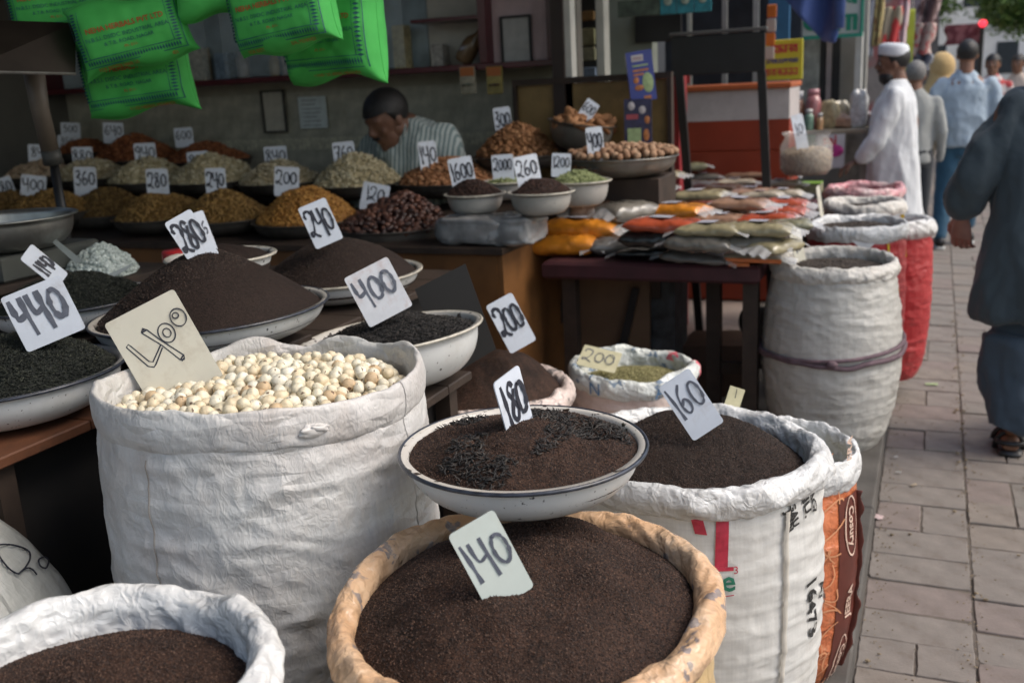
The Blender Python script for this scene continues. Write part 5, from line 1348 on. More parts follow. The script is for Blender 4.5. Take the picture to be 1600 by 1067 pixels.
# boxes at the counter end
def print_box(label, px, py, w, d_, h, yw, top, base, rz, kids, roll=0):
    c = at(px, py+4, y=yw); t = thing('carton', label, 'carton', c, rotz=rz)
    if roll: t.rotation_euler = (0, roll, rz)
    MB().box(-w/2, w/2, -d_/2, d_/2, 0, h, .002).build('carton_body', base, t)
    for nm, (x0, x1, z0, z1), m, shape in kids:
        if shape == 'round':
            mb = MB(); n_ = 20; cx, cz, rx, rz_ = (x0+x1)/2*w, (z0+z1)/2*h, (x1-x0)/2*w, (z1-z0)/2*h
            v = [(cx+rx*math.cos(2*PI*k/n_), -d_/2-.0012, cz+rz_*math.sin(2*PI*k/n_)) for k in range(n_)]+[(cx, -d_/2-.004, cz)]
            mb.add(v, [(k, (k+1) % n_, n_) for k in range(n_)]).build(nm, m, t)
        else: MB().box(x0*w, x1*w, -d_/2-.0012, -d_/2-.0002, z0*h, z1*h).build(nm, m, t)
    return t
BLU = simple('carton_blue', (.05, .07, .28), .4, .1, 20, coat=.3); NAVY = simple('carton_navy', (.02, .022, .07), .35, .5, 26, coat=.4)
LBL = simple('label_white', (.5, .48, .5), .5); GRNP = simple('pale_green_print', (.33, .44, .22), .5, .2, 40); OPR = simple('orange_print', (.45, .17, .06), .5, .4, 60)
pk = simple('pinkish_red_print', (.4, .08, .1), .5)
t = print_box('upright blue printed box with pale green picture standing on a navy packet', 1006, 154, .125, .05, .235, 4.85, 0, BLU, rad(20),
          [('logo_patch', (-.3, .15, .80, .93), LBL, 0), ('logo_stripe', (-.24, .09, .84, .89), pk, 0), ('lettering_line', (-.3, .3, .70, .73), GRNP, 0), ('lettering_line', (-.3, .3, .60, .64), OPR, 0), ('lettering_line', (-.3, .1, .52, .56), OPR, 0), ('picture', (.02, .44, .16, .56), GRNP, 'round'), ('flower_print', (-.32, -.1, .36, .50), OPR, 'round'), ('flower_print', (-.30, .05, .22, .34), OPR, 'round'), ('bottom_print', (.02, .3, .03, .1), OPR, 0)], roll=rad(-6))
v, f = text_mesh('HERB', .02, bold=.0004); mk('lettering', np.column_stack([v[:, 0]-.008, np.full(len(v), -.0268), v[:, 1]+.203]), f, LBL, t)
t = print_box('navy flower printed packet with pale green panel, under the blue box', 998, 228, .13, .07, .235, 4.8, 0, NAVY, rad(12),
          [('name_strip', (-.42, .02, .60, .70), pk, 0), ('green_panel', (-.38, .12, .02, .42), GRNP, 0), ('flower_print', (-.35, -.1, .78, .95), LBL, 'round'), ('flower_print', (.05, .3, .7, .86), LBL, 'round'), ('flower_print', (.2, .42, .15, .4), OPR, 'round'), ('flower_print', (.25, .45, .5, .66), OPR, 'round')])

# ================================================================== packets on the maroon table
def pk_mat(name, c, rough=.10, sp=.35):
    m, n, b = nodes(name); v = coord(n)
    col = ramp(n, noise(n, v, 22, 4), [(.3, tuple(x*.8 for x in c)), (.7, tuple(min(1, x*1.15) for x in c))])
    n.links.new(col, b.inputs['Base Color']); b.inputs['Roughness'].default_value = .5
    b.inputs['Coat Weight'].default_value = 1.0; b.inputs['Coat Roughness'].default_value = rough
    x = n.nodes.new('ShaderNodeBump'); x.inputs['Strength'].default_value = .8; x.inputs['Distance'].default_value = .03
    n.links.new(crinkle(n, v, 9, 2), x.inputs['Height']); n.links.new(x.outputs[0], b.inputs['Coat Normal'])
    bump(n, b, noise(n, v, 26, 3, .5), .6, .01); return m
PKC = dict(orange=(.62, .22, .012), chilli=(.42, .07, .025), redbrown=(.24, .06, .035), coriander=(.30, .26, .15), cream=(.42, .36, .27), beige=(.38, .27, .19), tan=(.34, .20, .13),
           black=(.008, .008, .008), grey=(.17, .155, .13), brown=(.09, .05, .03), darkgrey=(.10, .095, .09), greenish=(.23, .22, .13), olive=(.20, .30, .08))
PKM_ = {k: pk_mat('packet_'+k, v) for k, v in PKC.items()}
ENDF = film('packet_end_film', (.75, .75, .75), .42, .10)
LW = simple('packet_label_white', (.48, .48, .54), .4, .08, 60, coat=.4); LG = simple('packet_label_green', (.18, .28, .12), .4); LO = simple('packet_label_orange', (.55, .14, .03), .4, .1, 50, coat=.4)
pk_cache = {}
def packet_meshes(col, L_, Wd, T, seed):
    key = (col, L_, Wd, T, seed)
    if key in pk_cache: return pk_cache[key]
    nu, nv = 40, 26; u = np.linspace(-1, 1, nu)[:, None]; a = np.linspace(0, 2*PI, nv, endpoint=False)[None]
    th = (1-np.abs(u)**5)**.55; wd = 1-.10*np.abs(u)**4
    sg = lambda x, p: np.sign(x)*np.abs(x)**p
    Yc = sg(np.cos(a), .75)*wd*Wd/2; Zc = sg(np.sin(a), .85)*T/2*th
    n_ = fbm(u*3+seed, np.cos(a)*1.5, np.sin(a)*1.5, seed, 3)
    Zc = Zc*(1+.16*n_); Yc = Yc*(1+.05*n_)
    X = u*L_/2+0*a
    # drop onto the table: flatten the bottom
    Zc = np.where(Zc < 0, Zc*.75, Zc)+T*.36
    P = np.stack([X, Yc, Zc], -1).transpose(1, 0, 2)
    o = grid('contents', P, PKM_[col], None, True, True)
    # crimped ends of clear film
    es_ = []
    for sgn in (-1, 1):
        mb = MB()
        us = np.linspace(0, 1, 7); vs_ = np.linspace(-1, 1, 13)
        V = [((L_/2*(.90)+sgn*0+uu*.055)*sgn, vv*Wd/2*(.86+.12*uu), T*.36+T*.30*(1-uu)*math.cos(vv*1.4)+.007*math.sin(vv*9+seed)*uu-.012*uu) for uu in us for vv in vs_]
        Fs = [(i*13+j, i*13+j+1, (i+1)*13+j+1, (i+1)*13+j) for i in range(6) for j in range(12)]
        mb.add(V, Fs); es_.append(mb.build('film_end', ENDF, None, True))
    e, e2 = es_
    lm = MB()
    ul = np.linspace(-.36, .20, 7); vl = np.linspace(-.42, .42, 7); V = []
    for uu in ul:
        for vv in vl:
            yy = vv*Wd/2; tt = (1-abs(uu)**5)**.55; zz = T/2*tt*(1-min(.95, abs(vv))**3)**.42*1.10+T*.36+.0015
            V.append((uu*L_/2, yy, zz))
    lm.add(V, [(i*7+j, (i+1)*7+j, (i+1)*7+j+1, i*7+j+1) for i in range(6) for j in range(6)])
    l = lm.build('paper_label', LW, None, True)
    for x in (o, e, e2, l): COL.objects.unlink(x)
    pk_cache[key] = (o, e, e2, l); return pk_cache[key]
def packet(label, px, py, col, lvl=0, rz=0, L_=.25, Wd=.19, T=.085, lab=True, sx=1.0, end=True, z=None):
    zz = TZ+.001+lvl*.058
    c = at(px, py, z=zz+T*.4)
    t = thing('spice_packet', label, 'packet', (c[0], c[1], zz), 'spice packets on the maroon table', rad(rz))
    t.rotation_euler = (random.gauss(0, .03), random.gauss(0, .03), rad(rz))
    o, e, e2, l = packet_meshes(col, L_, Wd, T, random.randint(0, 1))
    for src, on in ((o, True), (e, end), (e2, end), (l, lab)):
        if on:
            x = src.copy(); COL.objects.link(x); x.parent = t
    return t
P_ = packet
# back rows first
PKL = [
 ('thin beige packet at the far back right', 1213, 272, 'beige', 1, 4, .24, .15, .05, 1), ('thin brownish packet at the far back, left of the beige one', 1165, 274, 'tan', 1, -3, .26, .15, .05, 1),
 ('small packet with orange print at the far back left', 1100, 276, 'grey', 1, 8, .2, .13, .05, 1), ('rolled clear packet of grey seeds by the walnut pan', 1072, 262, 'greenish', 2, 12, .28, .13, .07, 1),
 ('pale tan packet in the second row from the back', 1150, 285, 'cream', 1, 3, .24, .16, .05, 1), ('flat cream packet in the second row from the back, right', 1222, 286, 'cream', 1, -4, .22, .15, .05, 1),
 ('dark packet with blue band in the second row', 1092, 290, 'darkgrey', 1, -8, .24, .16, .07, 0), ('dark brown seed packet beside the blue banded one', 1132, 296, 'brown', 1, -10, .24, .16, .07, 0),
 ('long cream-green packet on top at the back left', 1020, 276, 'coriander', 3, -6, .34, .19, .07, 0), ('long red-brown packet just under the cream-green one', 1000, 290, 'redbrown', 2, -6, .36, .19, .07, 1),
 ('tan packet right of the dark seed packet', 1176, 300, 'tan', 1, 5, .24, .16, .06, 1), ('pinkish packet behind the red ones at the right', 1226, 303, 'cream', 1, -3, .2, .15, .06, 1),
 ('second red-brown packet in the left pile', 985, 306, 'chilli', 1, -10, .34, .19, .07, 0), ('greenish cream packet with white label at the centre back', 1092, 305, 'coriander', 2, -6, .28, .18, .06, 1),
 ('red-brown packet with white label in front of the greenish one', 1080, 316, 'redbrown', 1, -8, .28, .18, .06, 1), ('cream packet with green label right of the tan one', 1192, 306, 'cream', 1, -8, .22, .16, .06, 1),
 ('tan packet with square white label at right of centre', 1160, 318, 'tan', 2, -10, .26, .18, .06, 1), ('bright red packet at the right edge, rearmost of three', 1228, 318, 'chilli', 1, -4, .22, .16, .06, 1),
 ('bright red packet at the right edge, middle of three', 1222, 330, 'chilli', 1, -6, .24, .17, .06, 1), ('beige packet under the square label packet', 1142, 331, 'beige', 1, -8, .26, .18, .06, 1),
 ('bright orange turmeric packet with pale label in the middle', 1056, 329, 'orange', 2, -16, .30, .19, .075, 1), ('pink-tan packet left of the front red one', 1130, 343, 'tan', 1, -6, .26, .17, .06, 1),
 ('bright red packet nearest the front at the right', 1200, 343, 'chilli', 1, -6, .27, .18, .07, 1), ('reddish packet buried under the orange turmeric one', 1010, 338, 'redbrown', 1, -14, .30, .18, .07, 0),
 ('shiny clear grey bag leaning in the left pile', 978, 330, 'grey', 2, 58, .28, .20, .10, 0), ('clear bag of brown pods next to the clove bowl', 928, 330, 'brown', 2, 25, .24, .19, .10, 0),
 ('red packet with pale label in front of the orange one', 1040, 352, 'chilli', 2, -6, .32, .19, .07, 1), ('pale grey-green packet with label right of the red one', 1112, 358, 'coriander', 2, -8, .26, .18, .06, 1),
 ('greenish cream packet at the right front, upper layer', 1190, 358, 'coriander', 2, -4, .25, .17, .065, 1), ('brownish packet filling the gap behind the roped sack', 1232, 352, 'greenish', 1, 12, .2, .16, .06, 0),
 ('upper one of two bright orange turmeric packets at the left corner', 908, 356, 'orange', 1, 0, .35, .20, .10, 1), ('lower one of two bright orange turmeric packets at the left corner', 885, 382, 'orange', 0, 2, .31, .19, .10, 0),
 ('clear dark bag left of the black packet at the front edge', 968, 382, 'darkgrey', 0, 25, .28, .19, .09, 0), ('glossy black packet at the front edge', 1022, 372, 'black', 1, -3, .26, .18, .085, 0),
 ('flat black packet under the glossy black one', 1014, 394, 'black', 0, 4, .26, .16, .05, 0), ('clear grey seed packet with orange and white label at the front', 1098, 378, 'grey', 1, -8, .27, .19, .08, 1),
 ('dark grey packet under the clear grey seed packet', 1088, 400, 'darkgrey', 0, -4, .27, .16, .055, 0), ('grey-brown powder packet at the right front', 1176, 378, 'grey', 1, -5, .25, .18, .08, 0),
 ('cream packet tucked beside the roped sack', 1212, 384, 'coriander', 1, 60, .2, .14, .06, 0),
]
for lab_, px, py, col_, lv, rz_, L__, W__, T__, hl in PKL: P_(lab_, px, py, col_, lv, rz_, L_=L__, Wd=W__, T=T__, lab=bool(hl))
t = P_('flat packet with orange and white stripes hanging over the front edge', 1176, 402, 'cream', 0, 0, L_=.25, Wd=.13, T=.045, lab=False)
MB().box(-.11, .12, -.072, -.064, .008, .024, .002).build('orange_stripe', LO, t); MB().box(-.08, .0, -.074, -.068, -.02, .006, .002).build('orange_flap', LO, t)
c = at(1252, 296, z=TZ+.02)
t = thing('carton', 'flat green topped printed carton at the back right of the packets', 'carton', (c[0], c[1], TZ+.002), rotz=rad(-2))
MB().box(-.12, .12, -.06, .06, 0, .055, .003).build('carton_body', simple('carton_print', (.28, .27, .16), .4, .5, 60), t); MB().box(-.122, .122, -.062, .062, .0555, .062, .002).build('green_lid', simple('carton_green', (.16, .30, .04), .4), t)
# big bag of fox nuts with a tall tag
cb = at(1259, 272, y=6.05)
t = thing('clear_bag', 'round open clear bag of small pale brown puffs behind the packets', 'bag', cb)
MB().lathe([(0, 0), (.12, 0), (.145, .03), (.15, .09), (.145, .17), (.12, .21), (.14, .24)], 30).build('bag_film', film('bag_film', (.62, .60, .56), .32), t, True)
piece_heap('puffed_nuts', 'pale brown puffs inside the round clear bag', cb+np.array([0, 0, .12]), .135, .03, toned('puff', [(0, (.25, .17, .09)), (1, (.45, .36, .24))], .7), ball(6, 4, 1, 1, 1), 500, .011, cat='nuts')
o = MB().lathe([(0, 0), (.115, 0), (.138, .03), (.143, .09), (.138, .128), (0, .13)], 30).build('puffed_nuts', toned('puff2', [(0, (.30, .21, .12)), (1, (.30, .21, .12))], .7, spots=(.12, .07, .03), spot_scale=60, spot_at=.5), None, True); o.location = tuple(cb); tagit(o, 'lower layer of pale brown puffs against the clear bag wall', None, None, 'stuff')

# ================================================================== price tags
T_ = tag
G_ = 'handwritten price tags'
def outline_400():
    def el(cx, cy, rx, ry): return [(cx+rx*math.cos(a), cy+ry*math.sin(a)) for a in np.linspace(0, 2*PI, 22)]
    return [[(-.40, .10), (-.36, .12), (-.34, .08), (-.24, -.17), (-.20, -.20), (.00, -.06), (-.02, -.03)], [(-.40, .10), (-.28, -.22), (-.22, -.26), (-.18, -.24), (.00, -.10)],
            [(-.14, .17), (-.10, .21), (-.06, .17), (.03, -.02), (.19, -.30), (.17, -.35), (.12, -.33), (.01, -.08), (-.14, .17)], [(-.13, .17), (-.07, .17)], [(-.12, .19), (-.08, .19)], [(.12, -.33), (.18, -.30)], [(.13, -.35), (.18, -.33)],
            el(.14, .03, .105, .12), el(.145, .03, .05, .055), el(.37, .13, .10, .11), el(.35, .165, .04, .035)]
T_('400', 'large cream card with outlined 400 stuck in the fox nuts', 250, 536, 116, 130, -26, 1.90, -8, 14, CARD_CREAM, INK, .018, lines=outline_400(), dy=.54, bury=.25, cut=.04)
T_('140', 'pale mint card reading 140 in the nearest tan sack', 762, 866, 80, 118, -25, 1.335, 12, 10, CARD_MINT, INK2, .06, dh=.50, dy=.48, wide=.72, bury=.22, trot=0)
T_('180', 'bright narrow card reading 180 stuck in the navy rimmed bowl, seen edge on', 803, 631, 42, 104, -14, 1.60, 52, 6, CARD, INK, .085, dh=.58, dy=.52, wide=.9, sp=.66, bury=.14, trot=0)
T_('160', 'tilted bluish card reading 160 in the white printed sack of dark tea', 1074, 623, 56, 80, -34, 2.04, 10, 8, CARD, INK2, .06, dh=.60, dy=.5, wide=.68, bury=.28, trot=0)
T_('400', 'white smudged card reading 400 in the bowl of black leaf tea', 588, 450, 76, 72, -25, 2.25, 5, 12, CARD_DIRTY, INK2, .085, dh=.58, dy=.5, wide=.95, bury=.2)
T_('200', 'narrow white card reading 200 in the pinkish rimmed sack', 796, 500, 46, 74, -26, 2.85, 12, 10, CARD, INK, .075, dh=.60, dy=.5, wide=.8, bury=.15, trot=0, sp=.7)
T_('280', 'white card reading 280 leaning on top of the tall smooth tea cone', 297, 369, 46, 72, -27, 2.28, 8, 10, CARD, INK, .075, dh=.62, dy=.5, wide=.62, sp=.72, bury=.14, trot=0)
T_('76', 'dim bluish card just behind the 280 card', 314, 356, 24, 50, -14, 2.5, 20, 10, CARD, INK2, .07, dh=.4, dy=.45, wide=.7, bury=.4)
T_('240', 'white card reading 240 on the rounded tea mound behind', 499, 345, 46, 60, -21, 2.85, 6, 10, CARD, INK, .075, dh=.66, dy=.45, wide=.66, sp=.76, bury=.15)
T_('440', 'big white card reading 440 in bold grey strokes at the left edge', 66, 486, 92, 84, -20, 1.96, -5, 12, CARD, INK2, .115, dh=.64, dy=.52, wide=.74, sp=.92, bury=.1)
T_('1140', 'steeply tilted bluish card with two lines of writing at the far left', 66, 414, 28, 64, -42, 2.35, 30, 12, CARD, INK, .075, dh=.40, dy=.44, wide=1.1, sp=.55, bury=.12, trot=0)
T_('200', 'cream cardboard piece reading 200 lying in the fennel', 937, 560, 62, 40, 16, 3.42, 0, 55, CARD_BOX, INK2, .055, dh=.55, dy=.5, wide=1.0, bury=.05)
tags2 = [
 ('760', 'card reading 760 on the cashews in front of the seller', 538, 242, 34, 40, -5, R2_, 8), ('840', 'card reading 840 above the split cashews', 431, 246, 35, 34, -3, R2_+.1, 0),
 ('140', 'slanting narrow card reading 140 in the almonds', 669, 245, 28, 48, -4, R2_-.1, 20), ('1600', 'white card reading 1600 in thin pen in the clove bowl', 722, 271, 38, 50, -10, 3.80, 10),
 ('2000', 'white card reading 2000 over the green pods', 786, 260, 34, 36, -4, 4.12, 5), ('260', 'leaning white card in the front corner clove bowl', 824, 266, 38, 46, -9, 3.76, 25),
 ('1200', 'white card reading 1200 over the cardamom', 877, 256, 30, 32, 2, 4.0, 5), ('400', 'tall white card reading 400 in front of the walnuts', 930, 223, 26, 48, -6, 4.28, 15),
 ('300', 'white card reading 300 on the dried apricots', 786, 190, 27, 44, -8, R3-.3, 5), ('600', 'card tipped far over on the dried roots', 920, 172, 22, 30, 34, 4.7, 10),
 ('120', 'bluish card reading 120 leaning behind the dates', 586, 306, 42, 38, 12, R1+.15, 0), ('200', 'round cornered card reading 200 on the bright raisins', 448, 281, 38, 40, 4, R1+.1, 0),
 ('240', 'upright card reading 240 left of the bright golden raisins', 337, 284, 31, 42, 0, R1+.1, 0), ('280', 'upright card on the brown raisins nearest the scale post', 246, 285, 33, 42, 0, R1+.1, 0),
 ('360', 'upright card reading 360 on the dark raisins', 133, 282, 33, 42, 2, R1+.2, 0), ('400', 'card reading 400 on the raisins left of the scale post', 52, 291, 36, 34, 8, R1+.1, 0),
 ('280', 'dim tilted card at the left edge of the front row', 6, 295, 30, 34, -16, R1+.1, 0), ('900', 'card reading 900 on the tall cashew pile', 310, 252, 33, 30, -4, R2_+.05, 0),
 ('940', 'card reading 940 over the cashews in the middle row', 227, 241, 32, 34, -2, R2_+.05, 0), ('880', 'card reading 880 over the cashews near the scale post', 129, 246, 30, 32, 0, R2_+.05, 0),
 ('84', 'dim card left of the scale post in the middle row', 58, 240, 26, 28, 3, R2_+.05, 0), ('600', 'dim card reading 600 against the tiled wall', 287, 213, 28, 26, -3, R3+.1, 0),
 ('640', 'dim card reading 640 above the tall red-brown pile', 177, 206, 30, 28, 2, R3+.05, 0), ('500', 'upper one of two overlapping cards by the wall at the left', 110, 203, 28, 22, 2, R3+.15, 0),
 ('350', 'lower one of two overlapping cards by the wall at the left', 105, 223, 28, 22, 3, R3+.08, 0), ('600', 'dim card at the far left edge of the back row', 4, 216, 20, 30, 0, R3, 0),
]
for s_, lab, px, py, w, h, roll, yy, yaw in tags2:
    c = at(px, py, y=yy); T_(s_, lab, px, py, w, h, roll, depth(c), yaw, 8, CARD, INK, .07, dh=.50, dy=.55, wide=.72 if len(s_) < 4 else .56, sp=.84, bury=.15, top=1.0, cut=.07, group='price tags on the counter')
c = at(1248, 388, y=4.12); T_('10', 'worn white card edge standing in the roped sack', 1247, 388, 16, 56, -16, depth(c), 55, 5, CARD_CREAM, INK2, .06, dh=.3, dy=.55, wide=.7, bury=.2)
c = at(1280, 314, y=4.95); T_('', 'thin dark edged card standing in the red printed sack', 1281, 315, 5, 50, -16, depth(c), 70, 5, CARD_CREAM, INK2, .05, lines=[[(-.2, 0), (.2, .1)]], bury=.2)
c = at(1251, 208, y=6.0); T_('10', 'tall narrow white card standing in the round clear bag', 1250, 208, 18, 58, -14, depth(c), 30, 5, CARD, INK2, .04, dh=.3, dy=.6, wide=.6, bury=.3)
c = at(1150, 616, d=2.35); T_('1', 'small cream card corner behind the white sack rim', 1149, 617, 24, 24, 20, 2.36, 30, 5, CARD_BOX, INK, .06, dh=.5, dy=.6, bury=.4)
# ================================================================== scale and post at the left
t = thing('scale_post', 'leaning beige post with black lower end in front of the left trays', 'post', at(105, 385, d=3.3))
def lp2(px, py, d): return at(px, py, d=d)-np.array(t.location)
MB().tube([lp2(52, 110, 3.15), lp2(62, 170, 3.2), lp2(78, 235, 3.25)], [.032, .028, .028], 14).build('beige_sleeve', simple('beige_sleeve', (.14, .115, .09), .5, .2, 8), t, True)
MB().tube([lp2(78, 234, 3.25), lp2(84, 256, 3.27)], [.030, .032], 14).build('grey_collar', simple('grey_collar', (.06, .06, .055), .5), t, True)
MB().tube([lp2(84, 255, 3.27), lp2(104, 375, 3.35), lp2(106, 430, 3.37)], [.015, .017, .017], 10).build('black_rod', BLACK, t, True)
# dark metal hood above
t = thing('lamp_hood', 'dark metal hood hanging above the left trays', 'hood', at(45, 120, d=2.7))
P = [at(a, b, d=dd)-np.array(t.location) for a, b, dd in [(-60, 112, 2.4), (118, 116, 2.6), (118, 36, 2.65), (-60, 30, 2.5), (-60, 105, 3.1), (100, 112, 3.1), (100, 40, 3.1), (-60, 30, 3.1)]]
HM = simple('hood_metal', (.035, .028, .022), .35, .5, 6, metal=.5, coat=.2)
MB().add(P, [(0, 1, 2, 3), (7, 6, 5, 4), (1, 5, 6, 2), (3, 2, 6, 7), (0, 3, 7, 4)]).build('hood_shell', HM, t)
MB().tube([P[0]+[0, 0, .0], P[1]], .004, 6).build('bright_edge', STEEL, t)
# steel scale pan with its box
cp = at(8, 340, d=2.75); d = 2.75
t = bowl('scale_pan', 'shallow dull steel scale pan at the left edge above the tea heaps', cp, .185, .085, rb=.11, out=STEEL, inn=STEEL, rimm=STEEL, rim_r=.003, group=None, cat='scale pan', n=56)
if 'group' in t.keys(): del t['group']
MB().box(cp[0]-.30, cp[0]+.12, cp[1]-.14, cp[1]+.2, cp[2]-.155, cp[2]-.088, .006).build('weighing_scale', simple('scale_body', (.10, .105, .095), .4, .2, 8, metal=.4)); tagit(bpy.data.objects['weighing_scale'], 'grey flat scale base under the steel pan', 'scale')
plank_stand(cp[0]-.35, cp[0]+.14, cp[1]-.2, cp[1]+.25, cp[2]-.157, 'dark stand under the scale')
t = thing('handset', 'black cord and box bundle beside the purple corded sack', 'cable', at(1170, 500, y=4.25))
mb = MB()
for k_ in range(6):
    a = np.linspace(0, 2*PI, 20); mb.tube(np.stack([.035*np.cos(a)+.004*k_, .012*k_*np.ones(20)-.03, .06*np.sin(a)-.004*k_], 1), .004, 5, True)
mb.build('coil', BLACK, t, True); MB().box(.0, .10, .0, .06, -.22, .05, .008).build('black_pouch', BLACK, t)

# ================================================================== green cloth bags hanging at the top left
BAGM, n, b = nodes('green_nonwoven')
v = coord(n); col = ramp(n, noise(n, v, 11, 4), [(.3, (.05, .40, .07)), (.7, (.075, .52, .10))])
n.links.new(col, b.inputs['Base Color']); b.inputs['Roughness'].default_value = .75; b.inputs['Subsurface Weight'].default_value = .12
b.inputs['Subsurface Radius'].default_value = (.02, .06, .02)
p = bump(n, b, crinkle(n, v, 7, 3), .6, .02); bump(n, b, noise(n, v, 700, 1), .25, .0004, p)
TRN = simple('bag_teal_print', (.01, .10, .11), .6, .2, 80); TRR = simple('bag_red_print', (.42, .09, .02), .6, .2, 60)
MESHTXT = {}
def tx(s, size, bold=0.0):
    if (s, size) not in MESHTXT: MESHTXT[(s, size)] = text_mesh(s, size, bold=bold)
    return MESHTXT[(s, size)]
def green_bag(label, px, py, wpx, d, roll, yaw, ar=.72, dp=.42, lines=True, tiltx=0, lean=0):
    """filled cloth bag; px,py is the middle of the printed front"""
    Wd = wpx*d/F_PX; H_ = Wd*ar; D_ = Wd*dp
    c = at(px, py, d=d); view = c-EYE; hx = np.array([view[1], -view[0], 0]); hx /= np.linalg.norm(hx)
    M = Matrix(((hx[0], -hx[1], 0, 0), (hx[1], hx[0], 0, 0), (0, 0, 1, 0), (0, 0, 0, 1)))@Matrix.Rotation(rad(yaw), 4, 'Z')@Matrix.Rotation(rad(lean), 4, 'X')@Matrix.Rotation(rad(roll+3), 4, 'Y')
    t = thing('green_bag', label, 'bag', (0, 0, 0), 'green printed cloth bags hanging over the stall')
    M.translation = Vector(c); t.matrix_world = M
    sd = random.randint(0, 50); side_ = 0
    def front_y(x, z):
        """y of the front face (negative is towards the viewer)"""
        qx, qz = np.clip(np.abs(x)/(Wd/2), 0, 1), np.clip(np.abs(z)/(H_/2), 0, 1)
        bulge = (1-qx**4.0)**.6*(1-qz**3.0)**.65
        return -D_*.5*bulge*(1+.10*fbm(x*14+sd, z*14, sd, sd, 3))-.004
    nx, nz = 60, 46; u = np.linspace(-1, 1, nx)[:, None]; w = np.linspace(-1, 1, nz)[None]
    X = u*Wd/2*(1-.05*(1-np.abs(w)**2)*np.abs(u)**3)+0*w; Z = w*H_/2*(1-.08*(1-u**2)*np.abs(w)**3)+.012*np.sin(u*4+sd)*np.abs(w)
    X = X*(1+.05*np.abs(w)**6); Z = Z+0*u
    qx, qz = np.abs(u)+0*w, np.abs(w)+0*u
    bul = (1-qx**9)**.5*(1-qz**4)**.6
    nz_ = 1+.12*fbm(X*12+sd, Z*12, sd, sd, 3)
    Yf = -D_*.5*bul*nz_-.002; Yb = D_*.5*bul*nz_+.002
    mb = MB(); idx = np.arange(nx*nz).reshape(nx, nz)
    F1 = np.stack([idx[:-1, :-1], idx[1:, :-1], idx[1:, 1:], idx[:-1, 1:]], -1).reshape(-1, 4)
    V = np.concatenate([np.stack([X, Yf, Z], -1).reshape(-1, 3), np.stack([X, Yb, Z], -1).reshape(-1, 3)])
    edge = list(idx[:, 0])+list(idx[-1, 1:])+list(idx[::-1, -1][1:])+list(idx[0, ::-1][1:-1])
    E4 = [(edge[i], edge[i]+nx*nz, edge[(i+1) % len(edge)]+nx*nz, edge[(i+1) % len(edge)]) for i in range(len(edge))]
    o = mk('bag_body', V, np.concatenate([F1, F1[:, ::-1]+nx*nz, np.array(E4)]), BAGM, t, True)
    # stitched edge seam
    es = np.array([V[e]+V[e+nx*nz] for e in edge])/2
    MB().tube(es, .0018, 5, True).build('seam', BAGM, t, True)
    if lines:
        def put(nm, v2, f, cx, cz, mat, off=.0025):
            x = v2[:, 0]+cx*Wd; z = v2[:, 1]+cz*H_
            P = np.stack([x, np.interp(0, [0], [0])+front_y2(x, z)-off, z], -1); mk(nm, P, f, mat, o)
        def front_y2(x, z):
            qx, qz = np.clip(np.abs(x)/(Wd/2), 0, 1), np.clip(np.abs(z)/(H_/2), 0, 1)
            return -D_*.5*(1-qx**9)**.5*(1-qz**4)**.6*(1+.12*fbm(x*12+sd, z*12, sd, sd, 3))-.002
        s_ = Wd
        put('print_name', *tx('NEHA HERBALS PVT LTD', round(s_*.062, 4), .0004), 0, .10, TRR)
        put('print_line', *tx('N.B.S.I. DSIDC INDUSTRIAL AREA', round(s_*.050, 4)), 0, -.02, TRN)
        put('print_line', *tx('& T.B. ROAD, NAGAR', round(s_*.046, 4)), 0, -.11, TRN)
        put('print_line', *tx('Ph. 011-', round(s_*.036, 4)), 0, -.19, TRR)
        # frame of small leaf pattern: left, right, bottom bands
        def bandp(nm, x0, x1, z0, z1, nseg):
            horizontal = (x1-x0)*Wd > (z1-z0)*H_
            vv, ff = [], []; k = 0
            for i in range(nseg):
                a, b_ = i/nseg, (i+.72)/nseg
                if horizontal: xs_ = (x0+(x1-x0)*a, x0+(x1-x0)*b_); zs_ = (z0, z1)
                else: xs_ = (x0, x1); zs_ = (z0+(z1-z0)*a, z0+(z1-z0)*b_)
                cx_, cz_ = (xs_[0]+xs_[1])/2, (zs_[0]+zs_[1])/2
                vv += [(xs_[0], cz_), (cx_, zs_[0]), (xs_[1], cz_), (cx_, zs_[1])]; ff.append((k, k+1, k+2, k+3)); k += 4
            v2 = np.array(vv)*[Wd, H_]; put(nm, v2, ff, 0, 0, TRN)
        bandp('border_pattern', -.42, .42, -.36, -.28, 34); bandp('border_pattern', -.46, -.40, -.28, .40, 16); bandp('border_pattern', .38, .44, -.28, .40, 16)
        L_ = [np.array([(x*.92-.46, -.375) for x in np.linspace(0, 1, 20)]), np.array([(x*.80-.40, -.265) for x in np.linspace(0, 1, 20)]), np.array([(-.475, z) for z in np.linspace(-.37, .4, 14)]), np.array([(-.385, z) for z in np.linspace(-.27, .4, 14)]), np.array([(.37, z) for z in np.linspace(-.27, .4, 14)]), np.array([(.455, z) for z in np.linspace(-.37, .4, 14)])]
        vv, ff = ribbon2d([l*[Wd, H_] for l in L_], .0022); put('border_line', vv[:, :2], ff, 0, 0, TRN)
        put('print_slogan', *tx('FOR BETTER HAIR USE HERBAL MEHANDI', round(s_*.038, 4)), 0, -.425, TRR, .001)
    return t
green_bag('green bag at the top left corner, its lower edge curving up to the right', 92, 8, 150, 2.75, -8, -12, .70, .45)
green_bag('upper one of two overlapping green bags left of centre, printed front tilted up', 207, 50, 176, 2.62, -14, -14, .62, .35)
green_bag('lowest green bag, hanging under the tilted one with a bright right side', 215, 118, 172, 2.78, -8, -24, .68, .42)
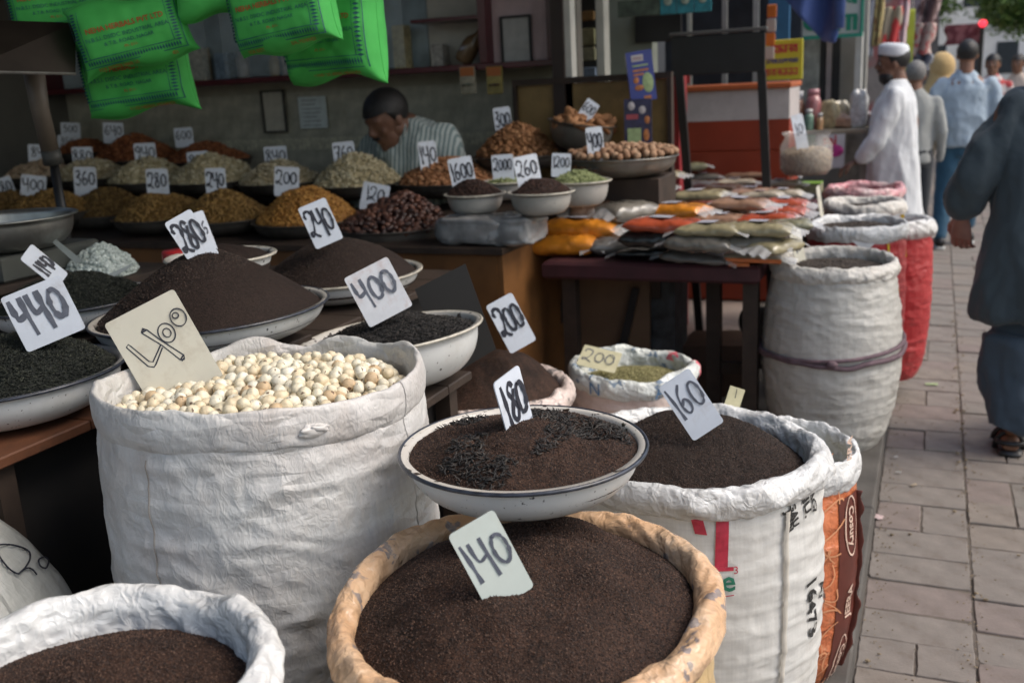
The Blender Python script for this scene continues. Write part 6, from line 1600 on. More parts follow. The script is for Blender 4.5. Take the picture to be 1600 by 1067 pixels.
green_bag('green bag between the two printed pairs, only its bottom showing', 340, -12, 130, 2.6, -2, -8, .62, .45, lines=False)
green_bag('bright green bag right of centre with a broad lit side', 445, 20, 172, 2.55, -10, -30, .70, .50)
green_bag('rightmost green bag, largest, with a bright hanging corner', 522, 48, 165, 2.75, -4, -32, .95, .55)
t = thing('brown_strap', 'dark brown strap between the top green bags', 'strap', at(183, 14, d=2.9)); MB().box(-.022, .022, -.01, .01, -.03, .2, .003).build('band', simple('brown_strap', (.10, .03, .02), .6), t)
# rail the bags hang from, with its hooks
t = thing('hanging_rail', 'steel rail under the roof that the green bags hang from', 'rail', at(300, -110, d=2.8))
MB().tube([np.array([-1.3, -.5, 0]), np.array([1.1, .45, 0])], .012, 10).build('rail', STEEL, t, True)
for s_ in (-.9, -.35, .2, .7):
    MB().tube([np.array([s_, s_*.4, 0]), np.array([s_, s_*.4, .8])], .005, 6).build('hanger', STEEL, t)

# ================================================================== people
def bake(o, voxel, smooth=4, disp=None):
    m = o.modifiers.new('r', 'REMESH'); m.mode = 'VOXEL'; m.voxel_size = voxel
    s_ = o.modifiers.new('s', 'SMOOTH'); s_.iterations = smooth; s_.factor = .5
    dg = bpy.context.evaluated_depsgraph_get(); me = bpy.data.meshes.new_from_object(o.evaluated_get(dg))
    o.modifiers.clear(); old = o.data; o.data = me; bpy.data.meshes.remove(old)
    if disp:
        n_ = len(me.vertices); co = np.empty(n_*3); me.vertices.foreach_get('co', co); co = co.reshape(-1, 3)
        no = np.empty(n_*3); me.vertices.foreach_get('normal', no); no = no.reshape(-1, 3)
        co = co+no*disp(co)[:, None]; me.vertices.foreach_set('co', co.ravel()); me.update()
    me.polygons.foreach_set('use_smooth', np.ones(len(me.polygons), bool)); return o
def vloft(mb, st, n=28):
    """closed stack of horizontal ellipses: (x,y,z,rx,ry)"""
    v = []
    for x, y, z, rx, ry in st:
        for k in range(n):
            a = 2*PI*k/n; v.append((x+rx*math.cos(a), y+ry*math.sin(a), z))
    f = [(i*n+k, i*n+(k+1) % n, (i+1)*n+(k+1) % n, (i+1)*n+k) for i in range(len(st)-1) for k in range(n)]
    f += [tuple(range(n))[::-1], tuple((len(st)-1)*n+k for k in range(n))]
    return mb.add(v, f)
def limb(mb, pts, rs, n=14):
    mb.tube(pts, rs, n)
    for p, r in zip(pts, rs):
        v, f = ball(12, 8, r, r, r); mb.add(v+np.array(p), f)
    return mb
def blob(name, mb, voxel, mat, parent, smooth=4, disp=None):
    o = mb.build(name, mat, parent, True); return bake(o, voxel, smooth, disp)
def skin_mat(name, c):
    m, n, b = nodes(name); v = coord(n)
    n.links.new(ramp(n, noise(n, v, 25, 4), [(.3, tuple(x*.8 for x in c)), (.7, tuple(x*1.15 for x in c))]), b.inputs['Base Color'])
    b.inputs['Roughness'].default_value = .5; b.inputs['Subsurface Weight'].default_value = .08; b.inputs['Subsurface Radius'].default_value = (.01, .004, .002); return m
SKIN = skin_mat('skin_brown', (.20, .095, .055)); SKIN_D = skin_mat('skin_dark_brown', (.17, .085, .055))
HAIR = simple('black_hair', (.012, .011, .011), .5, .4, 60, bmp=.8, bscale=220); HAIRG = simple('grey_hair', (.16, .155, .15), .7, .3, 60, bmp=.6)
def head(parent, c, face_dir, pitch=0, s=1.0, skin=SKIN, hair=HAIR, beard=None, cap=None, scarf=None, moustache=None, hair_full=True, eyes=True):
    """head centred at c (middle of the skull), looking along face_dir (degrees ccw from +X)"""
    M = Matrix.Translation(Vector(c))@Matrix.Rotation(rad(face_dir), 4, 'Z')@Matrix.Rotation(rad(pitch), 4, 'Y')@Matrix.Scale(s, 4)
    def put(o):
        o.data.transform(M); return o
    mb = MB()
    v, f = ball(24, 16, .098, .076, .105); mb.add(v+[0, 0, .02], f)
    v, f = ball(16, 10, .062, .060, .075); mb.add(v+[.028, 0, -.055], f)          # jaw
    v, f = ball(10, 8, .026, .024, .022); mb.add(v+[.068, 0, -.098], f)            # chin
    v, f = ball(10, 8, .016, .060, .014); mb.add(v+[.080, 0, .030], f)              # brow
    mb.tube([(.090, 0, .022), (.108, 0, -.012), (.112, 0, -.022)], [.010, .013, .015], 8)
    v, f = ball(8, 6, .014, .021, .010); mb.add(v+[.098, 0, -.026], f)
    for sy in (-1, 1):
        v, f = ball(8, 6, .018, .020, .018); mb.add(v+[.066, sy*.038, -.022], f)
        v, f = ball(8, 6, .018, .009, .031); mb.add(v+[-.004, sy*.078, -.006], f)     # ears
    v, f = ball(8, 6, .010, .025, .006); mb.add(v+[.090, 0, -.052], f); v, f = ball(8, 6, .010, .022, .007); mb.add(v+[.087, 0, -.064], f)
    limb(mb, [(-.02, 0, -.06), (-.035, 0, -.15)], [.055, .06])
    o = blob('head', mb, .0062*s if s < 1.3 else .008, skin, parent, 3); put(o); parent = o
    for sy in ((-1, 1) if eyes else ()):
        v, f = ball(10, 8, .010, .013, .008); e = MB().add(v+[.086, sy*.032, .008], f).build('eye', simple('eye_white', (.35, .33, .3), .3), parent, True); put(e)
        v, f = ball(8, 6, .004, .006, .006); e = MB().add(v+[.0945, sy*.032, .008], f).build('iris', simple('iris_dark', (.01, .008, .006), .2), parent, True); put(e)
        v, f = ball(8, 5, .006, .019, .0035); e = MB().add(v+[.093, sy*.032, .031], f).build('eyebrow', hair, parent, True); put(e)
    if hair_full:
        mb = MB(); v, f = ball(28, 18, .108, .086, .098)
        v = v+[-.008, 0, .036]; cut = .035+np.clip((v[:, 0])*.55, -.10, .05); low = np.where(v[:, 0] > .03, .055, np.where(v[:, 0] < -.03, -.06, -.01))
        v[:, 2] = np.maximum(v[:, 2], low); v = v*(1+.015*vn(v[:, 0]*60, v[:, 1]*60, v[:, 2]*60, 3))[:, None]
        put(mb.add(v, f).build('hair', hair, parent, True))
    if beard:
        mb = MB(); v, f = ball(18, 12, .056, .064, .055); v = v+[.040, 0, -.088]; v[:, 2] = np.minimum(v[:, 2], -.058+.25*np.abs(v[:, 1])); put(mb.add(v, f).build('beard', beard, parent, True))
    if moustache or beard:
        mb = MB(); v, f = ball(12, 6, .012, .030, .007); put(mb.add(v+[.096, 0, -.043], f).build('moustache', moustache or beard, parent, True))
    if cap:
        pr_ = [(.1, .045), (.101, .062), (.099, .10), (.092, .122), (.06, .134), (0, .137)]; mb = MB(); mb.lathe([(.094, .046)]+pr_, 28)
        V = np.concatenate(mb.v); V[:, 1] *= .86; V[:, 0] -= .008; V[:, 2] += V[:, 0]*.15
        put(mk('skull_cap', V, mb.f, cap, parent, True))
    return M
def hand(parent, wrist, direction, side, palm_n, skin, s=1.0, curl=.5, name='hand'):
    """palm, four unequal bent fingers, thumb from the palm's side"""
    d = np.array(direction, float); d /= np.linalg.norm(d); nrm = np.array(palm_n, float); nrm -= d*(nrm@d); nrm /= np.linalg.norm(nrm); sd = np.cross(d, nrm)*side
    w = np.array(wrist, float); mb = MB()
    def pt(a, b_, c_): return w+d*a*s+sd*b_*s+nrm*c_*s
    v = []; st = [(0, .024, .017), (.03, .034, .016), (.07, .041, .014), (.09, .040, .011)]
    n_ = 14
    for a, wx, wy in st:
        for k in range(n_): an = 2*PI*k/n_; v.append(pt(a, wx*math.cos(an), wy*math.sin(an)))
    f = [(i*n_+k, i*n_+(k+1) % n_, (i+1)*n_+(k+1) % n_, (i+1)*n_+k) for i in range(3) for k in range(n_)]+[tuple(range(n_))[::-1], tuple(3*n_+k for k in range(n_))]
    mb.add(v, f)
    for b_, L_, r in ((-.030, .062, .0082), (-.010, .072, .0088), (.011, .077, .009), (.031, .070, .0088)):
        p = [pt(.075, b_, 0)]; ang = 0; pos = (.085, 0)
        for seg, k in ((.42, .6), (.33, 1.0), (.25, .8)):
            ang += curl*k; pos = (pos[0]+L_*seg*math.cos(ang), pos[1]+L_*seg*math.sin(ang)); p.append(pt(pos[0], b_*1.08, pos[1]))
        limb(mb, p, [r*s*1.1, r*s, r*s*.92, r*s*.82], 8)
    limb(mb, [pt(.02, .026, .004), pt(.045, .050, .014), pt(.07, .060, .030), pt(.09, .058, .044)], [.014*s, .012*s, .010*s, .008*s], 8)
    return blob(name, mb, .0035*s, skin, parent, 2)
def folds(kx, kz, amp, seed, fine=0.35):
    def f(co):
        r = (1-np.abs(vn(co[:, 0]*kx+co[:, 2]*1.2, co[:, 1]*kx, co[:, 2]*kz, seed)))**1.6
        r2 = 1-np.abs(vn(co[:, 0]*kx*1.8-co[:, 2]*3, co[:, 1]*kx*1.8+co[:, 2]*2, co[:, 2]*kz*2, seed+9))
        return amp*(r-.4)+amp*.4*(r2-.7)+amp*fine*fbm(co[:, 0]*kx*2.5, co[:, 1]*kx*2.5, co[:, 2]*kz*3, seed+5)
    return f
def shoe(mb, x, y, z, ang, L_=.28, w=.05, h=.06):
    c, s_ = math.cos(ang), math.sin(ang); st = [(-.42, .75, .9), (-.25, .9, 1.1), (0, .85, .9), (.25, 1, .65), (.42, .9, .5), (.52, .55, .35)]; v = []; n_ = 14
    for t_, ww, hh in st:
        for k in range(n_):
            a = 2*PI*k/n_; lx = t_*L_; ly = w*ww*math.cos(a); lz = max(0, h*hh*(.5+.6*math.sin(a))); v.append((x+c*lx-s_*ly, y+s_*lx+c*ly, z+lz))
    f = [(i*n_+k, i*n_+(k+1) % n_, (i+1)*n_+(k+1) % n_, (i+1)*n_+k) for i in range(len(st)-1) for k in range(n_)]+[tuple(range(n_))[::-1], tuple((len(st)-1)*n_+k for k in range(n_))]
    return mb.add(v, f)

def cloth(name, c, kind=None, c2=None, scale=60, rough=.85):
    m, n, b = nodes(name); v = coord(n)
    col = ramp(n, noise(n, v, 5, 4), [(.3, tuple(x*.88 for x in c)), (.7, tuple(x*1.08 for x in c))])
    if kind == 'stripe':
        w = n.nodes.new('ShaderNodeTexWave'); w.bands_direction = 'X'; w.inputs['Scale'].default_value = scale; w.inputs['Distortion'].default_value = 1.2; w.inputs['Detail Scale'].default_value = .3; n.links.new(v, w.inputs['Vector'])
        col = mix(n, ramp(n, w.outputs['Fac'], [(.45, (0, 0, 0)), (.6, (1, 1, 1))]), col, c2)
    if kind == 'check':
        for dr in 'XZ':
            w = n.nodes.new('ShaderNodeTexWave'); w.bands_direction = dr; w.inputs['Scale'].default_value = scale; n.links.new(v, w.inputs['Vector'])
            col = mix(n, ramp(n, w.outputs['Fac'], [(.55, (0, 0, 0)), (.75, (.45,)*3)]), col, c2)
    if kind == 'patch': col = mix(n, ramp(n, noise(n, v, scale, 2), [(.5, (0, 0, 0)), (.54, (1, 1, 1))]), col, c2)
    n.links.new(col, b.inputs['Base Color']); b.inputs['Roughness'].default_value = rough; b.inputs['Sheen Weight'].default_value = .15
    p = bump(n, b, noise(n, v, 9, 4), .45, .02); bump(n, b, noise(n, v, 500, 1), .2, .001, p); return m

# --- the big man in grey-blue, walking away at the right edge
gx, gy = .455, 4.50
t = thing('person', 'man in loose slate grey shirt and trousers walking away, cut by the right edge', 'person', (gx, gy, 0)); GREY = cloth('slate_cloth', (.040, .058, .070))
mb = MB()
vloft(mb, [(0, 0, .88, .15, .12), (0, 0, 1.0, .17, .13), (0, 0, 1.2, .17, .12), (0, .01, 1.38, .19, .115), (0, .02, 1.46, .13, .09), (0, .03, 1.52, .06, .06)])
for sx in (-1, 1):
    fx = sx*.09; fy = -.10 if sx < 0 else .30
    limb(mb, [(sx*.08, 0, .88), (sx*.09, fy*.4+.04, .50), (fx, fy, .11)], [.085, .058, .042])
limb(mb, [(-.18, 0, 1.40), (-.30, -.05, 1.17), (-.335, .02, .97)], [.052, .042, .03]); limb(mb, [(.18, 0, 1.40), (.26, .0, 1.12), (.25, .12, .9)], [.052, .042, .03])
blob('body', mb, .012, SKIN, t, 3)
sm_ = MB()
vloft(sm_, [(-.01, -.02, .57, .262, .19), (-.01, -.01, .62, .268, .195), (0, 0, .80, .25, .18), (0, 0, .98, .225, .165), (0, 0, 1.16, .22, .16), (0, .01, 1.32, .225, .15), (0, .02, 1.41, .19, .12), (0, .03, 1.475, .12, .09), (0, .03, 1.53, .075, .07)])
limb(sm_, [(-.15, .01, 1.40), (-.225, -.01, 1.28), (-.285, -.04, 1.15), (-.32, -.01, 1.05)], [.085, .088, .080, .068]); limb(sm_, [(.15, .01, 1.40), (.24, 0, 1.2), (.27, .06, 1.0)], [.08, .08, .07])
blob('shirt', sm_, .012, GREY, t, 5, folds(6.5, 2.2, .034, 3))
tr = MB()
vloft(tr, [(-.095, -.03, .50, .14, .13), (-.10, -.05, .34, .125, .12), (-.10, -.09, .20, .105, .10), (-.10, -.11, .12, .095, .09)]); vloft(tr, [(.09, .05, .60, .12, .12), (.09, .18, .34, .11, .11), (.09, .28, .12, .09, .09)]); vloft(tr, [(0, 0, .46, .19, .13), (0, 0, .7, .2, .14)])
blob('trousers', tr, .012, cloth('slate_trousers', (.045, .068, .095)), t, 5, folds(7, 3.5, .030, 8))
head(t, (0, .06, 1.66), 90, 0, 1.0)
hand(t, (-.333, .01, .975), (.02, .15, -1), -1, (.5, 1, 0), skin_mat('skin_hand', (.27, .12, .09)), 1.1, .55)
MB().tube([(-.333+.034*math.cos(a), .012+.03*math.sin(a), .99) for a in np.linspace(0, 2*PI, 16, endpoint=False)], .007, 6, True).build('cuff_band', GREY, t)
for sx, fy, zz in ((-1, -.10, 0), (1, .30, 0)):
    s_ = MB(); shoe(s_, sx*.10, fy+.05, .022, PI/2, .25, .042, .05); blob('foot', s_, .007, SKIN, t, 2)
    sl_ = MB(); shoe(sl_, sx*.10, fy+.05, 0, PI/2, .29, .056, .022); k_ = sl_.build('sandal_sole', BLACK, t, True)
    b_ = MB()
    for yy, zz_ in ((.08, .055), (-.04, .075)):
        MB().tube([(sx*.10+.056*math.cos(a), fy+.05+yy, .012+zz_*math.sin(a)) for a in np.linspace(0, PI, 10)], .012, 8).build('sandal_strap', BLACK, t, True)
    sb = MB().tube([(sx*.10+.05*math.cos(a), fy-.04+.03*math.sin(a), .06) for a in np.linspace(PI, 2*PI, 10)], .01, 6).build('sandal_strap', BLACK, t, True)

# --- man in white kurta and skull cap
pw = at(1397, 350, z=0.0); pw = at(1398, 200, y=7.8)
t = thing('person', 'bearded man in long white kurta and white skull cap, looking left', 'person', (pw[0], 7.8, 0)); WH = cloth('white_kurta_cloth', (.62, .64, .66))
mb = MB(); vloft(mb, [(0, 0, .9, .15, .11), (0, 0, 1.2, .16, .11), (0, 0, 1.36, .11, .12), (0, 0, 1.5, .05, .05)])
for sy in (-1, 1): limb(mb, [(0, sy*.08, .9), (0, sy*.09, .5), (0, sy*.09, .08)], [.08, .055, .04])
limb(mb, [(-.02, -.17, 1.36), (-.12, -.19, 1.10), (-.24, -.15, .93)], [.03, .03, .026]); blob('body', mb, .014, SKIN_D, t, 3)
k_ = MB(); vloft(k_, [(.02, 0, .36, .21, .17), (.02, 0, .5, .20, .17), (0, 0, .8, .185, .165), (-.01, 0, 1.0, .17, .16), (-.01, 0, 1.2, .16, .17), (0, 0, 1.34, .135, .18), (0, 0, 1.42, .10, .13), (0, 0, 1.49, .062, .065)])
limb(k_, [(0, -.15, 1.37), (-.06, -.19, 1.22), (-.11, -.20, 1.08), (-.21, -.16, .96)], [.062, .066, .062, .052]); limb(k_, [(0, .15, 1.37), (.0, .19, 1.1), (-.05, .17, .9)], [.06, .06, .05])
blob('kurta', k_, .012, WH, t, 5, folds(8, 1.5, .020, 13)); 
l_ = MB(); 
for sy in (-1, 1): vloft(l_, [(0, sy*.09, .10, .075, .075), (0, sy*.09, .4, .09, .09)])
blob('trousers', l_, .014, WH, t, 3)
head(t, (-.03, 0, 1.60), 188, 4, 1.04, SKIN_D, HAIR, beard=HAIR, cap=cloth('white_cap_cloth', (.62, .64, .68)))
hand(t, (-.245, -.15, .935), (-.8, .1, -.45), 1, (0, 0, -1), SKIN_D, 1.05, .5)
f_ = MB()
for sy in (-1, 1): shoe(f_, -.03, sy*.09, 0, PI, .27, .05, .06)
f_.build('sandals', BLACK, t, True)
# --- man in light blue checked shirt, walking away
pb = at(1487, 300, y=9.6)
t = thing('person', 'man in light blue checked shirt and jeans walking away with bald patch', 'person', (pb[0]+.06, 9.6, 0)); BL_ = cloth('blue_check_cloth', (.30, .39, .47), 'check', (.42, .48, .55), 26)
mb = MB(); vloft(mb, [(0, 0, .88, .16, .12), (0, 0, 1.1, .18, .13), (0, .0, 1.40, .18, .11), (0, 0, 1.5, .06, .06)])
limb(mb, [(-.2, 0, 1.4), (-.30, -.02, 1.13), (-.31, .03, .86)], [.05, .04, .03]); limb(mb, [(.2, 0, 1.4), (.28, 0, 1.1), (.26, .1, .88)], [.05, .04, .03]); blob('body', mb, .014, SKIN, t, 3)
s_ = MB(); vloft(s_, [(0, 0, .88, .195, .145), (0, 0, 1.05, .195, .15), (0, 0, 1.22, .20, .14), (0, 0, 1.36, .205, .13), (0, 0, 1.44, .13, .1), (0, .01, 1.51, .07, .07)])
limb(s_, [(-.18, 0, 1.39), (-.27, -.01, 1.2), (-.32, -.01, 1.08), (-.325, .02, .90)], [.072, .072, .066, .052]); limb(s_, [(.18, 0, 1.39), (.28, 0, 1.12), (.28, .08, .93)], [.07, .066, .052])
blob('shirt', s_, .013, BL_, t, 4, folds(8, 4, .022, 23))
JN = cloth('blue_jeans', (.025, .085, .145)); j_ = MB()
limb(j_, [(-.09, 0, .88), (-.12, -.04, .48), (-.14, -.12, .13)], [.11, .08, .062]); limb(j_, [(.09, 0, .88), (.10, .12, .48), (.10, .20, .18)], [.11, .085, .06]); vloft(j_, [(0, 0, .8, .17, .12), (0, 0, .95, .18, .13)])
blob('jeans', j_, .013, JN, t, 4, folds(7, 5, .010, 33))
head(t, (0, .02, 1.635), 90, 0, 1.0)
for sx, fy in ((-.14, -.10), (.10, .22)):
    a_ = MB(); shoe(a_, sx, fy+.03, .022, PI/2+.1, .28, .05, .075); a_.build('sneaker', BLACK, t, True); a_ = MB(); shoe(a_, sx, fy+.03, 0, PI/2+.1, .295, .054, .022); a_.build('white_sole', simple('white_rubber', (.5, .5, .48), .6), t, True)
hand(t, (-.325, .03, .87), (0, .1, -1), -1, (.6, 1, 0), SKIN, 1.0, .5)
# --- people further off
def far_person(label, px, dist, face, shirt, trous, h=1.66, hair=HAIR, skin=SKIN, scarf=None, seed=1, py=100):
    p = at(px, py, y=dist); t = thing('person', label, 'person', (p[0], dist, 0)); k = h/1.7
    M = Matrix.Rotation(rad(face), 4, 'Z')
    mb = MB(); limb(mb, [(0, -.09, .85*k), (0, -.1, .45*k), (.04, -.1, .06)], [.09, .06, .045]); limb(mb, [(0, .09, .85*k), (.08, .1, .45*k), (.0, .1, .06)], [.09, .06, .045]); vloft(mb, [(0, 0, .8*k, .12, .16), (0, 0, .95*k, .13, .17)])
    o = blob('trousers', mb, .018, trous, t, 3); o.data.transform(M)
    mb = MB(); vloft(mb, [(0, 0, .82*k, .13, .165), (0, 0, 1.1*k, .12, .155), (0, 0, 1.34*k, .10, .18), (0, 0, 1.42*k, .09, .12), (0, 0, 1.5*k, .05, .05)])
    for sy in (-1, 1): limb(mb, [(0, sy*.17, 1.36*k), (-.02, sy*.23, 1.1*k), (.06, sy*.23, .85*k)], [.055, .045, .035])
    o = blob('shirt', mb, .018, shirt, t, 3, folds(6, 3, .012, seed)); o.data.transform(M)
    head(t, (.02*math.cos(rad(face)), .02*math.sin(rad(face)), 1.60*k), face, 0, .98, skin, hair)
    if scarf:
        v, f = ball(20, 14, .14, .125, .155, .06, seed); o = MB().add(v+[-.025, 0, 1.60*k], f).build('head_scarf', scarf, t, True); o.data.transform(M)
        mb = MB(); vloft(mb, [(-.05, 0, 1.25*k, .14, .22), (-.04, 0, 1.42*k, .12, .15), (-.02, 0, 1.56*k, .11, .115)]); o = blob('scarf_fall', mb, .018, scarf, t, 3, folds(6, 2, .012, seed)); o.data.transform(M)
    f_ = MB()
    for sy in (-1, 1): shoe(f_, .03, sy*.1, 0, 0, .26, .05, .06)
    o = f_.build('shoes', BLACK, t, True); o.data.transform(M); return t
far_person('grey haired person in pale shirt and dark trousers behind the white kurta', 1432, 9.3, 95, cloth('pale_cloth', (.30, .31, .30)), cloth('dark_cloth', (.02, .024, .03)), 1.58, HAIRG, seed=3)
far_person('person with a golden beige head scarf beside the blue shirted man', 1472, 11.5, 100, cloth('beige_cloth', (.42, .33, .22)), cloth('beige_cloth2', (.30, .26, .2)), 1.64, HAIR, scarf=cloth('golden_scarf', (.52, .36, .16)), seed=4)
far_person('distant man facing the camera in a red and white patterned shirt', 1552, 13.0, 262, cloth('red_white_cloth', (.55, .50, .48), 'patch', (.42, .05, .05), 14), cloth('dark_cloth2', (.04, .04, .05)), 1.62, seed=5)
far_person('distant person in pale top at the far right edge', 1592, 15.0, 250, cloth('pale_pink_cloth', (.55, .45, .38)), cloth('dark_cloth3', (.05, .05, .05)), 1.6, seed=6)
# --- the seller, bending over behind the trays
sy_ = 4.78; ps = at(615, 215, y=sy_); k = 1.16
t = thing('person', 'seller with moustache in a grey-green striped shirt bending his head down', 'person', (ps[0]+.04, sy_+.02, PL))
STR = cloth('striped_cloth', (.20, .27, .27), 'stripe', (.50, .56, .54), 14); 
def zz(v): return v-PL
chin = at(612, 215, y=sy_); 
hc = at(606, 186, y=sy_-.12); loc = np.array(t.location)
top = at(655, 192, y=sy_)[2]-PL
mb = MB(); vloft(mb, [(.05, .02, .05, .19, .15), (.05, .02, .6, .20, .15), (.06, .02, top-.35, .22, .14), (.06, 0, top-.10, .2, .13), (.02, -.02, top, .12, .1)])
blob('body', mb, .015, SKIN_D, t, 3)
s_ = MB()
vloft(s_, [(.05, .02, .3, .24, .18), (.06, .02, top-.5, .25, .18), (.06, .0, top-.25, .265, .18), (.07, 0, top-.12, .25, .16), (.06, .0, top-.04, .19, .13), (.03, -.02, top+.02, .10, .10)])
limb(s_, [(.24, 0, top-.10), (.32, -.08, top-.3), (.20, -.25, top-.45)], [.095, .085, .07]); limb(s_, [(-.14, 0, top-.12), (-.22, -.1, top-.32), (-.08, -.27, top-.42)], [.095, .085, .07])
blob('shirt', s_, .012, STR, t, 4, folds(8, 4, .022, 43))
c_ = MB()
c_.add([(-.02, -.145, top-.02), (.05, -.16, top-.20), (.11, -.15, top-.02), (.07, -.10, top+.07)], [(0, 1, 2, 3)]).add([(-.03, -.142, top-.02), (-.04, -.165, top-.17), (-.10, -.14, top-.04), (-.07, -.10, top+.05)], [(0, 1, 2, 3)])
o = c_.build('collar', STR, t); md = o.modifiers.new('s', 'SOLIDIFY'); md.thickness = .006
head(t, hc-loc+np.array([.0, 0, .0]), 243, 26, 1.20, SKIN_D, HAIR, moustache=HAIR, eyes=False)
nk = MB(); limb(nk, [hc-loc+np.array([.03, .02, -.04]), np.array([.04, .0, top-.03])], [.075, .085]); blob('neck', nk, .012, SKIN_D, t, 3)
hand(t, (-.08, -.28, top-.43), (.6, -.7, -.2), 1, (0, 0, -1), SKIN_D, 1.1, .6); hand(t, (.2, -.26, top-.46), (-.6, -.7, -.2), -1, (0, 0, -1), SKIN_D, 1.1, .6)

# ================================================================== the street beyond
def pan2(*a, **k): return panel(*a, **k)
CRD = simple('cream_door', (.36, .35, .30), .6, .1, 4); DK = simple('gap_shade_dark', (.03, .03, .03), .8)
Y1 = 8.6
pan2('shopfront_wall', 'pale shopfront wall behind the grocery shelf', 'shopfront', 1245, 0, 1352, 300, Y1, .15, simple('pale_shopfront', (.30, .29, .26), .7, .15, 3), PL, 3.4)
for a, b_, lab in ((1281, 1290, 'gap left of the shop shutter, its shade painted as a dark strip'), (1300, 1312, 'gap in the middle of the shop shutter, its shade painted as a dark strip')):
    pan2('door_gap_shade', lab, 'door', a, 55, b_, 165, Y1-.06, .05, DK)  # dark strips in front of the wall paint the shade between door leaves
pan2('door_leaf', 'cream door leaf left of the dark gap', 'door', 1250, 57, 1280, 165, Y1-.08, .06, simple('poster_grey', (.27, .28, .25), .6, .5, 9)); pan2('door_leaf', 'pinkish cream door leaf between the dark gaps', 'door', 1291, 57, 1299, 165, Y1-.07, .06, simple('pinkish_leaf', (.33, .28, .27), .6))
pan2('door_post', 'white door post at the right of the shopfront', 'post', 1334, 50, 1344, 260, Y1-.2, .15, simple('white_door_post', (.42, .42, .40), .6))
# hindi sign, white with green letters
def sign(label, px0, py0, px1, py1, y, base, frame, strokes, ink, cat='sign', lw=.09):
    a = at(px0, py0, y=y); c = at(px1, py1, y=y); w = c[0]-a[0]; h = a[2]-c[2]
    t = thing('shop_sign', label, cat, (a[0], y, c[2]))
    MB().box(0, w, 0, .04, 0, h, .004).build('sign_board', base, t)
    if frame:
        MB().box(-.02, w+.02, -.012, .03, -.025, -.001).box(-.02, -.001, -.012, .03, 0, h).box(w+.001, w+.02, -.012, .03, 0, h).build('sign_frame', frame, t)
    for i, (L_, m_, ww) in enumerate(strokes):
        v, f = ribbon2d([smooth_line(np.array(l, float)*[w, h], 5) for l in L_], ww*h)
        mk('lettering', np.column_stack([v[:, 0], -.003-v[:, 2], v[:, 1]]), f, m_, t)
    return t
GRL = simple('sign_green', (.01, .20, .12), .5, .1); REDL = simple('sign_red', (.5, .03, .06), .5, .1); BLL = simple('sign_blue', (.03, .04, .22), .5, .1)
def deva(x0, x1, z0, z1, n_, seed):
    """a line of Devanagari-like lettering: head line, stems and bowls"""
    r = random.Random(seed); L_ = [[(x0, z1), (x1, z1)]]; w = (x1-x0)/n_
    for i in range(n_):
        xa = x0+i*w; k = r.randint(0, 3); st = xa+w*.78
        L_.append([(st, z1), (st, z0)])
        if k == 0: L_.append([(xa+w*.15, z0+(z1-z0)*.6), (xa+w*.2, z0+(z1-z0)*.2), (xa+w*.55, z0+(z1-z0)*.15), (st, z0+(z1-z0)*.45)])
        elif k == 1: L_.append([(st, z0+(z1-z0)*.7), (xa+w*.3, z0+(z1-z0)*.75), (xa+w*.2, z0+(z1-z0)*.4), (xa+w*.5, z0+(z1-z0)*.2)])
        elif k == 2: L_.append([(xa+w*.1, z1), (xa+w*.45, z0+(z1-z0)*.5), (xa+w*.15, z0+(z1-z0)*.2), (xa+w*.5, z0)])
        else: L_.append([(xa+w*.2, z0+(z1-z0)*.5), (st, z0+(z1-z0)*.5)])
    return L_
sign('large white shop sign with bold green Hindi letters and green frame', 1246, -25, 1344, 52, 8.3, simple('sign_white', (.45, .48, .45), .5, .08), simple('sign_green_frame', (.02, .25, .17), .5),
     [([[(.05, .34), (.95, .34)], [(.12, .32), (.18, .16), (.30, .13), (.36, .30)], [(.36, .32), (.37, .08)], [(.50, .32), (.45, .18), (.56, .10), (.62, .2)], [(.66, .32), (.66, .06)], [(.82, .32), (.82, .06)], [(.92, .32), (.92, .06)]], GRL, .085), (deva(.55, .95, .55, .9, 2, 2), GRL, .08)], None)
sign('yellow board with red and blue Hindi lettering beside the black rack', 1196, 64, 1253, 124, 7.3, simple('sign_yellow', (.55, .50, .04), .5, .08), None,
     [(deva(.15, .88, .68, .86, 5, 5), REDL, .05), (deva(.04, .90, .43, .52, 9, 6), BLL, .03), (deva(.0, .9, .12, .28, 6, 7), REDL, .04)], None)
t = thing('paper_cone', 'orange and white striped cloth strip hanging left of the yellow board', 'bunting', at(1203, 55, y=7.2)); 
for i in range(4): MB().box(-.03+.004*i, .03+.004*i, -.01, .01, -.16+i*.09, -.075+i*.09, .006).build('stripe', simple('strip_or' if i % 2 else 'strip_wh', (.6, .18, .03) if i % 2 else (.5, .48, .45), .6), t)
# blue tarpaulin edge
t = thing('blue_tarp', 'sagging blue tarpaulin edge hanging over the shopfront', 'tarpaulin', at(1255, 0, y=6.9))
u = np.linspace(0, 1, 40)[:, None]; w = np.linspace(0, 1, 16)[None]
lx = np.array(at(1186, -40, y=6.9)-np.array(t.location)); rx_ = np.array(at(1316, -40, y=6.9)-np.array(t.location))
low = np.interp(u[:, 0], [0, .25, .6, .8, .97, 1], [0.02, .10, .30, .42, .44, .38])[:, None]
P = np.stack([lx[0]+(rx_[0]-lx[0])*u+0*w, .05*np.sin(u*16+w*2)-w*.10+0*u, lx[2]+.2-w*(.22+low)+0*u], -1)
BT = cloth('blue_tarp_cloth', (.07, .12, .34)); BT2 = BT; o = grid('tarp_sheet', P, BT, t); md = o.modifiers.new('s', 'SOLIDIFY'); md.thickness = .004
MB().tube([P[-1, 0]+[0, -.01, .2], P[-1, -1]+[0, -.01, .03]], [.05, .035], 10).build('tarp_fold', cloth('blue_tarp_fold', (.05, .10, .30)), t, True)
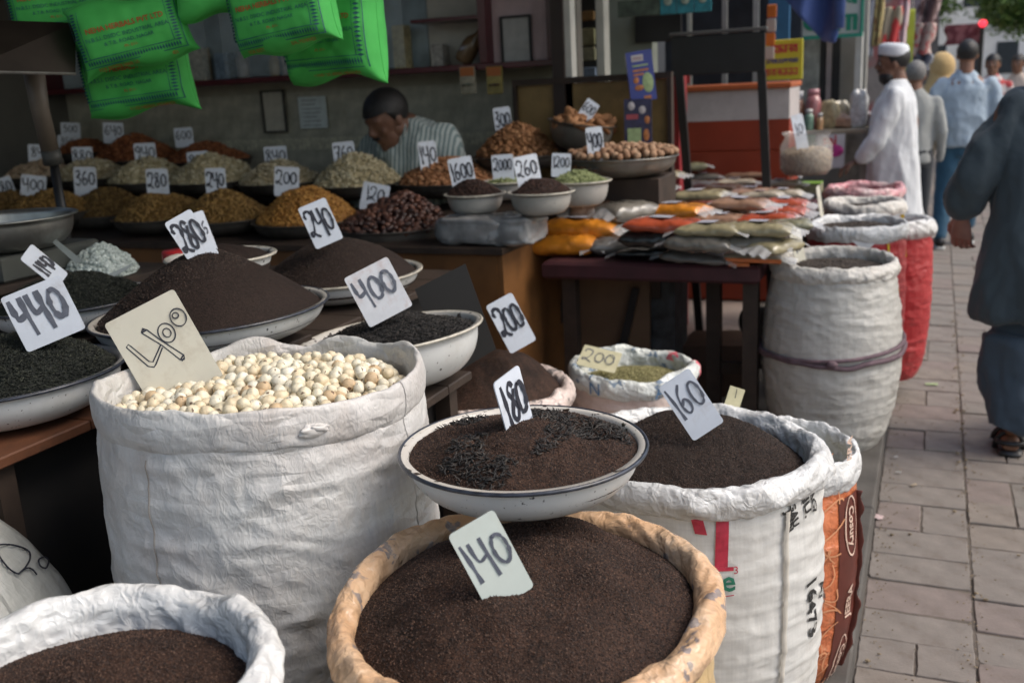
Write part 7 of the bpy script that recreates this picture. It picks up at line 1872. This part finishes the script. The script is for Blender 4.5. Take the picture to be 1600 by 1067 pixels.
# grocery shelf with jars, bags and a poster
YS = 7.75
a = at(1232, 205, y=YS); c = at(1357, 197, y=YS)
t = thing('grocery_table', 'small table with a white printed front carrying jars and packets', 'table', ((a[0]+c[0])/2, YS, PL)); hx_ = (c[0]-a[0])/2
zt = a[2]-PL
MB().box(-hx_, hx_, 0, .45, zt-.03, zt, .004).build('table_top', simple('pale_wood', (.26, .22, .16), .6), t)
for xx in (-hx_, hx_-.05): MB().box(xx, xx+.05, .0, .05, 0, zt-.031).build('leg', simple('grey_leg', (.18, .17, .15), .6), t)
pa = at(1277, 207, y=YS)-np.array(t.location); pc = at(1319, 262, y=YS)-np.array(t.location)
MB().box(pa[0], pc[0], -.01, -.001, pc[2], zt-.032).build('front_poster', simple('poster_white', (.55, .55, .57), .5, .06), t)
MB().box(-hx_+.01, pa[0]-.01, -.008, -.001, pc[2]+.05, zt-.032).build('front_poster', simple('poster_green_white', (.25, .42, .28), .5, .6, 9), t)
v, f = ball(14, 8, .06, .004, .045); MB().add(v+[pa[0]+.13, -.014, zt-.15], f).build('printed_shape', simple('magenta_print', (.5, .04, .25), .5, .5, 30), t, True)
v, f = text_mesh('sai', .10, bold=.003); mk('printed_word', np.column_stack([v[:, 0]+pa[0]+.09, np.full(len(v), -.0125), v[:, 1]+zt-.075]), f, REDL, t)
def jar(label, px, py, r, h, body, lid, lh=.03, y=YS+.12, shape=0, cat='jar'):
    p = at(px, py, y=y); t = thing('jar', label, cat, (p[0], y, zt+PL))
    pr_ = [(0, 0), (r*.95, 0), (r, .01), (r, h*.75), (r*.7, h), (0, h)] if shape == 0 else [(0, 0), (r, .01), (r*1.1, h*.35), (r*.9, h*.8), (r*.3, h), (0, h)]
    MB().lathe(pr_, 16).build('jar_body', body, t, True); MB().lathe([(0, h+.0005), (r*.72, h+.0005), (r*.72, h+lh), (0, h+lh+.003)], 14).build('lid', lid, t, True); return t
J = lambda n_, c: simple('jar_'+n_, c, .3, .3, 14, coat=.3)
jar('small red and green jar at the left end of the grocery table', 1236, 195, .035, .17, J('green', (.1, .28, .1)), J('redl', (.4, .05, .05))); jar('white bottle with silver top on the grocery table', 1249, 195, .035, .22, J('amb', (.3, .13, .07)), J('silver', (.4, .4, .42)), .06)
jar('round pinkish red lidded container on the grocery table', 1270, 195, .06, .25, J('pinkred', (.32, .12, .12)), J('pinklid', (.45, .2, .22)), .04); jar('green labelled squat bottle in front of the pink container', 1264, 200, .035, .12, J('greenlab', (.18, .30, .22)), J('wl', (.5, .5, .48)), y=YS+.04)
jar('small orange and white box like tub on the grocery table', 1281, 200, .025, .09, J('oran', (.5, .3, .15)), J('wl2', (.5, .5, .48)), y=YS+.04)
for i, (px, py, w, h, cc, lab) in enumerate([(1296, 190, .13, .20, (.36, .30, .18), 'clear bag of yellowish snacks on the grocery table, left'), (1312, 188, .12, .19, (.40, .36, .27), 'clear bag of pale snacks behind the brown bag'), (1317, 196, .16, .10, (.36, .22, .15), 'bag of brown snacks lying in front on the grocery table'), (1345, 196, .15, .12, (.22, .15, .15), 'dark printed packets at the right end of the grocery table'), (1342, 178, .13, .27, (.50, .50, .50), 'white filled bag standing at the right end of the grocery table')]):
    p = at(px, py, y=YS+.1+.03*(i % 2)); o = lumpy_box('snack_bag', w, .09, h, simple('snack_%d' % i, cc, .35, .35, 30, coat=.4), lab, 'bag', None, i, .02, 14, 3.2); o.location = (p[0], YS+.14+.06*(i % 2), zt+PL+.001)
t_ = pan2('side_stall', 'grey low stall front behind the white kurta man with small white items', 'stall', 1322, 200, 1352, 290, YS+.5, .3, simple('stall_grey', (.14, .13, .12), .6, .5, 10), PL)
# hanging goods and posters along the shop line
YG = 10.0
def hang(name, label, px0, py0, px1, py1, y, mat, cat='banner', th=.03, wob=.03):
    a = at(px0, py0, y=y); c = at(px1, py1, y=y); w, h = c[0]-a[0], a[2]-c[2]; t = thing(name, label, cat, ((a[0]+c[0])/2, y, a[2]))
    u = np.linspace(-1, 1, 12)[:, None]; s_ = np.linspace(0, 1, 20)[None]; P = np.stack([u*w/2*(1+.1*np.sin(s_*7)), wob*np.sin(u*6+s_*4)+0*s_, -s_*h+0*u], -1)
    o = grid('cloth_sheet', P, mat, t); md = o.modifiers.new('s', 'SOLIDIFY'); md.thickness = th*.3; return t
PO = lambda n_, c, c2, sc=6: cloth('goods_'+n_, c, 'patch', c2, sc)
hang('hanging_cloth', 'white cloth strips hanging left of the red poster', 1347, -10, 1364, 88, 9.6, PO('w', (.48, .48, .52), (.40, .38, .42)))
hang('hanging_packets', 'gold and brown sachets hanging beside the white strips', 1366, -10, 1378, 72, 9.6, PO('g', (.35, .28, .12), (.22, .12, .05), 14))
hang('banner', 'bright red poster with green top hanging over the white cap', 1377, 12, 1406, 80, 9.7, PO('r', (.55, .05, .05), (.35, .30, .22), 4))
hang('banner', 'pale pink strip right of the red poster', 1405, -10, 1416, 84, 9.75, PO('p', (.55, .42, .45), (.5, .2, .22)))
hang('post', 'yellow green painted pole between the pink strip and patterned goods', 1417, 15, 1425, 122, 9.8, simple('yellow_green', (.42, .48, .05), .6), 'pole', wob=.0)
hang('hanging_goods', 'red and white patterned goods hanging beyond the yellow pole', 1427, 38, 1455, 86, 11, PO('rw', (.42, .33, .30), (.35, .07, .07), 16), 'goods', .1, .08)
hang('hanging_goods', 'dark goods hanging under the red and white ones', 1428, 86, 1452, 110, 11, PO('dk', (.07, .08, .12), (.2, .22, .25), 14), 'goods', .1, .08)
hang('hanging_cloth', 'brown and pink drapes at the top right of the shop row', 1432, -15, 1465, 45, 12, PO('bp', (.10, .05, .05), (.38, .27, .27), 5), 'cloth', .06, .08)
pan2('shopfront_wall', 'brown shop wall behind the hanging strips with faded red poster', 'shopfront', 1345, -10, 1420, 300, 10.4, .2, PO('bw', (.27, .23, .21), (.33, .12, .11), 2), 0, 4)
pan2('shopfront_wall', 'dark shop wall at the end of the row of hanging goods', 'shopfront', 1415, -10, 1462, 300, 13.5, .3, simple('far_shop_dark', (.10, .09, .085), .8, .5, 2), 0, 4.5)
# buildings, wall, vehicles at the far end
tagit(MB().box(-14, -1.0, 14, 60, 0, 8).build('far_building', simple('far_building_paint', (.24, .22, .20), .9, .3, .7)), 'long dull building closing the shop row on the left', 'building')
fb = thing('far_building', 'white plastered building far down the street behind the trees', 'building', (2.5, 52, 0))
MB().box(-6.0, 6.5, 0, 6, 0, 8).build('wall', simple('white_plaster_far', (.78, .78, .76), .85, .2, .5), fb)
for i in range(6):
    for j in range(2): MB().box(-4.6+i*1.5, -3.7+i*1.5, -.03, .02, .9+j*3, 2.3+j*3).build('window', simple('dark_window', (.04, .05, .06), .2), fb)
hang('banner', 'long dark red banner with pale markings across the street end', 1478, 40, 1535, 68, 17, PO('bn', (.13, .03, .04), (.26, .10, .11), 9), 'banner', wob=.02)
t = thing('street_lamp', 'glowing red lamp at the end of the dark banner', 'lamp', at(1536, 37, y=16.8)); m_, n_, b_ = nodes('red_lamp_glow'); b_.inputs['Base Color'].default_value = (.7, .02, .04, 1); b_.inputs['Emission Color'].default_value = (1, .05, .08, 1); b_.inputs['Emission Strength'].default_value = 1.2
v, f = ball(12, 8, .06, .06, .055); MB().add(v, f).build('lamp_globe', m_, t, True); MB().tube([(0, .08, -.02), (0, .10, -3.2+.9)], .03, 8).build('lamp_pole', BLACK, t)
def parked(label, x, y, c, rz=0.0):
    t = thing('parked_car', label, 'car', (x, y, -.1), rotz=rz); M_ = simple('car_paint_%d' % int(y*10), c, .25, .05, 3, coat=.8); G_ = simple('car_glass', (.03, .04, .045), .08, .1, coat=.5)
    st = [(-2.0, .45, .62), (-1.95, .35, .85), (-1.2, .3, .98), (-.3, .3, 1.0), (.8, .3, .98), (1.6, .3, .92), (2.0, .38, .8), (2.05, .45, .6)]
    V = []; 
    for yy, z0, z1 in st:
        for xx, zz_ in ((-.82, z0), (-.86, (z0+z1)/2), (-.78, z1), (.78, z1), (.86, (z0+z1)/2), (.82, z0)): V.append((xx, yy, zz_))
    Fq = [(i*6+k, i*6+(k+1) % 6, (i+1)*6+(k+1) % 6, (i+1)*6+k) for i in range(7) for k in range(6)]+[(5, 4, 3, 2, 1, 0), tuple(42+k for k in range(6))]
    MB().add(V, Fq).build('body', M_, t)
    V = [(-.72, -1.2, .97), (.72, -1.2, .97), (.72, 1.3, .97), (-.72, 1.3, .97), (-.58, -.7, 1.42), (.58, -.7, 1.42), (.58, .9, 1.42), (-.58, .9, 1.42)]
    MB().add(V, [(0, 1, 5, 4), (1, 2, 6, 5), (2, 3, 7, 6), (3, 0, 4, 7)]).build('window_glass', G_, t); MB().add([(v_[0]*1.02, v_[1]*1.02, v_[2]+.002) for v_ in V[4:]]+[(v_[0]*1.0, v_[1], v_[2]+.03) for v_ in V[4:]], [(0, 1, 5, 4), (1, 2, 6, 5), (2, 3, 7, 6), (3, 0, 4, 7), (4, 5, 6, 7)]).build('roof', M_, t)
    for xx in (-.8, .8):
        for yy in (-1.3, 1.3):
            w_ = MB(); w_.lathe([(0, -.09), (.31, -.09), (.33, -.05), (.33, .05), (.31, .09), (0, .09)], 20); o = w_.build('wheel', BLACK, t, True); o.data.transform(Matrix.Translation((xx, yy, .33))@Matrix.Rotation(PI/2, 4, 'Y'))
    return t
parked('dull tan parked car behind the patterned shirt man', 3.1, 33, (.30, .22, .16)); parked('pale grey parked car further down the street', 3.9, 40, (.4, .4, .4))

# ------------------------------------------------------------------ trees over the street
LEAFM, n, b = nodes('tree_leaves')
at_ = n.nodes.new('ShaderNodeAttribute'); at_.attribute_name = 'tone'
n.links.new(ramp(n, at_.outputs['Fac'], [(0, (.035, .08, .016)), (.5, (.085, .17, .03)), (1, (.18, .27, .07))]), b.inputs['Base Color']); b.inputs['Roughness'].default_value = .5
b.inputs['Subsurface Weight'].default_value = .0; b.inputs['Transmission Weight'].default_value = 0
BARK = simple('bark', (.08, .06, .045), .9, .3, 12, bmp=.8, bscale=40)
def tree(label, x, y, h, crown, nleaf, seed, trunk_r=.16, leaf=.06):
    t = thing('street_tree', label, 'tree', (x, y, -.05)); r = np.random.default_rng(seed)
    MB().tube([(0, 0, 0), (.1, .05, h*.3), (0, .1, h*.6), (.1, 0, h)], [trunk_r, trunk_r*.8, trunk_r*.6, trunk_r*.25], 10).build('trunk', BARK, t, True)
    cl = []
    for cx, cy, cz, cr in crown:
        MB().tube([(0, .05, h*.5), (cx*.5, cy*.5, (h*.5+cz)/2+.3), (cx, cy, cz)], [trunk_r*.45, trunk_r*.28, .02], 7).build('limb', BARK, t, True)
        for _ in range(26):
            d_ = r.normal(size=3); d_ /= np.linalg.norm(d_); cl.append((np.array([cx, cy, cz])+d_*cr*r.uniform(.3, 1.0)*np.array([1, 1, .7]), cr*r.uniform(.14, .30)))
    k_ = r.integers(0, len(cl), nleaf); C0 = np.array([c[0] for c in cl])[k_]; R0 = np.array([c[1] for c in cl])[k_]
    P = C0+r.normal(size=(nleaf, 3))*R0[:, None]*.6
    bv = np.array([(-1, 0, 0), (-.2, .38, .06), (.9, 0, -.05), (-.2, -.38, .06)]); V, Fs, tn = stamp(bv, [(0, 3, 2, 1)], P, rand_rot(nleaf), r.uniform(.7, 1.3, nleaf)*leaf)
    mk('crown', V, ArrFaces(Fs), LEAFM, t, False, None, tn); return t
tree('leafy green tree whose branches hang into the top right corner', 2.7, 18, 4.6, [(-1.55, -.6, 2.35, .5), (-1.9, .2, 2.75, .5), (-1.1, .4, 2.55, .55), (-.5, -.4, 2.6, .7), (0, 0, 4.2, 1.3), (-1.2, -.2, 3.6, .9), (-.9, -1.2, 2.5, .5)], 30000, 5, leaf=.05)
tree('darker tree further down the street beyond the banner', 2.9, 30, 6, [(-1.6, 0, 3.2, 1.3), (0, 0, 4.2, 1.8), (1.4, .5, 3.8, 1.5), (-1, 1, 5.6, 1.5)], 16000, 6, leaf=.09)
tree('street tree on the right side well beyond the walkers', 6.6, 16, 6, [(-1.0, 0, 3.2, 1.3), (.6, 0, 3.8, 1.6), (0, .5, 5.4, 1.6)], 12000, 7, leaf=.08)

# ------------------------------------------------------------------ litter on the pavement
def litter(name, label, px, py, w, h, c, rz, cat='litter'):
    p = at(px, py, z=.0); t_ = MB(); n_ = 6; V = []
    for i in range(n_+1):
        for j in range(n_+1):
            x, y = (i/n_-.5)*w, (j/n_-.5)*h; V.append((x, y, .004+.006*abs(math.sin(i*1.3+j*.9+rz))))
    Fq = [(i*(n_+1)+j, (i+1)*(n_+1)+j, (i+1)*(n_+1)+j+1, i*(n_+1)+j+1) for i in range(n_) for j in range(n_)]
    o = t_.add(V, Fq).build(name, simple('litter_%d_%d' % (px, py), c, .7, .2, 60)); o.location = (p[0], p[1], .0); o.rotation_euler = (0, 0, rz); return tagit(o, label, cat)
litter('paper_scrap', 'pinkish crumpled paper scrap near the sacks', 1368, 809, .055, .035, (.50, .38, .37), -.3)
litter('paper_scrap', 'green and white wrapper scrap on the pavement ahead', 1456, 602, .06, .03, (.30, .38, .20), .2); litter('paper_scrap', 'tiny white scrap, nearer of the two by the printed sack', 1404, 740, .022, .012, (.6, .58, .55), .2)
litter('paper_scrap', 'tiny white scrap, farther of the two by the printed sack', 1400, 716, .018, .010, (.55, .52, .5), .7); litter('paper_scrap', 'small yellowish scrap beyond the tiny white ones', 1428, 760, .03, .014, (.35, .28, .2), .9)
gr = MB()
rr_ = random.Random(3)
for _ in range(1100):
    yy = rr_.uniform(2.2, 7); xx = rr_.choice([rr_.gauss(.18, .02), rr_.uniform(KX+.02, 1.0), rr_.gauss(KX+.04, .02)]); s_ = rr_.uniform(.0015, .0045)*(1 if rr_.random() < .93 else 2.2)
    if xx < KX+.005: continue
    v, f = ball(5, 3, s_, s_*.7, s_*.5); gr.add(v+[xx, yy, .002+s_*.3], f)
tagit(gr.build('pavement_grit', simple('grit', (.22, .17, .11), .9, .6, 90)), 'scattered crumbs and grit along the paver joints', None, None, 'stuff')
# bottom sliver: another white sack rim right at the lower edge
pN = at(560, 1215, d=1.22)
N_ = sack('open_sack', 'pale sack rim just showing along the bottom edge in the middle', pN[0], pN[1], PL, at(560, 1075, d=1.36)[2], .17, rw=.018, rh=.025, body=PP_PLAIN, rim=RIM_OLD, seed=91, group=grp, nt_=240)
heap('tea_dust', 'tea dust in the pale sack at the bottom edge', 'tea', (pN[0], pN[1], at(560, 1075, d=1.36)[2]-.04), .145, .02, TEA, nr=40, na=160)
for o in list(bpy.data.objects):
    if o.parent is None and o.type == 'EMPTY' and 'label' not in o.keys() and 'kind' not in o.keys(): print('UNTAGGED', o.name)
